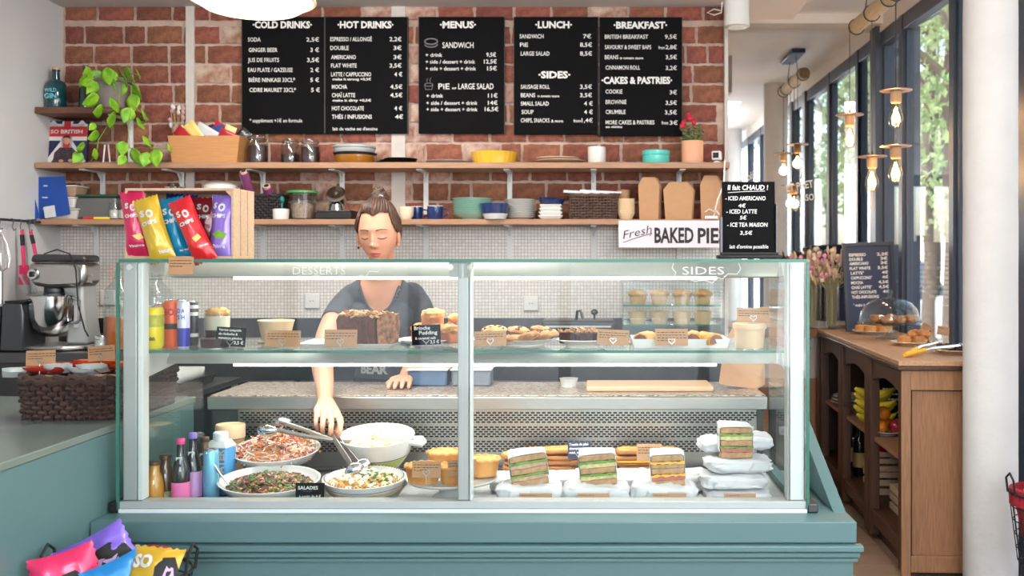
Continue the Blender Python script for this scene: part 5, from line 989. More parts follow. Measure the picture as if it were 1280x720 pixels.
# tongs left in the coleslaw
t = thing('serving_tongs', 'steel tongs resting across the coleslaw', 'tongs', W(415, 550, 3.22)); b = W(415, 550, 3.22)
ob('arm', G().tube([W(415, 550, 3.22)-b, W(380, 545, 3.2)-b, W(345, 537, 3.2)-b], .0075, 8), m_steel, t); ob('arm', G().tube([W(415, 550, 3.22)-b, W(375, 535, 3.28)-b, W(350, 527, 3.3)-b], .0075, 8), m_steel, t)
ob('jaw', G().ell(W(334, 538, 3.19)-b, (.034, .016, .02), 16, 10, .1), m_chrome, t); ob('jaw', G().ell(W(352, 527, 3.31)-b, (.034, .016, .016), 16, 10, .1), m_chrome, t)
# tongs in her hand
t = thing('serving_tongs', 'steel tongs held by the woman over the potato salad', 'tongs', W(413, 541, 3.26)); b = W(413, 541, 3.26)
def flatbar(p, q_, w_, th):
    p = Vector(p); q_ = Vector(q_); d_ = (q_-p).normalized(); s_ = d_.cross(Vector((0, 1, 0))).normalized()*w_/2; n_ = Vector((0, th/2, 0))
    return [p-s_-n_, p+s_-n_, p+s_+n_, p-s_+n_, q_-s_-n_, q_+s_-n_, q_+s_+n_, q_-s_+n_], [(0, 1, 2, 3), (7, 6, 5, 4), (0, 4, 5, 1), (1, 5, 6, 2), (2, 6, 7, 3), (3, 7, 4, 0)]
for nm, a, c_ in (('arm', (412, 540, 3.25), (438, 580, 3.12)), ('arm', (414, 538, 3.28), (446, 578, 3.17))):
    v, f = flatbar(W(*a)-b, W(*c_)-b, .017, .003); ob(nm, G().add(v, f), m_steel, t, bev=.001)
for c_, dd in (((442, 590), 3.105), ((452, 585), 3.16)):
    M = Matrix.Translation(W(c_[0], c_[1], dd)-b) @ Matrix.Rotation(-.9, 4, 'Y'); g = G(); g.ell((0, 0, 0), (.034, .014, .026), 18, 10); ob('jaw', G().add(g.v, g.f, M), m_chrome, t)
card('black chalk card reading SALADES at the front of the grain salad', 369, 604, 405, 626, 2.945, m_board, None, 0, holder=False, txt=[('SALADES', 372, 612, 4, 25, .02), ('__', 376, 614, 1, 14, .0), ('à partir de 4 €', 374, 622, 3, 27, .01)], name='chalk_card')
# bottles on the left of the deck
m_amb = mat('apple_juice', (196, 140, 50), .15, coat=.6); m_brn = mat('brown_drink', (98, 66, 44), .15, coat=.6); m_blk = mat('black_bottle', (24, 20, 26), .12, coat=.6)
def drink(lab, px, ytop, d, r, m, mcap, label=None, prof=None, h=None, tilt=0, cat='bottle', z0=None, lz=(.1, .42), capfrac=.93, name='drink_bottle', neck=True, cw=1, txt=None, tc=None):
    zb = z0 or ZD; h = WZ(ytop, d)-zb
    t = thing(name, lab, cat, (WX(px, d), d, zb), (0, tilt, 0), group='drink bottles in the case')
    p = prof or [(0, 0), (r*.95, 0), (r, .01), (r, h*.5), (r*.8, h*.62), (r*.42, h*.76), (r*.38, h*.93), (0, h*.93)]
    ob('body', G().lathe(p, 26), m, t); r0_ = r; r = r*cw; ob('cap', G().lathe([(r*.44, h*.92), (r*.46, h*.925), (r*.46, h*.99), (r*.4, h), (0, h)], 20), mcap, t); r = r0_
    if label: ob('label', G().open_lathe([(r*1.012, h*lz[0]), (r*1.012, h*lz[1])], 26), label, t)
    if txt: text('lettering', txt, t, px, 0, F/d, -r*1.03-.001, tc or m_porc)
    ob('neck_tag', G().box(-r*.35, r*.35, -r*.52, -r*.42, h*.66, h*.74), m_porc, t)
    return t
m_bcap = mat('bronze_cap', (104, 78, 66), .4, .7)
JP = lambda h, r: [(0, 0), (r*.95, 0), (r, .01), (r, h*.5), (r*.8, h*.68), (r*.56, h*.78), (r*.54, h*.93), (0, h*.93)]
drink('amber juice bottle with a bronze cap in the left corner', 193, 576, 2.965, .027, m_amb, m_bcap, prof=JP(WZ(576, 2.965)-ZD, .027), cw=1.5)
drink('dark juice bottle with a bronze cap beside the amber one', 207, 568, 3.02, .027, m_brn, m_bcap, prof=JP(WZ(568, 3.02)-ZD, .027), cw=1.5, label= mat('pale_leaf_label', (214, 226, 196), .6, col2=(120, 160, 90), scale=40), lz=(.05, .3))
drink('black bottle with a pink cap and pink label', 226, 548, 2.99, .027, m_blk, mat('pink_cap', (222, 70, 140), .4), mat('pink_label', (234, 120, 176), .5), lz=(.04, .38))
drink('black bottle with a lilac cap and lilac label', 241, 541, 3.05, .027, m_blk, mat('lilac_cap', (128, 112, 196), .4), mat('lilac_label', (206, 160, 214), .5), lz=(.1, .46))
drink('brown bottle with a cream label behind the blue can', 256, 546, 3.12, .029, m_brn, m_bcap, mat('cream_label', (206, 180, 150), .6, col2=(60, 40, 34), scale=30), lz=(.2, .55))
t = thing('glass_cup', 'upturned clear glass behind the coloured drink bottles', 'glass', (WX(245, 3.25), 3.25, ZD)); ob('glass', G().open_lathe([(.034, 0), (.036, .002), (.034, .1), (.026, .17), (0, .172)], 24), m_gl2, t); ob('base', G().lathe([(0, .172), (.026, .172), (.025, .18), (0, .18)], 20), m_gl2, t)
t = thing('drink_can', 'slim light blue drink can in front of the water carton', 'can', (WX(264, 3.04), 3.04, ZD)); k = 3.04/F; h = WZ(561, 3.04)-ZD
ob('body', G().lathe([(0, .003), (.020, 0), (.0235, .01), (.0235, h-.012), (.02, h-.002)], 28), mat('pale_blue_can', (122, 190, 220), .25, .3), t); ob('lid', G().lathe([(.02, h-.003), (.021, h), (.018, h), (0, h-.003)], 24), m_chrome, t)
t = thing('water_carton', 'blue water carton with a white cap and vertical lettering', 'carton', (WX(276, 3.17), 3.17, ZD), (0, 0, -.15)); h = WZ(548, 3.17)-ZD
mb = mat('carton_blue', (84, 164, 220), .35); ob('body', G().box(-.036, .036, -.033, .033, 0, h*.86), mb, t, bev=.006); ob('shoulder', G().add([(-.036, -.033, h*.86), (.036, -.033, h*.86), (.036, .033, h*.86), (-.036, .033, h*.86), (-.024, -.022, h*.98), (.024, -.022, h*.98), (.024, .022, h*.98), (-.024, .022, h*.98)], [(4, 5, 6, 7), (0, 1, 5, 4), (1, 2, 6, 5), (2, 3, 7, 6), (3, 0, 4, 7)]), m_wpvc, t)
ob('cap', G().lathe([(.021, h*.96), (.024, h*.97), (.024, h*1.1), (.02, h*1.12), (0, h*1.12)], 22), m_wpvc, t)
o = text('lettering', [('WATER', 0, 0, 9, 42, .03)], t, 0, 0, F/3.17, -.0345, m_porc); o.rotation_euler = (0, -PI/2, 0); o.location = (.03, -.0345, .04)
t = thing('kraft_tub', 'wide brown kraft tub with lid at the back left of the case', 'tub', (WX(288, 3.42), 3.42, ZD)); k = 3.42/F; h = WZ(530, 3.42)-ZD
ob('tub', G().lathe([(0, 0), (.042, 0), (.047, h*.8), (0, h*.8)], 30), m_kraft, t); ob('lid', G().lathe([(.047, h*.74), (.05, h*.75), (.05, h*.97), (.048, h), (.046, h*.95), (0, h*.95)], 30), m_kraftl, t)
# white marble trays
for i, (a, b) in enumerate([(-.62, -.395), (-.39, .60)]): tag(ob('white_board', G().box(0, b-a, -.27, .27, 0, .006), mat('white_marble', (200, 201, 202), .25, var=.08, scale=6), loc=(a, 3.22, ZD)), ['white marble board under the pie stand', 'long white marble board under the sandwiches'][i], 'board')
ZB = ZD+.0065
# pies on a stand
t = thing('cake_stand', 'white pedestal cake stand carrying golden pies', 'cake stand', (WX(565, 3.07), 3.07, ZB)); hs = WZ(597, 3.07)-ZB
ob('foot', G().lathe([(0, 0), (.07, 0), (.06, .01), (.03, hs*.5), (.028, hs*.8), (.05, hs-.008), (0, hs-.008)], 32), m_porc, t); ob('top', G().lathe([(0, hs-.008), (.135, hs-.008), (.142, hs-.002), (.142, hs+.002), (.136, hs+.002), (.132, hs-.001), (0, hs-.001)], 48), m_porc, t)
m_pie = mat('pie_crust', (230, 176, 104), .65, var=.3, scale=12, bump=.3, bscale=40, col2=(206, 128, 58)); m_pietop = mat('pie_top', (240, 196, 118), .55, var=.3, scale=14, bump=.4, bscale=30, col2=(214, 140, 66))
def pie(lab, px, d, z, r=.054, h=.05):
    t = thing('pie', lab, 'pie', (WX(px, d), d, z), (0, 0, px), group='golden pies on the stand'); ob('crust', G().lathe([(0, 0), (r*.82, 0), (r*.98, h*.85), (r*1.03, h*.93), (r*1.03, h), (r*.93, h*1.04), (r*.85, h*.95), (0, h*.9)], 40), m_pie, t)
    ob('lid', G().ell((0, 0, h*.9), (r*.9, r*.9, .011), 28, 10, .35, 3, px), m_pietop, t)
    ob('crimp', G().tube([(r*(1.0+.02*math.sin(a*8))*math.cos(a*.2094), r*(1.0+.02*math.sin(a*8))*math.sin(a*.2094), h*1.0+.0025*math.sin(a*2.6)) for a in range(30)], .005, 7, True), m_pie, t)
zp = ZB+hs+.0025
for a in (('golden pie at the front left of the stand', 529, 3.0), ('golden pie at the back of the stand', 556, 3.14), ('golden pie at the front partly behind the middle post', 570, 2.995), ('golden pie at the right of the stand', 603, 3.1)): pie(a[0], a[1], a[2], zp+(.014 if a[1] == 556 else 0))
card('brown kraft card in front of the left pie', 515, 577, 551, 597, 2.94, None, zp, 0); card('brown kraft card half behind the middle post below the pies', 560, 575, 596, 594, 2.94, None, zp, -.05)
# toasted sandwiches on the plates at the back
m_toast = mat('toast_face', (222, 164, 92), .75, var=.4, scale=24, bump=.4, bscale=50); m_crust2 = mat('toast_crust', (176, 112, 62), .75, var=.3, scale=20); m_chd = mat('melted_cheddar', (246, 176, 40), .4)
def toast(lab, px, y, d, L_, tilt, cheese=False, rz=0):
    z = WZ(y, d); t = thing('toasted_sandwich', lab, 'sandwich', (WX(px, d), d, z), (0, tilt, rz), group='toasted sandwiches')
    pr = [(L_*.5*c_, .045*s_) for c_, s_ in ((-1, -.6), (-.9, -1), (.9, -1), (1, -.6), (1, .5), (.8, 1), (.3, .85), (-.3, .85), (-.8, 1), (-1, .5))]
    ob('crust', G().prism(pr, 0, .012), m_crust2, t, bev=.004); ob('crumb', G().prism([(a*.94, b_*.9) for a, b_ in pr], .0122, .014), m_toast, t)
    if cheese: ob('cheese', G().prism([(a*.97, b_*1.06) for a, b_ in pr], -.006, -.0005), m_chd, t, bev=.002)
rplate('rectangular_plate', 'white plate under the left group of toasted sandwiches', 628, 738, 3.4, .06, ZB)
rplate('rectangular_plate', 'white plate under the right group of toasted sandwiches', 762, 848, 3.4, .06, ZB)
tl = ['bottom layer', 'second layer', 'third layer', 'top layer']
for i, (px, y, L_, tt) in enumerate([(674, 585, .25, 0), (678, 578.5, .26, 0), (672, 572, .25, .03), (689, 565, .26, -.05)]): toast('long toasted sandwich left group behind the wrapped sandwiches, '+tl[i], px, y, 3.38, L_, tt)
for i, (px, y, L_, tt, ch) in enumerate([(806, 585, .2, 0, False), (802, 579, .2, 0, False), (806, 573, .21, .0, True), (810, 565.5, .22, .0, False)]): toast('toasted cheese sandwich right group behind the wrapped sandwiches, '+tl[i], px, y, 3.38, L_, tt, ch)
card('small dark chalk card between the toasted sandwiches', 710, 552, 739, 574, 3.3, m_slate, ZB, -.03, txt=[('Toastie de pâté', 712, 557, 3, 24, .02), ('champignons,', 712, 562, 3, 22, .02), ('miel, noix', 712, 567, 3, 17, .02)], name='chalk_card')
card('light kraft card in front of the toasted cheese sandwiches', 796, 555, 827, 576, 3.28, m_kraft, ZB, .0)
# wrapped sandwiches
def wrapped(lab, px, ytop, d, w_, dep, z, seed, h=.045, rz=0.):
    g = G(); n = 22
    vs = []
    def sup(a, e): c_ = math.cos(a); return (abs(c_)**e)*(1 if c_ > 0 else -1)
    for j in range(21):
        ph = PI*j/20; 
        for i in range(48):
            a = 2*PI*i/48; x = sup(a, .42)*math.sin(ph)**.35; y = sup(a-PI/2, .42)*math.sin(ph)**.35; z_ = sup(ph, .55)
            k_ = 1+.09*noise.noise(Vector((x*2.2, y*2.2, z_*2+seed)))+.10*(abs(noise.noise(Vector((x*4+z_*2, y*4, z_*3+seed))))-.15)+.05*abs(noise.noise(Vector((x*11, y*11, z_*6+seed))))
            vs.append((x*w_/2*k_, y*dep/2*k_, h/2+z_*h/2*(1+.3*noise.noise(Vector((x*3, y*3, seed)))-.35*abs(noise.noise(Vector((x*5+y*3, y*5, seed+3)))))))
    fs = [(j*48+i, (j+1)*48+i, (j+1)*48+(i+1) % 48, j*48+(i+1) % 48) for j in range(20) for i in range(48)]
    g.add(vs, fs); t = thing('wrapped_sandwich', lab, 'sandwich', (WX(px, d), d, z), (0, 0, rz), group='paper-wrapped sandwiches'); ob('wrapping', g, m_paper, t, ang=70)
    q_ = random.Random(seed); g = G(); x = q_.uniform(-.3, .3)*w_
    g.grid(lambda u, v: (x-.03+u*.06+v*.015, -dep*.5*(.98)-.004+.003*noise.noise(Vector((u*4, v*4, seed))), h*.2+v*h*.6), 5, 4); ob('fold', g, m_paper, t, solid=.0012); return t
for i, (px, d, z, w_, h_) in enumerate([(662, 3.03, 0, .2, .064), (745, 3.03, 0, .2, .064), (830, 3.03, 0, .2, .064), (640, 3.2, 0, .14, .05), (712, 3.2, 0, .18, .055), (790, 3.2, 0, .16, .06), (862, 3.2, 0, .15, .06)]):
    wrapped('white paper-wrapped sandwich, '+['front left under the first cut sandwich', 'front middle under the second cut sandwich', 'front under the orange-filled cut sandwich', 'back row leftmost', 'back row second from left', 'back row third from left', 'back row beside the tall pile'][i], px, 0, d, w_, .13, ZB+z, i+1, h_, rr.uniform(-.12, .12))
for i, (px, d, z, w_) in enumerate([(921, 3.03, 0, .2), (916, 3.05, .046, .2), (921, 3.07, .092, .2), (905, 3.14, .138, .16), (939, 3.2, .138, .13)]):
    wrapped('white paper-wrapped sandwich of the tall right pile, '+['bottom one', 'second from the bottom', 'third from the bottom', 'top left one', 'top right one at the back'][i], px, 0, d, w_, .14, ZB+z, i+20, .044, rr.uniform(-.08, .08))
m_bread = mat('wholemeal_bread', (196, 156, 116), .9, var=.35, scale=50, bump=.4, bscale=80); m_let = mat('lettuce', (116, 160, 62), .5, var=.45, scale=30); m_egg = mat('egg_filling', (222, 208, 150), .7, var=.3, scale=60); m_tuna = mat('tuna_filling', (206, 172, 146), .8, var=.3, scale=60); m_ham = mat('ham_filling', (196, 112, 100), .6, var=.4, scale=40)
def cutsand(lab, px, d, z, fill, w_=.112, rz=0., ry=0., cheese=None):
    t = thing('cut_sandwich', lab, 'sandwich', (WX(px, d), d, z), (-.12, ry, rz), group='cut triple sandwiches'); r_ = random.Random(int(px)); hw_ = w_/2
    def slab(nm, z0_, z1_, m, amp=.0, over=0.):
        g = G(); n = 14
        top = [(-hw_-over+(w_+2*over)*i/n, z1_+amp*r_.uniform(-1, 1)) for i in range(n+1)]; bot = [(-hw_-over+(w_+2*over)*i/n, z0_+amp*r_.uniform(-1, 1)) for i in range(n+1)]
        g.prism(bot+top[::-1], -.002-over*.5, .05, 'y'); ob(nm, g, m, t, bev=0 if amp else .003)
    fz = [(.0, .018), (.036, .054), (.074, .092)]
    for a, b in fz: slab('bread_slice', a, b, m_bread)
    slab('filling', .0185, .029, fill[0], .001); slab('lettuce' if not cheese else 'cheese', .029, .0355, cheese or m_let, .0022, .003)
    slab('filling', .0545, .066, fill[1], .001); slab('lettuce' if not cheese else 'cheese', .066, .0735, cheese or m_let, .0022, .003)
    g = G(); pr = [(-hw_-.004, .02), (-hw_-.003, .09), (-hw_*.9, .0945), (0, .0955), (hw_*.9, .0945), (hw_+.003, .09), (hw_+.004, .02)]
    v = [(x, .002, z_) for x, z_ in pr]+[(x*.98, .05, z_*1.17+.004*math.sin(x*90)) for x, z_ in pr]+[(x*.6, .12, .01+z_*.5) for x, z_ in pr]; n = 7
    g.add(v, [(j*n+i, j*n+i+1, (j+1)*n+i+1, (j+1)*n+i) for j in range(2) for i in range(n-1)]); ob('paper_wrap', g, m_paper, t, solid=.0015, smooth=False)
cutsand('cut triple sandwich with lettuce on the leftmost wrapped sandwich', 664, 3.0, ZB+.058, (m_tuna, m_tuna), ry=-.14, rz=.1)
cutsand('cut triple sandwich with egg and lettuce, second from the left', 749, 3.0, ZB+.058, (m_egg, m_egg), ry=-.1, rz=-.05, w_=.108)
cutsand('cut triple sandwich with orange cheese, third from the left', 836, 3.0, ZB+.056, (m_ham, m_bread), ry=-.06, rz=-.05, w_=.1, cheese=m_chd)
cutsand('cut triple sandwich with ham topping the tall right pile', 921, 3.02, ZB+.137, (m_ham, m_egg), w_=.098, rz=.03)
for lab, a, b in (('kraft card lying flat under the first cut sandwich pile', 649, 690), ('kraft card under the middle wrapped sandwiches', 722, 762), ('kraft card under the third wrapped sandwich', 816, 858), ('kraft card at the foot of the tall right pile', 905, 945)):
    card(lab, a, 617, b, 628, 2.94, m_kraft, None, 0, holder=False, lines=1)
# ---------------------------------------------------------------- on the granite and behind
tag(ob('kraft_board', G().box(-.235, .235, -.1, .1, 0, .02), mat('pale_wood_board', (222, 186, 152), .6, var=.06, stretch=(1, 9, 9)), loc=(WX(811, 3.72), 3.74, .8625), bev=.006), 'long pale wooden board lying on the granite worktop', 'board')
tag(ob('white_cup', G().lathe([(0, 0), (.03, 0), (.035, .03), (.037, .032), (0, .032)], 26), m_porc, loc=(WX(711, 3.8), 3.8, .8625)), 'small white lidded pot on the granite worktop', 'cup')
for i, (px, c_) in enumerate([(536, (84, 108, 140)), (590, (120, 128, 140))]):
    t = thing('storage_tub', ['slate blue plastic tub on the granite behind the loaf cake', 'grey plastic tub on the granite behind the middle post'][i], 'tub', (WX(px, 3.84), 3.86, .8625)); ob('tub', G().box(-.075, .075, -.06, .06, 0, .06), mat('tub_%d' % i, c_, .4), t, bev=.008); ob('lid', G().box(-.08, .08, -.065, .065, .06, .067), m_wpvc, t, bev=.003)
for i in range(4):
    k = 3.7/F; g = G().prism([(-.075, 0), (.075, 0), (.075, .17), (.02, .27), (-.02, .27), (-.075, .17)], 0, .004, 'y')
    tag(ob('flat_carton', g, m_kraft, loc=(WX(925+i*4, 3.7), 3.74+i*.02, .869), rot=(-.1, .05*(3-i), 0)), 'flat kraft carton standing on the granite at the right, '+['frontmost', 'second from the front', 'third from the front', 'rearmost'][i], 'carton', 'flat cartons at the right of the case')
t = thing('steel_trolley', 'steel trolley behind the left counter carrying a black tray', 'trolley', (-1.78, 3.86, 0)); ob('top', G().box(-.3, .3, -.28, .28, .835, .86), m_dsteel, t, bev=.004); ob('shelf', G().box(-.28, .28, -.26, .26, .3, .32), m_dsteel, t)
for q_ in ((-.28, -.26), (.28, -.26), (-.28, .26), (.28, .26)): ob('leg', G().tube([(q_[0], q_[1], 0), (q_[0], q_[1], .835)], .014), m_steel, t)
t = thing('black_tray', 'black tray of folded white cloth on the steel trolley', 'tray', (-1.72, 3.8, .8605)); tray4(t, .19, .16, .2, .17, .035, .005, m_black)
tag(ob('white_cloth', G().grid(lambda u, v: ((u-.5)*.34, (v-.5)*.26, .012*noise.noise(Vector((u*4, v*4, 0)))), 12, 14), m_paper, loc=(-1.72, 3.8, .925), solid=.05), 'folded white cloth lying in the black tray', 'cloth')
# ---------------------------------------------------------------- left wicker basket on the counter
B = wicker('wicker_basket', 'dark brown wicker basket of snack bars on the left counter', (-1.59, 3.19, .866), .315, .42, .118, m_wicker, r=.0085, rows=8, flare=1.05, nx=18)
bp = [((214, 60, 60), 66, 463, .12, 1.1, .1), ((236, 110, 50), 118, 452, .2, 1.5, -.12), ((226, 96, 44), 112, 459, .16, 1.45, -.2), ((210, 216, 214), 44, 466, .1, 1.2, .5), ((200, 60, 54), 74, 468, .12, 1.5, .05), ((216, 220, 216), 90, 465, .08, 1.3, .4), ((206, 214, 214), 122, 464, .1, 1.35, -.3), ((226, 120, 70), 135, 460, .1, 1.4, .4), ((220, 222, 216), 132, 468, .09, 1.3, .2)]
cn = ['red', 'bright orange', 'orange', 'silver white', 'dark red', 'white and teal', 'silver and white', 'peach', 'pale silver']; pn = ['left of the middle', 'right back', 'right of the middle', 'far left', 'front middle', 'centre', 'right front', 'far right', 'front right corner']
for i, (c_, px, y, l_, a, rz) in enumerate(bp): packet('%s snack bar in the dark wicker basket, %s' % (cn[i], pn[i]), (WX(px, 3.16), 3.16+(-.08 if y > 463 else .06), 1.0+.006*(i%3)), (a-.35, 0, rz), l_, .05, .018, c_, 'snack bars in the dark wicker basket', i)
for i in range(6): packet('dark snack bar lower in the wicker basket, %s' % ['far left', 'left', 'left of middle', 'right of middle', 'right', 'far right'][i], (-1.69+i*.04, 3.16+(.07 if i % 2 else -.04), .965), (1.5, 0, i), .11, .045, .016, (70+i*20, 50, 50), 'snack bars in the dark wicker basket', i+30)
card('kraft card on a wire standing at the back left of the wicker basket', 32, 438, 69, 457, 3.07, None, .965, -.03)
card('kraft card on a wire standing at the back right of the wicker basket', 110, 432, 144, 451, 3.12, None, .965, -.08)
card('kraft card on the front rim of the basket, left one', 55, 470, 93, 480, 2.985, None, None, .08, holder=False, lines=2); card('kraft card on the front rim of the basket, right one', 109, 468, 147, 477, 2.985, None, None, 0, holder=False, lines=2)
# small clip-top jar behind the basket
jar(127, 4.38, .947, .03, .075, .8, m_porc, 'small clip-top jar with a white label behind the wicker basket')
# ---------------------------------------------------------------- crate of crisps on the case
ZTOP = 1.3535
t = thing('wooden_crate', 'pale pine crate on its side on top of the case, full of crisps', 'crate', (WX(224, 2.98), 2.98, ZTOP), (0, 0, -.03)); k = 2.98/F; hw_ = 69*k; H_ = .214; D_ = .165; th = .008
for nm, g in (('bottom_board', G().box(-hw_, hw_, 0, D_, 0, th)), ('top_board', G().box(-hw_, hw_, 0, .05, H_-th, H_)), ('top_board', G().box(-hw_, hw_, .058, .108, H_-th, H_)), ('top_board', G().box(-hw_, hw_, .116, D_, H_-th, H_)),
    ('side_slat', G().box(-hw_, -hw_+th, 0, .05, th, H_-th)), ('side_slat', G().box(-hw_, -hw_+th, .058, .108, th, H_-th)), ('side_slat', G().box(-hw_, -hw_+th, .116, D_, th, H_-th)),
    ('side_slat', G().box(hw_-th, hw_, 0, .05, th, H_-th)), ('side_slat', G().box(hw_-th, hw_, .058, .108, th, H_-th)), ('side_slat', G().box(hw_-th, hw_, .116, D_, th, H_-th)),
    ('back_board', G().box(-hw_+th, hw_-th, D_-.006, D_, th, H_-th)), ('corner_block', G().prism([(hw_-th, H_-th), (hw_-th-.02, H_-th), (hw_-th, H_-th-.02)], .002, .15, 'y')), ('corner_block', G().prism([(-hw_+th, th), (-hw_+th+.02, th), (-hw_+th, th+.02)], .002, .15, 'y'))):
    ob(nm, g, m_crate, t, bev=.001)
def foil(name, col): return mat(name, col, .3, .15, coat=.4, bump=.35, bscale=14)
def crisps(lab, px, py, d, w_, h_, th_, m, rot, txt, seed, tc=None, side=None, extra=None):
    c = W(px, py, d); t = thing('crisp_bag', lab, 'crisps', c, rot, group='bags of crisps'); g = G()
    def f(u, v, s):
        e = (min(1, 4.5*v, 4.5*(1-v))**.7)*(math.sin(PI*min(max(u, .0), 1))**.6); pinch = 1-.1*math.sin(PI*v)
        nn = noise.noise(Vector((u*2.5, v*3+seed, s)))*.006*e+noise.noise(Vector((u*7, v*8+seed, s)))*.0022
        zz = (v-.5)*h_+(.003*math.sin(u*40) if v in (0, 1) else 0)
        return ((u-.5)*w_*pinch, s*(th_*.5*e)+nn, zz)
    g.grid(lambda u, v: f(u, v, -1), 16, 22); g.grid(lambda u, v: f(1-u, v, 1), 16, 22); ob('bag', g, m, t, ang=60)
    def S(x, z): u = min(1, max(0, x/w_+.5)); v = z/h_+.5; p = f(u, min(.99, max(.01, v)), -1); return p[1]-.0025
    g = G()
    for s_, x, z, hh_, ww, bold in txt:
        vs, fs = glyphs(s_, bold); mn = min(v[0] for v in vs); mx = max(v[0] for v in vs); kx = ww/(mx-mn); kz = hh_/.69
        pts = [(x+(a-mn)*kx, z+b*kz) for a, b in vs]; pts = [(a, S(a, b), b) for a, b in pts]; g.add(pts, fs)
    if txt: ob('lettering', g, tc or m_porc, t, smooth=False)
    if extra:
        for nm, poly, m2 in extra:
            gg = G(); cx_ = sum(p[0] for p in poly)/len(poly); cz_ = sum(p[1] for p in poly)/len(poly); n = len(poly); rings = [.0, .35, .7, 1.0]; vv = []
            for r_ in rings[1:]: vv += [(cx_+(a-cx_)*r_, cz_+(b-cz_)*r_) for a, b in poly]
            vv = [(cx_, cz_)]+vv; fs = [(0, 1+i, 1+(i+1) % n) for i in range(n)]
            for j in range(2): fs += [(1+j*n+i, 1+(j+1)*n+i, 1+(j+1)*n+(i+1) % n, 1+j*n+(i+1) % n) for i in range(n)]
            gg.add([(a, S(a, b)+.0008, b) for a, b in vv], fs); ob(nm, gg, m2, t)
    return t
mm_, mgold, mteal, mred, mpur, mdr, mnv = foil('foil_magenta', (206, 24, 84)), foil('foil_gold', (214, 176, 50)), foil('foil_teal', (16, 134, 178)), foil('foil_red', (216, 32, 40)), foil('foil_purple', (146, 116, 212)), foil('foil_dark_red', (134, 20, 36)), foil('foil_navy', (36, 42, 120))
SOC = lambda w_, z=.02, k=1: [('S', -.026*k, z+.028, .02*k, .017*k, .05), ('O', -.004*k, z+.02, .026*k, .024*k, .055), ('CHiPS', -.03*k, z, .013*k, .054*k, .05)]
yel = mat('print_crisp_yellow', (240, 214, 120), .5); grn = mat('print_green', (126, 176, 60), .5)
crisps('magenta bag of crisps at the left end of the crate', 169, 280, 2.99, .072, .2, .04, mm_, (0, -.1, .1), SOC(0, .02, .75)+[('Vinaigre', -.02, -.07, .008, .045, .03)], 1, extra=[('crisp_print', [(-.006, -.035), (.018, -.03), (.026, -.045), (.01, -.05)], yel)])
crisps('gold bag of crisps, second from left in the crate', 193, 287, 2.965, .076, .2, .045, mgold, (-.05, -.3, .1), SOC(0, .015, .85)+[('Nature', .0, -.078, .012, .034, .04)], 2)
crisps('teal bag of crisps, third from left in the crate', 219, 287, 3.0, .082, .195, .045, mteal, (-.05, -.2, .15), SOC(0, .02, .85)+[('au sel', .006, -.07, .007, .024, .03)], 3)
crisps('navy bag of crisps standing behind the teal and red ones', 226, 275, 3.09, .1, .16, .03, mnv, (0, .05, 0), [], 4)
crisps('bright red bag of crisps leaning left in the middle of the crate', 241, 288, 2.965, .07, .205, .045, mred, (-.05, -.42, .1), SOC(0, .02, .8)+[('Piment', .006, -.06, .007, .024, .03)], 5, extra=[('crisp_print', [(-.006, -.025), (.014, -.018), (.02, -.032), (.0, -.04)], yel)])
crisps('dark red bag of crisps behind the bright red one', 256, 285, 3.09, .1, .19, .03, mdr, (0, 0, .1), SOC(0, .03, .8), 6)
crisps('lavender bag of crisps at the right end of the crate', 278, 285, 2.995, .08, .2, .045, mpur, (-.05, .03, -.2), SOC(0, .03, .85)+[('Poivre', -.014, -.062, .011, .038, .03)], 7, extra=[('herb_print', [(-.02, -.02), (.0, -.008), (.026, -.018), (.02, -.034), (-.006, -.034)], grn)])
card('kraft price card hanging over the top glass edge below the crisps', 210, 321, 241, 343, 2.865, None, None, 0, holder=False, lines=3)
# chalkboard stand on the case
t = thing('chalkboard_stand', 'small black chalkboard headed fait CHAUD on a black foot on the case', 'chalkboard', (WX(935.5, 3.02), 3.02, ZTOP)); s = F/3.02
ob('foot', G().box(-39/s, 39/s, -.045, .03, 0, .012), m_black, t, bev=.004); ob('foot_rail', G().box(-36/s, 36/s, -.026, .002, .012, .02), m_black, t, bev=.002)
g = G().box(-33/s, 32.5/s, -.008, .008, 0, 89/s); pn_ = ob('board', g, m_board, t, loc=(0, -.01, .018), rot=(-.05, 0, 0), bev=.002)
ob('side_edge', G().box(-36/s, -33.5/s, -.018, .01, .0, 44/s), m_dsteel, t, loc=(0, -.004, .02)); ob('side_edge', G().box(33/s, 34.5/s, -.018, .01, .0, 60/s), m_dsteel, t, loc=(0, -.004, .02))
tx = text('lettering', [('Il fait CHAUD !', 909, 238, 6, 50, .02), ('- ICED AMERICANO', 906, 251, 5, 50, .015), ('4€', 922, 260, 4.5, 9, .015), ('- ICED LATTE', 907, 267.5, 5, 38, .015), ('5€', 924, 275, 4.5, 8, .015), ('- ICE TEA MAiSON', 908, 284, 5, 50, .015), ('3,5€', 924, 294, 4.5, 15, .015), ('lait d\'avoine possible', 911, 311, 4.5, 48, .01)], pn_, 935.5, 316.5, s, -.0095, m_chalk, shear=.1)
ob('underline', G().tube([(-26/s, -.0095, 75/s), (-4/s, -.0095, 76.5/s), (20/s, -.0095, 77/s)], .001, 4), m_chalk, pn_)
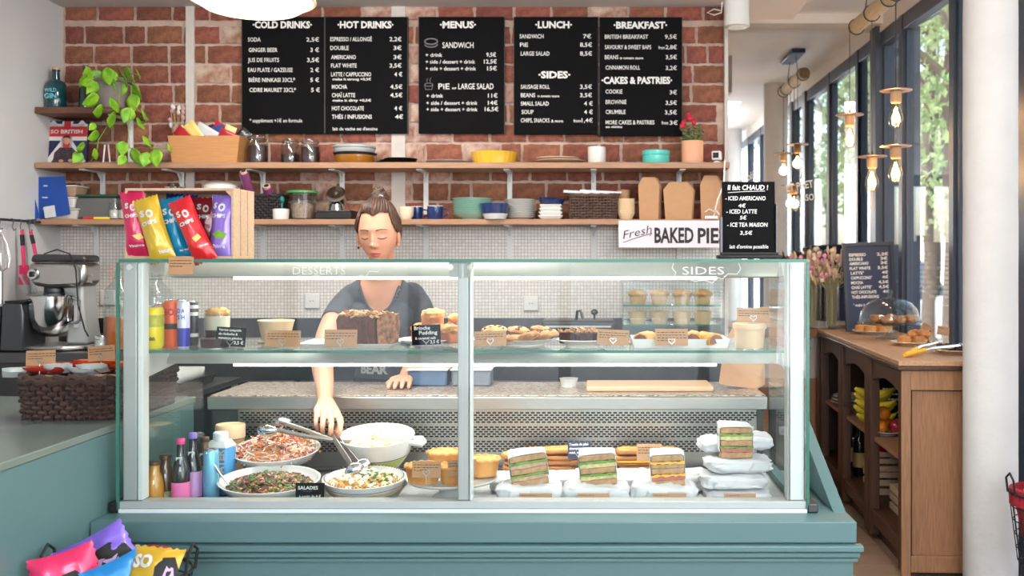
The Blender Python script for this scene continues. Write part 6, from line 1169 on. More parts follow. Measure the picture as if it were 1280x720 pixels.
# ---------------------------------------------------------------- pendants
m_lampw = mat('turned_wood_socket', (200, 160, 120), .5, var=.15); m_disc = mat('lamp_disc', (128, 112, 108), .35, .4); m_fil = mat('glowing_filament', (255, 214, 150), .5, emit=120, ecol=(255, 196, 120)); m_cord = mat('lamp_cord', (60, 58, 56), .6); m_bulb = glass('amber_bulb_glass', (255, 238, 214), refl=1.2); m_glow = mat('bulb_glow', (255, 236, 200), .5, emit=5, ecol=(255, 226, 180))
ZBM = 2.68
def pendant(lab, x, d, zd):
    t = thing('pendant_lamp', lab, 'lamp', (x, d, zd), group='filament pendant lamps on the beam')
    ob('disc', G().lathe([(0, 0), (.076, -.002), (.08, 0), (.078, .004), (0, .006)], 40), m_disc, t); ob('socket', G().lathe([(0, -.062), (.022, -.062), (.027, -.055), (.027, -.003), (0, -.003)], 26), m_lampw, t)
    ob('bulb', G().lathe([(.014, -.063), (.018, -.08), (.033, -.125), (.036, -.145), (.03, -.17), (.012, -.187), (0, -.189)], 28), m_bulb, t)
    g = G()
    for k_ in range(6): a = k_*PI/3; g.tube([(.004*math.cos(a), .004*math.sin(a), -.085), (.017*math.cos(a), .017*math.sin(a), -.15), (.012*math.cos(a+.5), .012*math.sin(a+.5), -.158)], .0016, 5)
    ob('filament', g, m_fil, t); ob('glow', G().ell((0, 0, -.128), (.011, .011, .034), 12, 8), m_glow, t)
    ob('cord', G().tube([(0, 0, .004), (0, 0, .03)], .005).tube([(0, 0, .02), (0, 0, ZBM-zd)], .0022, 6), m_cord, t)
    ob('cord_loop', G().tube([(.045*math.cos(a*.42), .0, ZBM-zd+.045*math.sin(a*.42)) for a in range(15)], .0035, 6, True), m_cord, t, loc=(1.5-x, 0, 0))
    l = light('bulb_light', 'POINT', (x, d, zd-.135), 3.2, (1, .76, .5), .03); 
pendant('filament pendant lamp hanging highest at the far end of the beam', 1.46, 5.62, 2.176); pendant('filament pendant lamp directly above another one, nearest upper lamp', 1.50, 4.89, 2.19)
pendant('filament pendant lamp hanging low in the middle of the beam', 1.50, 5.31, 1.906); pendant('lowest filament pendant lamp below the nearest upper one', 1.532, 5.0, 1.926)
t = thing('lamp_beam', 'pale round wooden beam hung from the ceiling carrying the pendant lamps', 'beam', (1.5, 5.25, ZBM)); ob('log', G().tube([(0, -.42, 0), (0, 0, .004), (0, .42, 0)], .04, 24), mat('pale_log', (222, 196, 158), .7, var=.15, scale=8, stretch=(8, 1, 8)), t); ob('log_end', G().lathe([(0, .4205), (.036, .4205), (.039, .4201)], 22, M=Matrix.Rotation(-PI/2, 4, 'X')).lathe([(0, -.4205), (.036, -.4205), (.039, -.4201)], 22, M=Matrix.Rotation(-PI/2, 4, 'X')), mat('log_end_grain', (196, 164, 122), .8, var=.3, scale=50), t)
ob('hanger', G().tube([(0, -.2, .04), (0, -.1, .2)], .003).tube([(0, .2, .04), (0, .1, .2)], .003), m_cord, t)
ob('ceiling_rose', G().box(-.05, .05, -.22, .22, .185, .218), m_frame, t, bev=.004)
t = thing('dome_lamp', 'large glowing white dome lamp hanging at the top left', 'lamp', (WX(315, 3.3), 3.3, WZ(20, 3.3))); r = .203
m_opal = mat('opal_glass', (255, 250, 240), .4, emit=1.15, ecol=(255, 238, 208)); ob('diffuser', G().lathe([(0, 0), (r*.4, .006), (r*.75, .022), (r*.97, .05), (r, .056), (r*.97, .06), (0, .06)], 48), m_opal, t); ob('rim', G().tube([(r*1.0*math.cos(a*.1309), r*1.0*math.sin(a*.1309), .056) for a in range(48)], .006, 8, True), m_cream, t)
ob('shade', G().lathe([(r, .061), (r*.9, .12), (r*.55, .17), (.03, .2), (.02, .24), (0, .24)], 48), m_cream, t); ob('cord', G().tube([(0, 0, .23), (0, 0, ZK-WZ(20, 3.3))], .003), m_cord, t)
light('dome_light', 'POINT', (WX(315, 3.3), 3.3, WZ(20, 3.3)-.05), 7, (1, .88, .7), .15)
t = thing('ceiling_spotlight', 'white cylindrical ceiling spotlight beside the brick wall', 'lamp', (WX(921, 4.6), 4.6, ZK)); ob('cylinder', G().lathe([(0, -.185), (.05, -.185), (.06, -.18), (.056, 0), (0, 0)], 30), m_porc, t); ob('lens', G().lathe([(0, -.187), (.045, -.187), (.045, -.1855)], 24), m_cream, t)
tag(ob('power_cable', G().tube([(WX(903, 4.85), 4.85, ZK-.002), (WX(902, 4.85), 4.86, ZK-.05), (WX(893, 4.85), 4.87, ZK-.06), (WX(885, 4.85), 4.88, ZK-.045), (WX(893, 4.85), 4.87, ZK-.03), (WX(901, 4.85), 4.86, ZK-.04)], .004, 6), m_porc), 'short looped white cable at the top end of the brick wall', 'cable')
# ---------------------------------------------------------------- sideboard by the window
SB = t = thing('sideboard', 'old oak sideboard with three open glazed bays by the window', 'sideboard', (1.31, 4.2, 0), (0, 0, -.05))
L_, D_, H_ = 2.04, .44, .921
ob('top', G().box(-.014, D_, -.014, L_, H_-.022, H_), m_woodt, t, bev=.003); ob('top_edge', G().box(-.02, D_, -.02, L_, H_-.04, H_-.0225), m_woodsh, t, bev=.004)
for y0, y1, nm in ((0, .05, 'corner_post'), (.566, .6, 'post'), (.61, .7, 'post'), (1.22, 1.26, 'post'), (1.27, 1.36, 'post'), (1.84, 1.9, 'post'), (1.96, L_, 'corner_post')): ob(nm, G().box(0, .045, y0, y1, .02, H_-.041), m_woodsh, t, bev=.004)
for y0, y1 in ((.05, .566), (.7, 1.22), (1.36, 1.84)):
    n = 12; pts = [(y0+(y1-y0)*i/n, H_-.15+.035*math.sin(PI*i/n)) for i in range(n+1)]
    ob('valance', G().prism([(a, b) for a, b in pts]+[(y1, H_-.042), (y0, H_-.042)], .01, .035, 'x'), m_woodsh, t)
ob('bottom_rail', G().box(.004, .04, .05, L_, .085, .15), m_woodsh, t, bev=.003); ob('plinth', G().box(.05, .07, .05, L_, .0, .084), m_woodsh, t)
ob('shelf', G().box(.02, D_-.01, .03, L_-.02, .475, .495), m_wood, t); ob('floor_board', G().box(.041, D_-.01, .03, L_-.02, .13, .148), m_woodsh, t); ob('back_panel', G().box(D_-.012, D_, .02, L_, .02, H_-.041), m_woodsh, t)
ob('end_panel', G().box(.05, D_-.04, .014, .026, .09, H_-.13), m_wood, t); ob('end_stile', G().box(0, .04, -.006, .013, 0, H_-.041), m_wood, t, bev=.002); ob('end_stile', G().box(D_-.04, D_, -.006, .013, 0, H_-.041), m_wood, t, bev=.002)
ob('end_rail', G().box(.04, D_-.04, -.004, .013, H_-.125, H_-.041), m_wood, t, bev=.002); ob('end_rail', G().box(.04, D_-.04, -.004, .013, 0.02, .09), m_wood, t, bev=.002); ob('far_end_panel', G().box(.01, D_, L_-.015, L_, .02, H_-.041), m_woodsh, t)
ZH = H_+.0008
def WD(px, X): d = X*F/(px-CX); return d
# fruit, plates, bottles and crates inside
for i in range(3): tag(ob('oval_platter', G().lathe([(0, 0), (.09, 0), (.13-.006*i, .014), (.127-.006*i, .017), (.085, .005), (0, .005)], 36), m_porc if i != 1 else m_cream, loc=(1.54, 5.85, .4965+i*.018)), 'white platter stacked in the far bay of the sideboard, '+['bottom one', 'middle one', 'top one'][i], 'plate', 'platters in the sideboard')
tag(ob('glass_bowl', G().open_lathe([(0, .003), (.04, .003), (.07, .05), (.075, .07)], 26), m_gl2, loc=(1.44, 5.45, .4965)), 'small glass bowl beside the bananas in the sideboard', 'bowl')
m_ban = mat('banana_skin', (232, 208, 60), .5, var=.15, scale=10)
for i, (z, y, rz) in enumerate([(.50, 5.12, .1), (.535, 5.16, .0), (.57, 5.12, -.1), (.60, 5.18, .15), (.63, 5.14, .0)]):
    t = thing('banana', 'yellow banana in the sideboard bunch, '+['bottom one', 'second from the bottom', 'middle one', 'second from the top', 'top one'][i], 'fruit', (1.46, y, z), (0, 0, rz), group='bananas in the sideboard')
    pts = [(-.1+.02*j+.0*j, -.02+.01*math.sin(j*.5), .018+.035*((j-5)/5.)**2) for j in range(11)]; ob('fruit', G().tube(pts, [.008, .017, .022, .024, .025, .025, .025, .023, .02, .014, .007], 9), m_ban, t); ob('stem', G().tube([pts[-1], (pts[-1][0]+.02, pts[-1][1], pts[-1][2]+.015)], .005, 6), mst, t)
plate('fruit_plate', 'plate of oranges and apples in the near bay', 1108, 4.83, .4965, .09, m_porc)
m_or = mat('orange_peel', (240, 140, 28), .5, bump=.3, bscale=120); m_ap = mat('apple_red', (176, 40, 48), .3, var=.3, coat=.3)
for i, (x, y, z, m, nm, lab) in enumerate([(1.395, 4.8, .505, m_or, 'orange', 'orange at the front of the fruit plate'), (1.44, 4.87, .505, m_or, 'orange', 'orange at the back of the fruit plate'), (1.42, 4.83, .565, m_or, 'orange', 'orange on top of the other two'), (1.475, 4.8, .505, m_ap, 'apple', 'red apple on the fruit plate')]):
    t = thing(nm, lab, 'fruit', (x, y, z)); ob('flesh', G().ell((0, 0, .034), (.036, .036, .034), 22, 14), m, t); ob('stalk', G().tube([(0, 0, .066), (.002, 0, .074)], .002), mst, t)
t = thing('chalk_sign', 'small black chalk sign behind the bananas in the sideboard', 'sign', (1.6, 5.2, .4965), (-.1, 0, -.2)); ob('panel', G().box(-.09, .09, 0, .006, 0, .2), m_board, t); g = scrib(.16, 3, 9); g.v = [(a, b, c_*4+.04) for a, b, c_ in g.v]; ob('handwriting', g, m_chalk, t)
m_wine = mat('wine_bottle_glass', (22, 30, 26), .08, coat=.6); m_wl = mat('wine_label', (206, 172, 110), .6)
for i, (x, y) in enumerate([(1.5, 5.78), (1.49, 5.66), (1.485, 5.5), (1.59, 5.7), (1.58, 5.52)]):
    t = thing('wine_bottle', 'dark wine bottle with a tan label in the sideboard, '+['far front', 'middle front', 'near front', 'far back', 'near back'][i], 'bottle', (x, y, .149), group='wine bottles in the sideboard')
    ob('body', G().lathe([(0, 0), (.035, 0), (.037, .006), (.037, .18), (.03, .205), (.015, .225), (.0145, .285), (0, .285)], 24), m_wine, t); ob('label', G().open_lathe([(.0376, .05), (.0376, .13)], 24), m_wl, t); ob('capsule', G().lathe([(.016, .25), (.0165, .295), (0, .296)], 18), m_black, t)
def pcrate(lab, x, y, z, w_, d_, h_, fill):
    t = thing('pine_crate', lab, 'crate', (x, y, z), (0, 0, -.05), group='pine crates in the sideboard')
    for zz in (0, h_*.38, h_*.72):
        for s_ in (-1, 1): ob('slat', G().box(-w_/2, w_/2, s_*d_/2-.004, s_*d_/2+.004, zz+.002, zz+h_*.27), m_crate, t, bev=.001); ob('slat', G().box(s_*w_/2-.004, s_*w_/2+.004, -d_/2, d_/2, zz+.002, zz+h_*.27), m_crate, t, bev=.001)
    ob('base', G().box(-w_/2, w_/2, -d_/2, d_/2, 0, .005), m_crate, t)
    for i, c_ in enumerate(fill): packet('%s packet in the %s' % (['first', 'second', 'third'][i], lab), (x-w_*.25+i*w_*.25, y, z+h_*.75), (.3, .3*i, i), .06, .1, .02, c_, 'packets in the pine crates', i+50)
pcrate('near pine crate at the bottom of the sideboard', 1.53, 4.62, .149, .2, .3, .12, [(150, 40, 40), (90, 60, 50), (180, 140, 60)])
pcrate('far pine crate at the bottom of the sideboard', 1.55, 5.18, .149, .19, .3, .12, [(120, 60, 50), (70, 50, 50)])
pcrate('upper pine crate stacked on the far one', 1.55, 5.16, .272, .18, .28, .1, [(200, 40, 60), (60, 60, 170), (210, 60, 80)])
# on the sideboard
m_croi = mat('croissant', (206, 140, 84), .6, var=.4, scale=24, bump=.4, bscale=40)
def pastry(lab, x, y, z, s_, seed, name='pastry', m=None, h=.6, group='pastries on the sideboard'):
    t = thing(name, lab, 'pastry', (x, y, z), (0, 0, seed*1.3), group); g = G()
    g.ell((0, 0, s_*h*.9), (s_*1.2, s_*.8, s_*h), 20, 12, .22, 3, seed); ob('crust', g, m or m_croi, t); g = G()
    for j in range(5): x_ = (j-2)*s_*.38; g.tube([(x_+.004*math.sin(a), s_*.66*math.cos(a*.39-.4), s_*h*.95+s_*h*.85*math.sin(a*.39+.2)*1.05) for a in range(8)], s_*.12, 5)
    ob('ridge', g, m or m_croi, t)
xs, ys = 1.6, 5.33
t = thing('cake_dome_stand', 'glass cake stand with pastries under its glass dome', 'cake stand', (xs, ys, ZH)); hs = .088
ob('foot', G().lathe([(0, 0), (.075, 0), (.07, .006), (.02, .02), (.014, .04), (.016, .06), (.05, hs-.008), (0, hs-.008)], 34), m_gl2, t); ob('plate', G().lathe([(0, hs-.008), (.165, hs-.006), (.172, hs+.004), (.168, hs+.006), (.16, hs), (0, hs)], 44), m_gl2, t)
t = thing('glass_dome', 'clear glass dome with a knob over the pastries', 'dome', (xs, ys, ZH+hs+.0045)); ob('dome', G().open_lathe([(.158, 0), (.16, .004), (.158, .03), (.145, .07), (.115, .105), (.07, .126), (.02, .134), (0, .135)], 44), m_gl2, t); ob('knob', G().lathe([(0, .134), (.01, .135), (.008, .145), (.017, .155), (.02, .165), (.012, .176), (0, .178)], 22), m_gl2, t)
for i, (a, b) in enumerate([(-.09, -.04), (-.03, -.07), (.04, -.06), (.1, -.03), (-.05, .03), (.03, .04)]): pastry('golden pastry under the glass dome, '+['far left', 'front left', 'front right', 'far right', 'back left', 'back right'][i], xs+a, ys+b, ZH+hs+.001, .036, i+1, group='pastries under the dome')
pl_ = plate('round_plate', 'white plate with little round cakes behind the cake stand', 1092, 5.72, ZH, .125)
for i in range(6): a = i*1.05; tag(ob('small_cake', G().lathe([(0, 0), (.028, 0), (.034, .03), (.028, .042), (0, .046)], 20), m_pie, loc=(1.625+.075*math.cos(a), 5.72+.07*math.sin(a), ZH+.008)), 'small golden cake on the plate behind the stand, '+['right', 'right back', 'left back', 'left', 'left front', 'right front'][i], 'cake', 'little round cakes')
plate('round_plate', 'cream plate heaped with pastries in front of the dome', 1141, 4.95, ZH, .11, m_cream)
for i, (a, b, c_) in enumerate([(-.05, -.03, 0), (.02, -.05, 0), (.06, .02, 0), (-.02, .04, 0), (0, 0, .03), (.05, -.01, .03)]): pastry('flaky pastry on the cream plate, '+['left', 'front', 'right', 'back', 'top left', 'top right'][i], WX(1141, 4.95)+a, 4.95+b, ZH+.009+c_, .034, i+9, group='pastries on the cream plate')
plate('dark_platter', 'grey platter of chocolate cakes near the column', 1196, 4.52, ZH, .115, m_cream)
for i in range(7): a = i*.9; tag(ob('chocolate_cake', G().ell((0, 0, .016), (.028, .024, .018), 14, 8, .3, 4, i), m_brow, loc=(WX(1196, 4.52)+.065*math.cos(a)*(i > 0), 4.52+.065*math.sin(a)*(i > 0), ZH+.008)), 'dark chocolate cake on the platter near the column, '+['centre', 'right', 'right back', 'left back', 'left', 'left front', 'right front'][i], 'cake', 'chocolate cakes')
card('kraft card behind the cream plate of pastries', 1150, 405, 1164, 414, 5.15, None, ZH+.0, .5, lines=1); card('kraft card standing by the grey platter near the column', 1171, 408, 1186, 419, 4.75, None, ZH, .15, lines=1)
t = thing('pastry_tongs', 'steel pastry tongs with yellow handles on the sideboard edge', 'tongs', (WX(1165, 4.35), 4.36, ZH+.008)); b = Vector((WX(1165, 4.35), 4.36, ZH+.008))
for i, (p, q_, e) in enumerate([((1131, 4.32), (1163, 4.4), (1202, 4.46)), ((1131, 4.32), (1150, 4.5), (1172, 4.66))]):
    A, Bq, C = [Vector((WX(a, d_), d_, ZH+.02+(.02 if j == 2 else .012*j))) for j, (a, d_) in enumerate((p, q_, e))]
    A.z = ZH+.012; ob('grip', G().tube([A-b, A.lerp(Bq, .8)-b], .009, 8), mat('yellow_grip', (240, 180, 20), .4), t); ob('arm', G().tube([A.lerp(Bq, .8)-b, Bq-b, C-b], [.007, .008, .009], 8), m_chrome, t); ob('claw', G().ell(C-b, (.022, .014, .014), 12, 8, .3, 5), m_chrome, t)
t = thing('framed_chalkboard', 'grey framed chalkboard with a drinks list leaning on the window frame', 'chalkboard', (WX(1091, 5.88), 5.88, ZH+.001), (0, 0, 0)); s = F/5.88; rr0 = ob('board', G().box(-29/s, 27/s, 0, .01, .02, 108/s), m_slate, t, rot=(-.06, -.035, 0))
for nm, g in (('frame_side', G().box(-33/s, -29/s, -.008, .014, 0, 112/s)), ('frame_side', G().box(27/s, 31/s, -.008, .014, 0, 112/s)), ('frame_top', G().box(-29/s, 27/s, -.008, .014, 108/s, 112/s)), ('frame_bottom', G().box(-29/s, 27/s, -.008, .014, 0, 4/s))): ob(nm, g, mat('frame_slate', (58, 62, 76), .5), t, rot=(-.06, -.035, 0))
text('lettering', [('ESPRESSO', 1066, 317, 3.5, 21, .03), ('2,2€', 1101, 317, 3.5, 14, .03), ('DOUBLE', 1066, 322.5, 3.5, 17, .03), ('3€', 1105, 322.5, 3.5, 9, .03), ('AMERICANO', 1066, 328, 3.5, 24, .03), ('3€', 1105, 328, 3.5, 9, .03), ('FLAT WHITE', 1066, 334, 3.5, 26, .03), ('3,5€', 1101, 334, 3.5, 13, .03), ('LATTE*', 1067, 340, 3.5, 17, .03), ('4€', 1106, 340, 3.5, 8, .03), ('CAPPUCCINO*', 1067, 346, 3.5, 27, .03), ('4€', 1106, 346, 3.5, 8, .03),
    ('MOCHA', 1067, 352, 3.5, 15, .03), ('4,5€', 1101, 352, 3.5, 13, .03), ('CHAÏ LATTE*', 1067, 358, 3.5, 26, .03), ('4,5€', 1101, 358, 3.5, 13, .03), ('HOT CHOCOLATE', 1067, 364, 3.5, 31, .03), ('4€', 1106, 364, 3.5, 8, .03), ('THÉS-INFUSIONS', 1067, 370, 3.5, 34, .03), ('* make it', 1068, 380, 3.5, 15, .02)], rr0, 1091, 412, s, -.002, m_chalk)
# vases of dried flowers
m_dry = [mat('dried_wheat', (226, 200, 168), .8, var=.2), mat('dried_pink', (236, 160, 186), .8, var=.2), mat('dried_cream', (226, 208, 184), .8)]
for i, (x, y, z, lab) in enumerate([(WX(1014, 6.2), 6.2, .921, 'glass vase of dried pink and cream flowers on the mirror ledge'), (WX(1040, 6.1), 6.1, ZH, 'glass vase of dried wheat and pink flowers at the sideboard end')]):
    t = thing('flower_vase', lab, 'vase', (x, y, z)); rv = .045 if i else .04; ob('vase', G().open_lathe([(0, .004), (rv*.9, .004), (rv, .02), (rv, .27), (rv*1.04, .29)], 28), m_gl2, t); q_ = random.Random(i)
    gs, ga, gb, gc = G(), G(), G(), G()
    for j in range(75):
        a = q_.random()*6.28; r_ = q_.random()**.6*.15; h_ = q_.uniform(.34, .52)-r_*.4; X_ = r_*math.cos(a); Y_ = -abs(r_*math.sin(a))*.5 if i == 0 else r_*math.sin(a)*.6; gs.tube([(X_*.2, Y_*.2, .02), (X_*.25, Y_*.25, .25), (X_, Y_, h_)], .0014, 4)
        M = Matrix.Translation((X_, Y_, h_)) @ Matrix.Rotation(X_*3, 4, 'Y'); [ga, gb, gc][j % 3].ell((0, 0, .0), (.008 if j % 3 == 0 else .014, .01, .032 if j % 3 == 0 else .014), 7, 6, .5, 4, j, M=M)
    for nm, g, m in (('stems', gs, MATS['dry_stem']), ('wheat_heads', ga, m_dry[0]), ('pink_flowers', gb, m_dry[1]), ('cream_flowers', gc, m_dry[2])): tag(ob(nm, g, m, t), None, None, kind='stuff')
tag(ob('picture_frame', G().box(-.02, .0, 0, .02, 0, .3).box(.0, .22, 0, .02, 0, .02).box(.0, .22, 0, .02, .28, .3).box(.22, .24, 0, .02, 0, .3), m_wood, loc=(1.52, 6.17, ZH), rot=(-.05, 0, 0)), 'plain wooden frame leaning behind the chalkboard', 'frame')
# cardboard box under the sideboard front
tag(ob('cardboard_box', G().box(-.12, .12, -.1, .1, 0, .12), m_kraft, loc=(1.2, 5.6, .0), rot=(0, 0, -.05), bev=.003), 'small cardboard box on the floor in front of the sideboard', 'box')
# ---------------------------------------------------------------- wire baskets with crisps in front
def wirebasket(lab, x, y, z, w_, d_, h_, m, stand=True):
    t = thing('wire_basket', lab, 'basket', (x, y, 0)); g = G()
    for zz in [z+h_*i/5 for i in range(6)]:
        k_ = .8+.2*(zz-z)/h_; a, b = w_/2*k_, d_/2*k_; g.tube([(a*math.cos(q*.349), b*math.sin(q*.349), zz) for q in range(18)], .0022, 5, True)
    for q in range(18): ca, sa = math.cos(q*.349), math.sin(q*.349); g.tube([(w_/2*.8*ca, d_/2*.8*sa, z), (w_/2*ca, d_/2*sa, z+h_)], .0018, 5)
    for q in range(-3, 4): xx = q*w_*.1; yy = d_/2*.8*math.sqrt(max(0, 1-(xx/(w_*.4))**2)); g.tube([(xx, -yy, z), (xx, yy, z)], .0018, 5)
    ob('mesh', g, m, t); ob('rim', G().tube([(w_/2*math.cos(q*.262), d_/2*math.sin(q*.262), z+h_) for q in range(24)], .0045, 7, True), m, t)
    for s_ in (-1, 1): ob('handle', G().tube([(s_*w_/2, -.03, z+h_), (s_*(w_/2+.006), -.03, z+h_+.05), (s_*(w_/2+.006), 0, z+h_+.07), (s_*(w_/2+.006), .03, z+h_+.05), (s_*w_/2, .03, z+h_)], .004, 7), m, t)
    for q in range(3): a = q*2.094+.5; ob('leg', G().tube([(w_*.36*math.cos(a), d_*.36*math.sin(a), z), (w_*.42*math.cos(a), d_*.42*math.sin(a), 0)], .006, 7), m, t)
    return t
wirebasket('black wire basket of crisps on legs in front of the left counter', -1.215, 2.53, .40, .36, .28, .15, m_black)
face = lambda ox, oz, s_: [('black_print', [(ox-.028*s_, oz-.05*s_), (ox+.05*s_, oz-.055*s_), (ox+.055*s_, oz+.02*s_), (ox+.03*s_, oz+.07*s_), (ox-.01*s_, oz+.06*s_), (ox-.035*s_, oz+.02*s_)], m_black), ('face_print', [(ox+.0*s_, oz-.03*s_), (ox+.03*s_, oz-.04*s_), (ox+.045*s_, oz-.01*s_), (ox+.035*s_, oz+.025*s_), (ox+.01*s_, oz+.03*s_)], mat('print_lilac_skin', (206, 176, 220), .5))]
crisps('purple bag of crisps with a drawn face at the back of the wire basket', 120, 697, 2.56, .125, .18, .05, foil('foil_violet', (126, 98, 206)), (-.5, 1.05, -.2), [('SO', -.03, -.045, .024, .05, .05), ('CHiPS', -.035, -.07, .014, .05, .05)], 11, extra=face(.01, .03, .8))
crisps('pink bag of crisps at the left of the wire basket', 83, 722, 2.46, .14, .15, .05, foil('foil_pink', (232, 50, 104)), (-.5, 1.3, -.1), [], 12, extra=face(.01, .01, .7))
crisps('blue bag of crisps low in the middle of the wire basket', 148, 727, 2.47, .12, .15, .04, foil('foil_blue', (30, 130, 200)), (-.4, 1.2, .1), [], 13)
crisps('mustard yellow bag of crisps at the right of the wire basket', 190, 722, 2.47, .13, .15, .05, foil('foil_mustard', (212, 170, 44)), (-.5, .1, 0), [('SO', -.05, .02, .03, .05, .05)], 14, extra=face(.03, .01, .6))
crisps('red bag of crisps peeking out behind the mustard one', 197, 718, 2.58, .06, .15, .03, mred, (0, .1, 0), [], 15)
wirebasket('black wire basket with a red lining at the right picture edge', 1.60, 3.42, .30, .3, .26, .24, m_black)
tag(ob('red_cloth', G().open_lathe([(.09, .315), (.11, .4), (.13, .5), (.135, .56), (.15, .555), (.15, .5)], 30, sy=.85), mat('red_cloth', (176, 30, 50), .8, col2=(120, 16, 34), scale=20), loc=(1.60, 3.42, 0)), 'red cloth lining the right wire basket', 'cloth')
tag(ob('white_bread_bag', G().ell((0, 0, .5), (.1, .085, .08), 20, 12, .2, 3), m_kraftl, loc=(1.6, 3.42, .02)), 'pale paper parcel sitting in the red lined basket', 'parcel')
# ---------------------------------------------------------------- the woman behind the case
from mathutils.bvhtree import BVHTree
m_skin = mat('skin', (224, 166, 138), .5, var=.06, scale=14, sss=.15, bump=.04, bscale=90)
m_hair = mat('brown_hair', (84, 54, 38), .45, var=.45, scale=22, bump=.35, bscale=70, stretch=(6, 1, 1), col2=(58, 38, 28))
m_shirt = mat('charcoal_cotton', (84, 88, 96), .9, var=.15, scale=60, bump=.15, bscale=160)
m_lip = mat('lip_rose', (206, 112, 104), .4); m_lash = mat('lash_brown', (70, 44, 34), .7); m_browm = mat('brow_brown', (112, 74, 54), .8); m_jean = mat('dark_trousers', (40, 44, 56), .85)
PX, PY = -.83, 4.12
def loft(g, secs, n=30):
    vs = []; fs = []
    for (cx, cy, cz, rx, ry) in secs:
        for k in range(n): a = 2*PI*k/n; vs.append((cx+rx*math.cos(a), cy+ry*math.sin(a), cz))
    for i in range(len(secs)-1):
        for k in range(n): fs.append((i*n+k, i*n+(k+1) % n, (i+1)*n+(k+1) % n, (i+1)*n+k))
    fs += [tuple(range(n))[::-1], tuple((len(secs)-1)*n+k for k in range(n))]; return g.add(vs, fs)
def limb(g, pts, rs, n=18):
    pts = [Vector(p) for p in pts]; P_, R_ = [], []
    for i in range(len(pts)-1):
        p0 = pts[max(i-1, 0)]; p1, p2 = pts[i], pts[i+1]; p3 = pts[min(i+2, len(pts)-1)]
        for s in range(5):
            t_ = s/5; P_.append(.5*((2*p1)+(p2-p0)*t_+(2*p0-5*p1+4*p2-p3)*t_*t_+(3*p1-p0-3*p2+p3)*t_**3)); R_.append(rs[i]+(rs[i+1]-rs[i])*t_)
    P_.append(pts[-1]); R_.append(rs[-1]); g.tube(P_, R_, n); r = rs[-1]; g.ell(P_[-1], (r, r, r), 14, 10); r = rs[0]; g.ell(P_[0], (r, r, r), 14, 10); return g
g = G()
loft(g, [(-.83, 4.15, .72, .16, .12), (-.83, 4.15, .80, .172, .125), (-.83, 4.14, .87, .165, .118), (-.832, 4.11, .94, .14, .1), (-.835, 4.07, 1.0, .132, .096), (-.838, 4.02, 1.08, .142, .102), (-.845, 3.97, 1.15, .152, .105), (-.85, 3.94, 1.205, .16, .09), (-.85, 3.925, 1.235, .138, .074), (-.845, 3.915, 1.262, .09, .06), (-.838, 3.895, 1.29, .058, .056), (-.83, 3.87, 1.33, .05, .052), (-.825, 3.83, 1.40, .05, .055)])
for s in (-1, 1): g.ell((-.845+s*.066, 3.885, 1.125), (.062, .05, .056), 20, 14)
limb(g, [(-.96, 3.94, 1.195), (-.995, 3.87, 1.15), (-1.012, 3.76, 1.07), (-1.01, 3.67, 1.0), (-.99, 3.6, .96), (-.955, 3.5, .905), (-.932, 3.425, .868)], [.054, .049, .044, .038, .04, .033, .026])
limb(g, [(-.735, 3.97, 1.20), (-.702, 3.99, 1.15), (-.69, 4.01, 1.08), (-.692, 3.99, 1.02), (-.71, 3.93, .96), (-.725, 3.88, .915), (-.735, 3.845, .893)], [.054, .048, .043, .037, .038, .032, .026])
for s in (-1, 1): limb(g, [(-.83+s*.085, 4.15, .78), (-.83+s*.09, 4.15, .6), (-.83+s*.09, 4.15, .46), (-.83+s*.09, 4.17, .3), (-.83+s*.09, 4.18, .08)], [.088, .078, .055, .055, .035])
for s in (-1, 1): limb(g, [(-.83+s*.09, 4.18, .06), (-.83+s*.095, 4.06, .035)], [.04, .032])
# right hand, closed round the tongs: knuckle, joint, joint, tip for each finger
def Wp(a): return W(*a)
wr = Wp((407, 503, 3.40))
hand = [((422, 519, 3.31), (425.5, 531, 3.262), (424, 542, 3.25), (420, 549.5, 3.262), .0092), ((413.5, 517.5, 3.3), (414, 531, 3.245), (413, 541, 3.24), (411, 547, 3.262), .0094),
        ((404.5, 516.5, 3.3), (403.5, 529, 3.25), (403, 538, 3.25), (403.5, 543, 3.272), .0089), ((396.5, 514.5, 3.315), (395, 525, 3.27), (395, 532.5, 3.268), (397, 537, 3.288), .0078)]
g2 = G()
for i, (k0, k1, k2, k3, r) in enumerate(hand):
    limb(g2, [wr+Vector(((i-1.5)*-.007, 0, 0)), Wp(k0)], [.018, .0135]); limb(g2, [Wp(k0), Wp(k1), Wp(k2), Wp(k3)], [r*1.18, r*1.02, r*.93, r*.8], 12)
limb(g2, [wr+Vector((.012, .01, 0)), Wp((421, 517, 3.345)), Wp((426, 529, 3.315)), Wp((419, 541, 3.287))], [.016, .014, .0105, .0085], 12)
limb(g2, [(-.95, 3.48, .897), wr], [.03, .024])
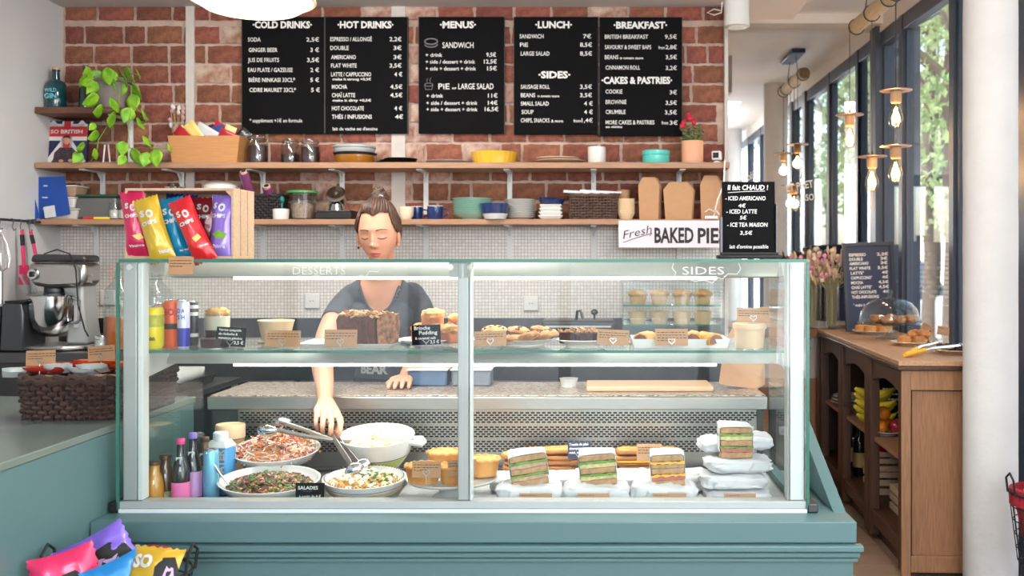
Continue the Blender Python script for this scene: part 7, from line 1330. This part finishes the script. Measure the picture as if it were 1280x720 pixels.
# left hand resting on the granite
lw_ = Vector((-.735, 3.85, .893))
for i in range(4):
    x = -.768+i*.021; y = 3.775-(.008, .016, .012, 0)[i]; limb(g2, [lw_, (x, y, .892)], [.018, .013]); limb(g2, [(x, y, .892), (x-.003+i*.003, y-.03, .888), (x-.004+i*.004, y-.05, .878), (x-.004+i*.004, y-.062, .872)], [.0105, .0092, .0085, .0075], 12)
limb(g2, [lw_, (-.775, 3.82, .885), (-.792, 3.79, .876)], [.015, .011, .009], 12)
def remesh(g, vox, sm):
    me = bpy.data.meshes.new('r'); me.from_pydata(g.v, [], g.f); o = bpy.data.objects.new('r', me); COL.objects.link(o)
    q = o.modifiers.new('r', 'REMESH'); q.mode = 'VOXEL'; q.voxel_size = vox; q = o.modifiers.new('s', 'SMOOTH'); q.factor = .5; q.iterations = sm
    m2 = bpy.data.meshes.new_from_object(o.evaluated_get(bpy.context.evaluated_depsgraph_get())); bpy.data.objects.remove(o); bpy.data.meshes.remove(me)
    r = G(); r.v = [tuple(v.co) for v in m2.vertices]; r.f = [tuple(p.vertices) for p in m2.polygons]; bpy.data.meshes.remove(m2); return r
body = remesh(g, .007, 10); hands = remesh(g2, .0034, 2)
# head
HC = Vector((-.822, 3.765, 1.457))
def ga(x, s): return math.exp(-(x/s)**2)
def headp(d):
    x, y, z = d.x*.0735, d.y*.094, d.z*.12
    t_ = max(0, -d.z); x *= 1-.30*t_**2.2; y *= (1-.10*t_) if y < 0 else (1.06-.35*t_)
    if d.z > 0: x *= 1+.03*d.z
    if d.y < 0:
        f = min(1, -d.y*1.6)
        o = .0
        o += .021*ga(x, .0095+.003*ga(z+.048, .012))*ga(z+.046, .0105)+.012*ga(x, .008)*ga(z+.028, .02)+.006*ga(abs(x)-.0115, .006)*ga(z+.05, .007)
        o -= .0085*ga(abs(x)-.033, .016)*ga(z+.010, .012); o += .0055*ga(abs(x)-.033, .0125)*ga(z+.014, .0085)
        o += .004*ga(abs(x)-.03, .024)*ga(z-.012, .009)+.003*ga(x, .03)*ga(z-.02, .014)
        o += .006*ga(x, .019)*ga(z+.0755, .0042)+.007*ga(x, .016)*ga(z+.0855, .0048)-.003*ga(x, .022)*ga(z+.0802, .0018)-.003*ga(x, .012)*ga(z+.095, .004)
        o += .006*ga(x, .02)*ga(z+.108, .012)+.0035*ga(abs(x)-.043, .02)*ga(z+.04, .02)
        y -= o*f
    return Vector((x, y, z))
TILT = Matrix.Translation(HC) @ Euler((math.radians(5), math.radians(-1.5), math.radians(-1.5))).to_matrix().to_4x4()
NU, NV = 170, 130
hv, hd = [], []
for j in range(NV+1):
    ph = PI*j/NV
    for i in range(NU):
        a = 2*PI*i/NU+PI/2; d = Vector((math.sin(ph)*math.cos(a), math.sin(ph)*math.sin(a), math.cos(ph))); hd.append(d); hv.append(headp(d))
hf = [(j*NU+i, (j+1)*NU+i, (j+1)*NU+(i+1) % NU, j*NU+(i+1) % NU) for j in range(NV) for i in range(NU)]
head = G().add(hv, hf)
for s in (-1, 1):
    head.ell((s*.0745, .006, -.022), (.008, .017, .029), 14, 14, M=Matrix.Rotation(0, 4, 'X')); head.tube([(s*.078, .004+.016*math.cos(a*.5+.6), -.02+.026*math.sin(a*.5+.6)) for a in range(9)], .0042, 7); head.ell((s*.074, .0, -.05), (.006, .008, .009), 8, 8)
BASE = Vector((PX, PY, 0))
t = WOMAN = thing('person', 'woman with brown hair in a bun and a charcoal t-shirt, serving salad with tongs', 'person', BASE)
al = G().add(body.v, body.f).add(hands.v, hands.f).add(head.v, head.f, TILT)
al.v = [(a-BASE.x, b-BASE.y, c-BASE.z) for a, b, c in al.v]
ob('body', al, m_skin, t, ang=80)
TL = Matrix.Translation(-BASE) @ TILT
bvh = BVHTree.FromPolygons([Vector(v) for v in hv], hf)
def onface(x, z, off=.0008):
    h = bvh.ray_cast(Vector((x, -.3, z)), Vector((0, 1, 0))); return Vector((x, (h[0].y if h[0] else -.08)-off, z))
def patch(name, xs, zfun, nu, nv, m, off=.0008):
    g = G(); g.grid(lambda u, v: TL @ onface(*zfun(u, v), off), nu, nv); return ob(name, g, m, t, solid=.0006)
patch('upper_lip', None, lambda u, v: ((u-.5)*.046, -.0803+v*(.0075*math.sin(PI*u)**.7-.0022*ga(u-.5, .07))-.002*(abs(u-.5)*2)**2*0), 16, 4, m_lip)
patch('lower_lip', None, lambda u, v: ((u-.5)*.042, -.0812-v*.009*math.sin(PI*u)**.8), 16, 4, m_lip)
for s in (-1, 1):
    patch('eyebrow', None, lambda u, v, s=s: (s*(.014+.038*u), .0075+.006*math.sin(PI*min(1, u*.75))-.002*u+v*.0052*(1-u*.6)), 12, 2, m_browm, .0012)
    patch('eyelashes', None, lambda u, v, s=s: (s*(.018+.030*u), -.016-.0045*math.sin(PI*u)-v*.0032), 12, 2, m_lash, .0014)
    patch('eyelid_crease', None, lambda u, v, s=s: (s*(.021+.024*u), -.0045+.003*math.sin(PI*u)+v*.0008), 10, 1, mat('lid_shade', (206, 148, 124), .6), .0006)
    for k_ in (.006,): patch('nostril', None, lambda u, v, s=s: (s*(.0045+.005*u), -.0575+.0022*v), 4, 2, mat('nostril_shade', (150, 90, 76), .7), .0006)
ob('earring', G().ell(TL @ Vector((-.079, -.004, -.058)), (.004, .004, .005), 10, 8), m_black, t)
# hair: a cap that follows the skull, swept back into a bun
def hairline(p):
    x, y, z = p
    if y < -.02:
        ax = abs(x)
        if ax < .05: return .070-.008*ga(x-.002, .012)+.004*ga(ax-.03, .014)
        return .07-(ax-.05)*3.4
    if y < .012: return -.002-.4*(y+.02)
    return -.03-(y-.012)*.75
hm = {}
gh = G(); bunp = Vector((.0, .05, .125))
def hpnt(i):
    p = hv[i]; d = hd[i]; e = min(1, max(0, (p.z-hairline(p))/.02))
    ax = (d-bunp.normalized()*d.dot(bunp.normalized())); ang = math.atan2(ax.x, ax.y+1e-6)
    st = .0022*math.sin(ang*38+3*noise.noise(d*3))+.0022*noise.noise(Vector((ang*9, d.z*2, 0)))
    return p+d*(.0015+(.0105+.003*noise.noise(d*4)+st)*e**.5)
for f in hf:
    if all(hv[i].z > hairline(hv[i]) for i in f):
        for i in f:
            if i not in hm: hm[i] = len(gh.v); gh.v.append(tuple(TL @ hpnt(i)))
        gh.f.append(tuple(hm[i] for i in f))
ob('hair', gh, m_hair, t, solid=.004, ang=80)
gb = G()
for k_ in range(9):
    r_ = .031-.0022*k_; zc2 = .128+.0042*k_; a0 = k_*.7
    gb.tube([((r_+.003*math.sin(a*1.1+k_))*math.cos(a*.3307+a0), .036+(r_*.9)*math.sin(a*.3307+a0), zc2+.003*math.sin(a*.9+k_)) for a in range(19)], .0078, 8, True)
gb.ell((0, .036, .142), (.028, .026, .02), 16, 10, .1)
ob('hair_bun', G().add(gb.v, gb.f, TL), m_hair, t)
ob('hair_tie', G().tube([TL @ Vector((.026*math.cos(a*.3307), .036+.026*math.sin(a*.3307), .125)) for a in range(19)], .0045, 8, True).tube([TL @ Vector((.006+.004*q_, .008, .137+.003*math.sin(q_))) for q_ in range(5)], .003, 6), mat('pale_hair_tie', (160, 170, 196), .6), t)
gs = G(); q_ = random.Random(4)
for _ in range(26):
    a = q_.random()*6.28; z0 = q_.uniform(.10, .15); gs.tube([TL @ Vector((.03*math.cos(a), .036+.03*math.sin(a), z0)), TL @ Vector((.04*math.cos(a+.3), .036+.036*math.sin(a+.3), z0+q_.uniform(.0, .012))), TL @ Vector((.046*math.cos(a+.7), .036+.04*math.sin(a+.7), z0+q_.uniform(-.01, .012)))], .0007, 4)
tag(ob('loose_hairs', gs, m_hair, t), None, None, kind='stuff')
# shirt and trousers grown from the body surface
def garment(name, pred, off, m, th):
    g = G(); mp = {}; nrm = [Vector((0, 0, 0)) for _ in body.v]; V = [Vector(v) for v in body.v]
    for f in body.f:
        n_ = (V[f[2]]-V[f[0]]).cross(V[f[3 if len(f) > 3 else 1]]-V[f[1]]);
        for i in f: nrm[i] += n_
    for f in body.f:
        if all(pred(V[i]) for i in f):
            for i in f:
                if i not in mp:
                    w_ = off+.004*noise.noise(V[i]*9)+.003*noise.noise(V[i]*Vector((20, 20, 7)) if False else Vector((V[i].x*22, V[i].y*22, V[i].z*8))); mp[i] = len(g.v); g.v.append(tuple(V[i]+nrm[i].normalized()*w_-BASE))
            g.f.append(tuple(mp[i] for i in f))
    return ob(name, g, m, t, solid=th, ang=80)
def armd(p):
    A = [Vector(q) for q in ((-.69, 4.01, 1.08), (-.692, 3.99, 1.02), (-.71, 3.93, .96), (-.725, 3.88, .915), (-.735, 3.845, .893))]; best = 9
    for a, b in zip(A, A[1:]):
        u = max(0, min(1, (p-a).dot(b-a)/(b-a).length_squared)); best = min(best, (p-a-(b-a)*u).length)
    return best
def pshirt(p):
    if p.z < 1.085 and armd(p) < .047: return False
    if p.z < .84: return False
    if p.z > 1.272: return False
    if p.x < -.965 or p.x > -.745 and p.y > 3.9 and p.x > -.72:
        if p.x < -.965:
            tt = (Vector((-.96, 3.94, 1.195))-p).dot((Vector((-.96, 3.94, 1.195))-Vector((-1.01, 3.67, 1.0))).normalized()); return tt < .155
        return p.z > 1.09
    if p.y < 3.83 and p.z < 1.06: return False
    ax = abs(p.x+.838)
    if p.y < 3.95 and ax < .074 and p.z > 1.148+.095*(ax/.074)**2.6: return False
    if ax < .074 and p.z > 1.243: return False
    return True
garment('t_shirt', pshirt, .007, m_shirt, .002)
V_ = BVHTree.FromPolygons([Vector(v) for v in body.v], body.f)
pc = []
for i in range(25):
    s_ = -1+2*i/24; x_ = -.838+.076*(abs(s_)**.75)*(1 if s_ > 0 else -1); ax = abs(x_+.838); z_ = 1.146+.095*(ax/.074)**2.6; h = V_.ray_cast(Vector((x_, 3.5, z_)), Vector((0, 1, 0)))
    if h[0]: pc.append(h[0]+Vector((0, -.0095, 0))-BASE)
ob('collar', G().tube(pc, .0048, 8), m_shirt, t)
garment('trousers', lambda p: .075 < p.z < .87 and abs(p.x+.83) < .2 and p.y > 4.0, .009, m_jean, .002)
for s in (-1, 1): ob('shoe', G().ell((s*.093, -.02, .04), (.046, .125, .042), 20, 12, flat=.04), m_black, t)
bb = BVHTree.FromPolygons([Vector(v) for v in body.v], body.f)
g = G(); vs, fs = glyphs('BEAR', .05)
def sh(a, b):
    x = WX(444, 3.96)+a*.05; z = WZ(469, 3.96)+b*.052; h = bb.ray_cast(Vector((x, 3.86, z)), Vector((0, 1, 0))); return Vector((x, (h[0].y if h[0] else 3.98)-.0125, z))-BASE
g.add([sh(a, b) for a, b in vs], fs); ob('shirt_lettering', g, m_chalkd, t, smooth=False)
ob('ring', G().tube([W(411.5+0*a, 528, 3.25)-BASE+Vector((.0098*math.cos(a*.4488), .0098*math.sin(a*.4488)*.9, .001*math.cos(a))) for a in range(14)], .0015, 6, True), m_chrome, t)
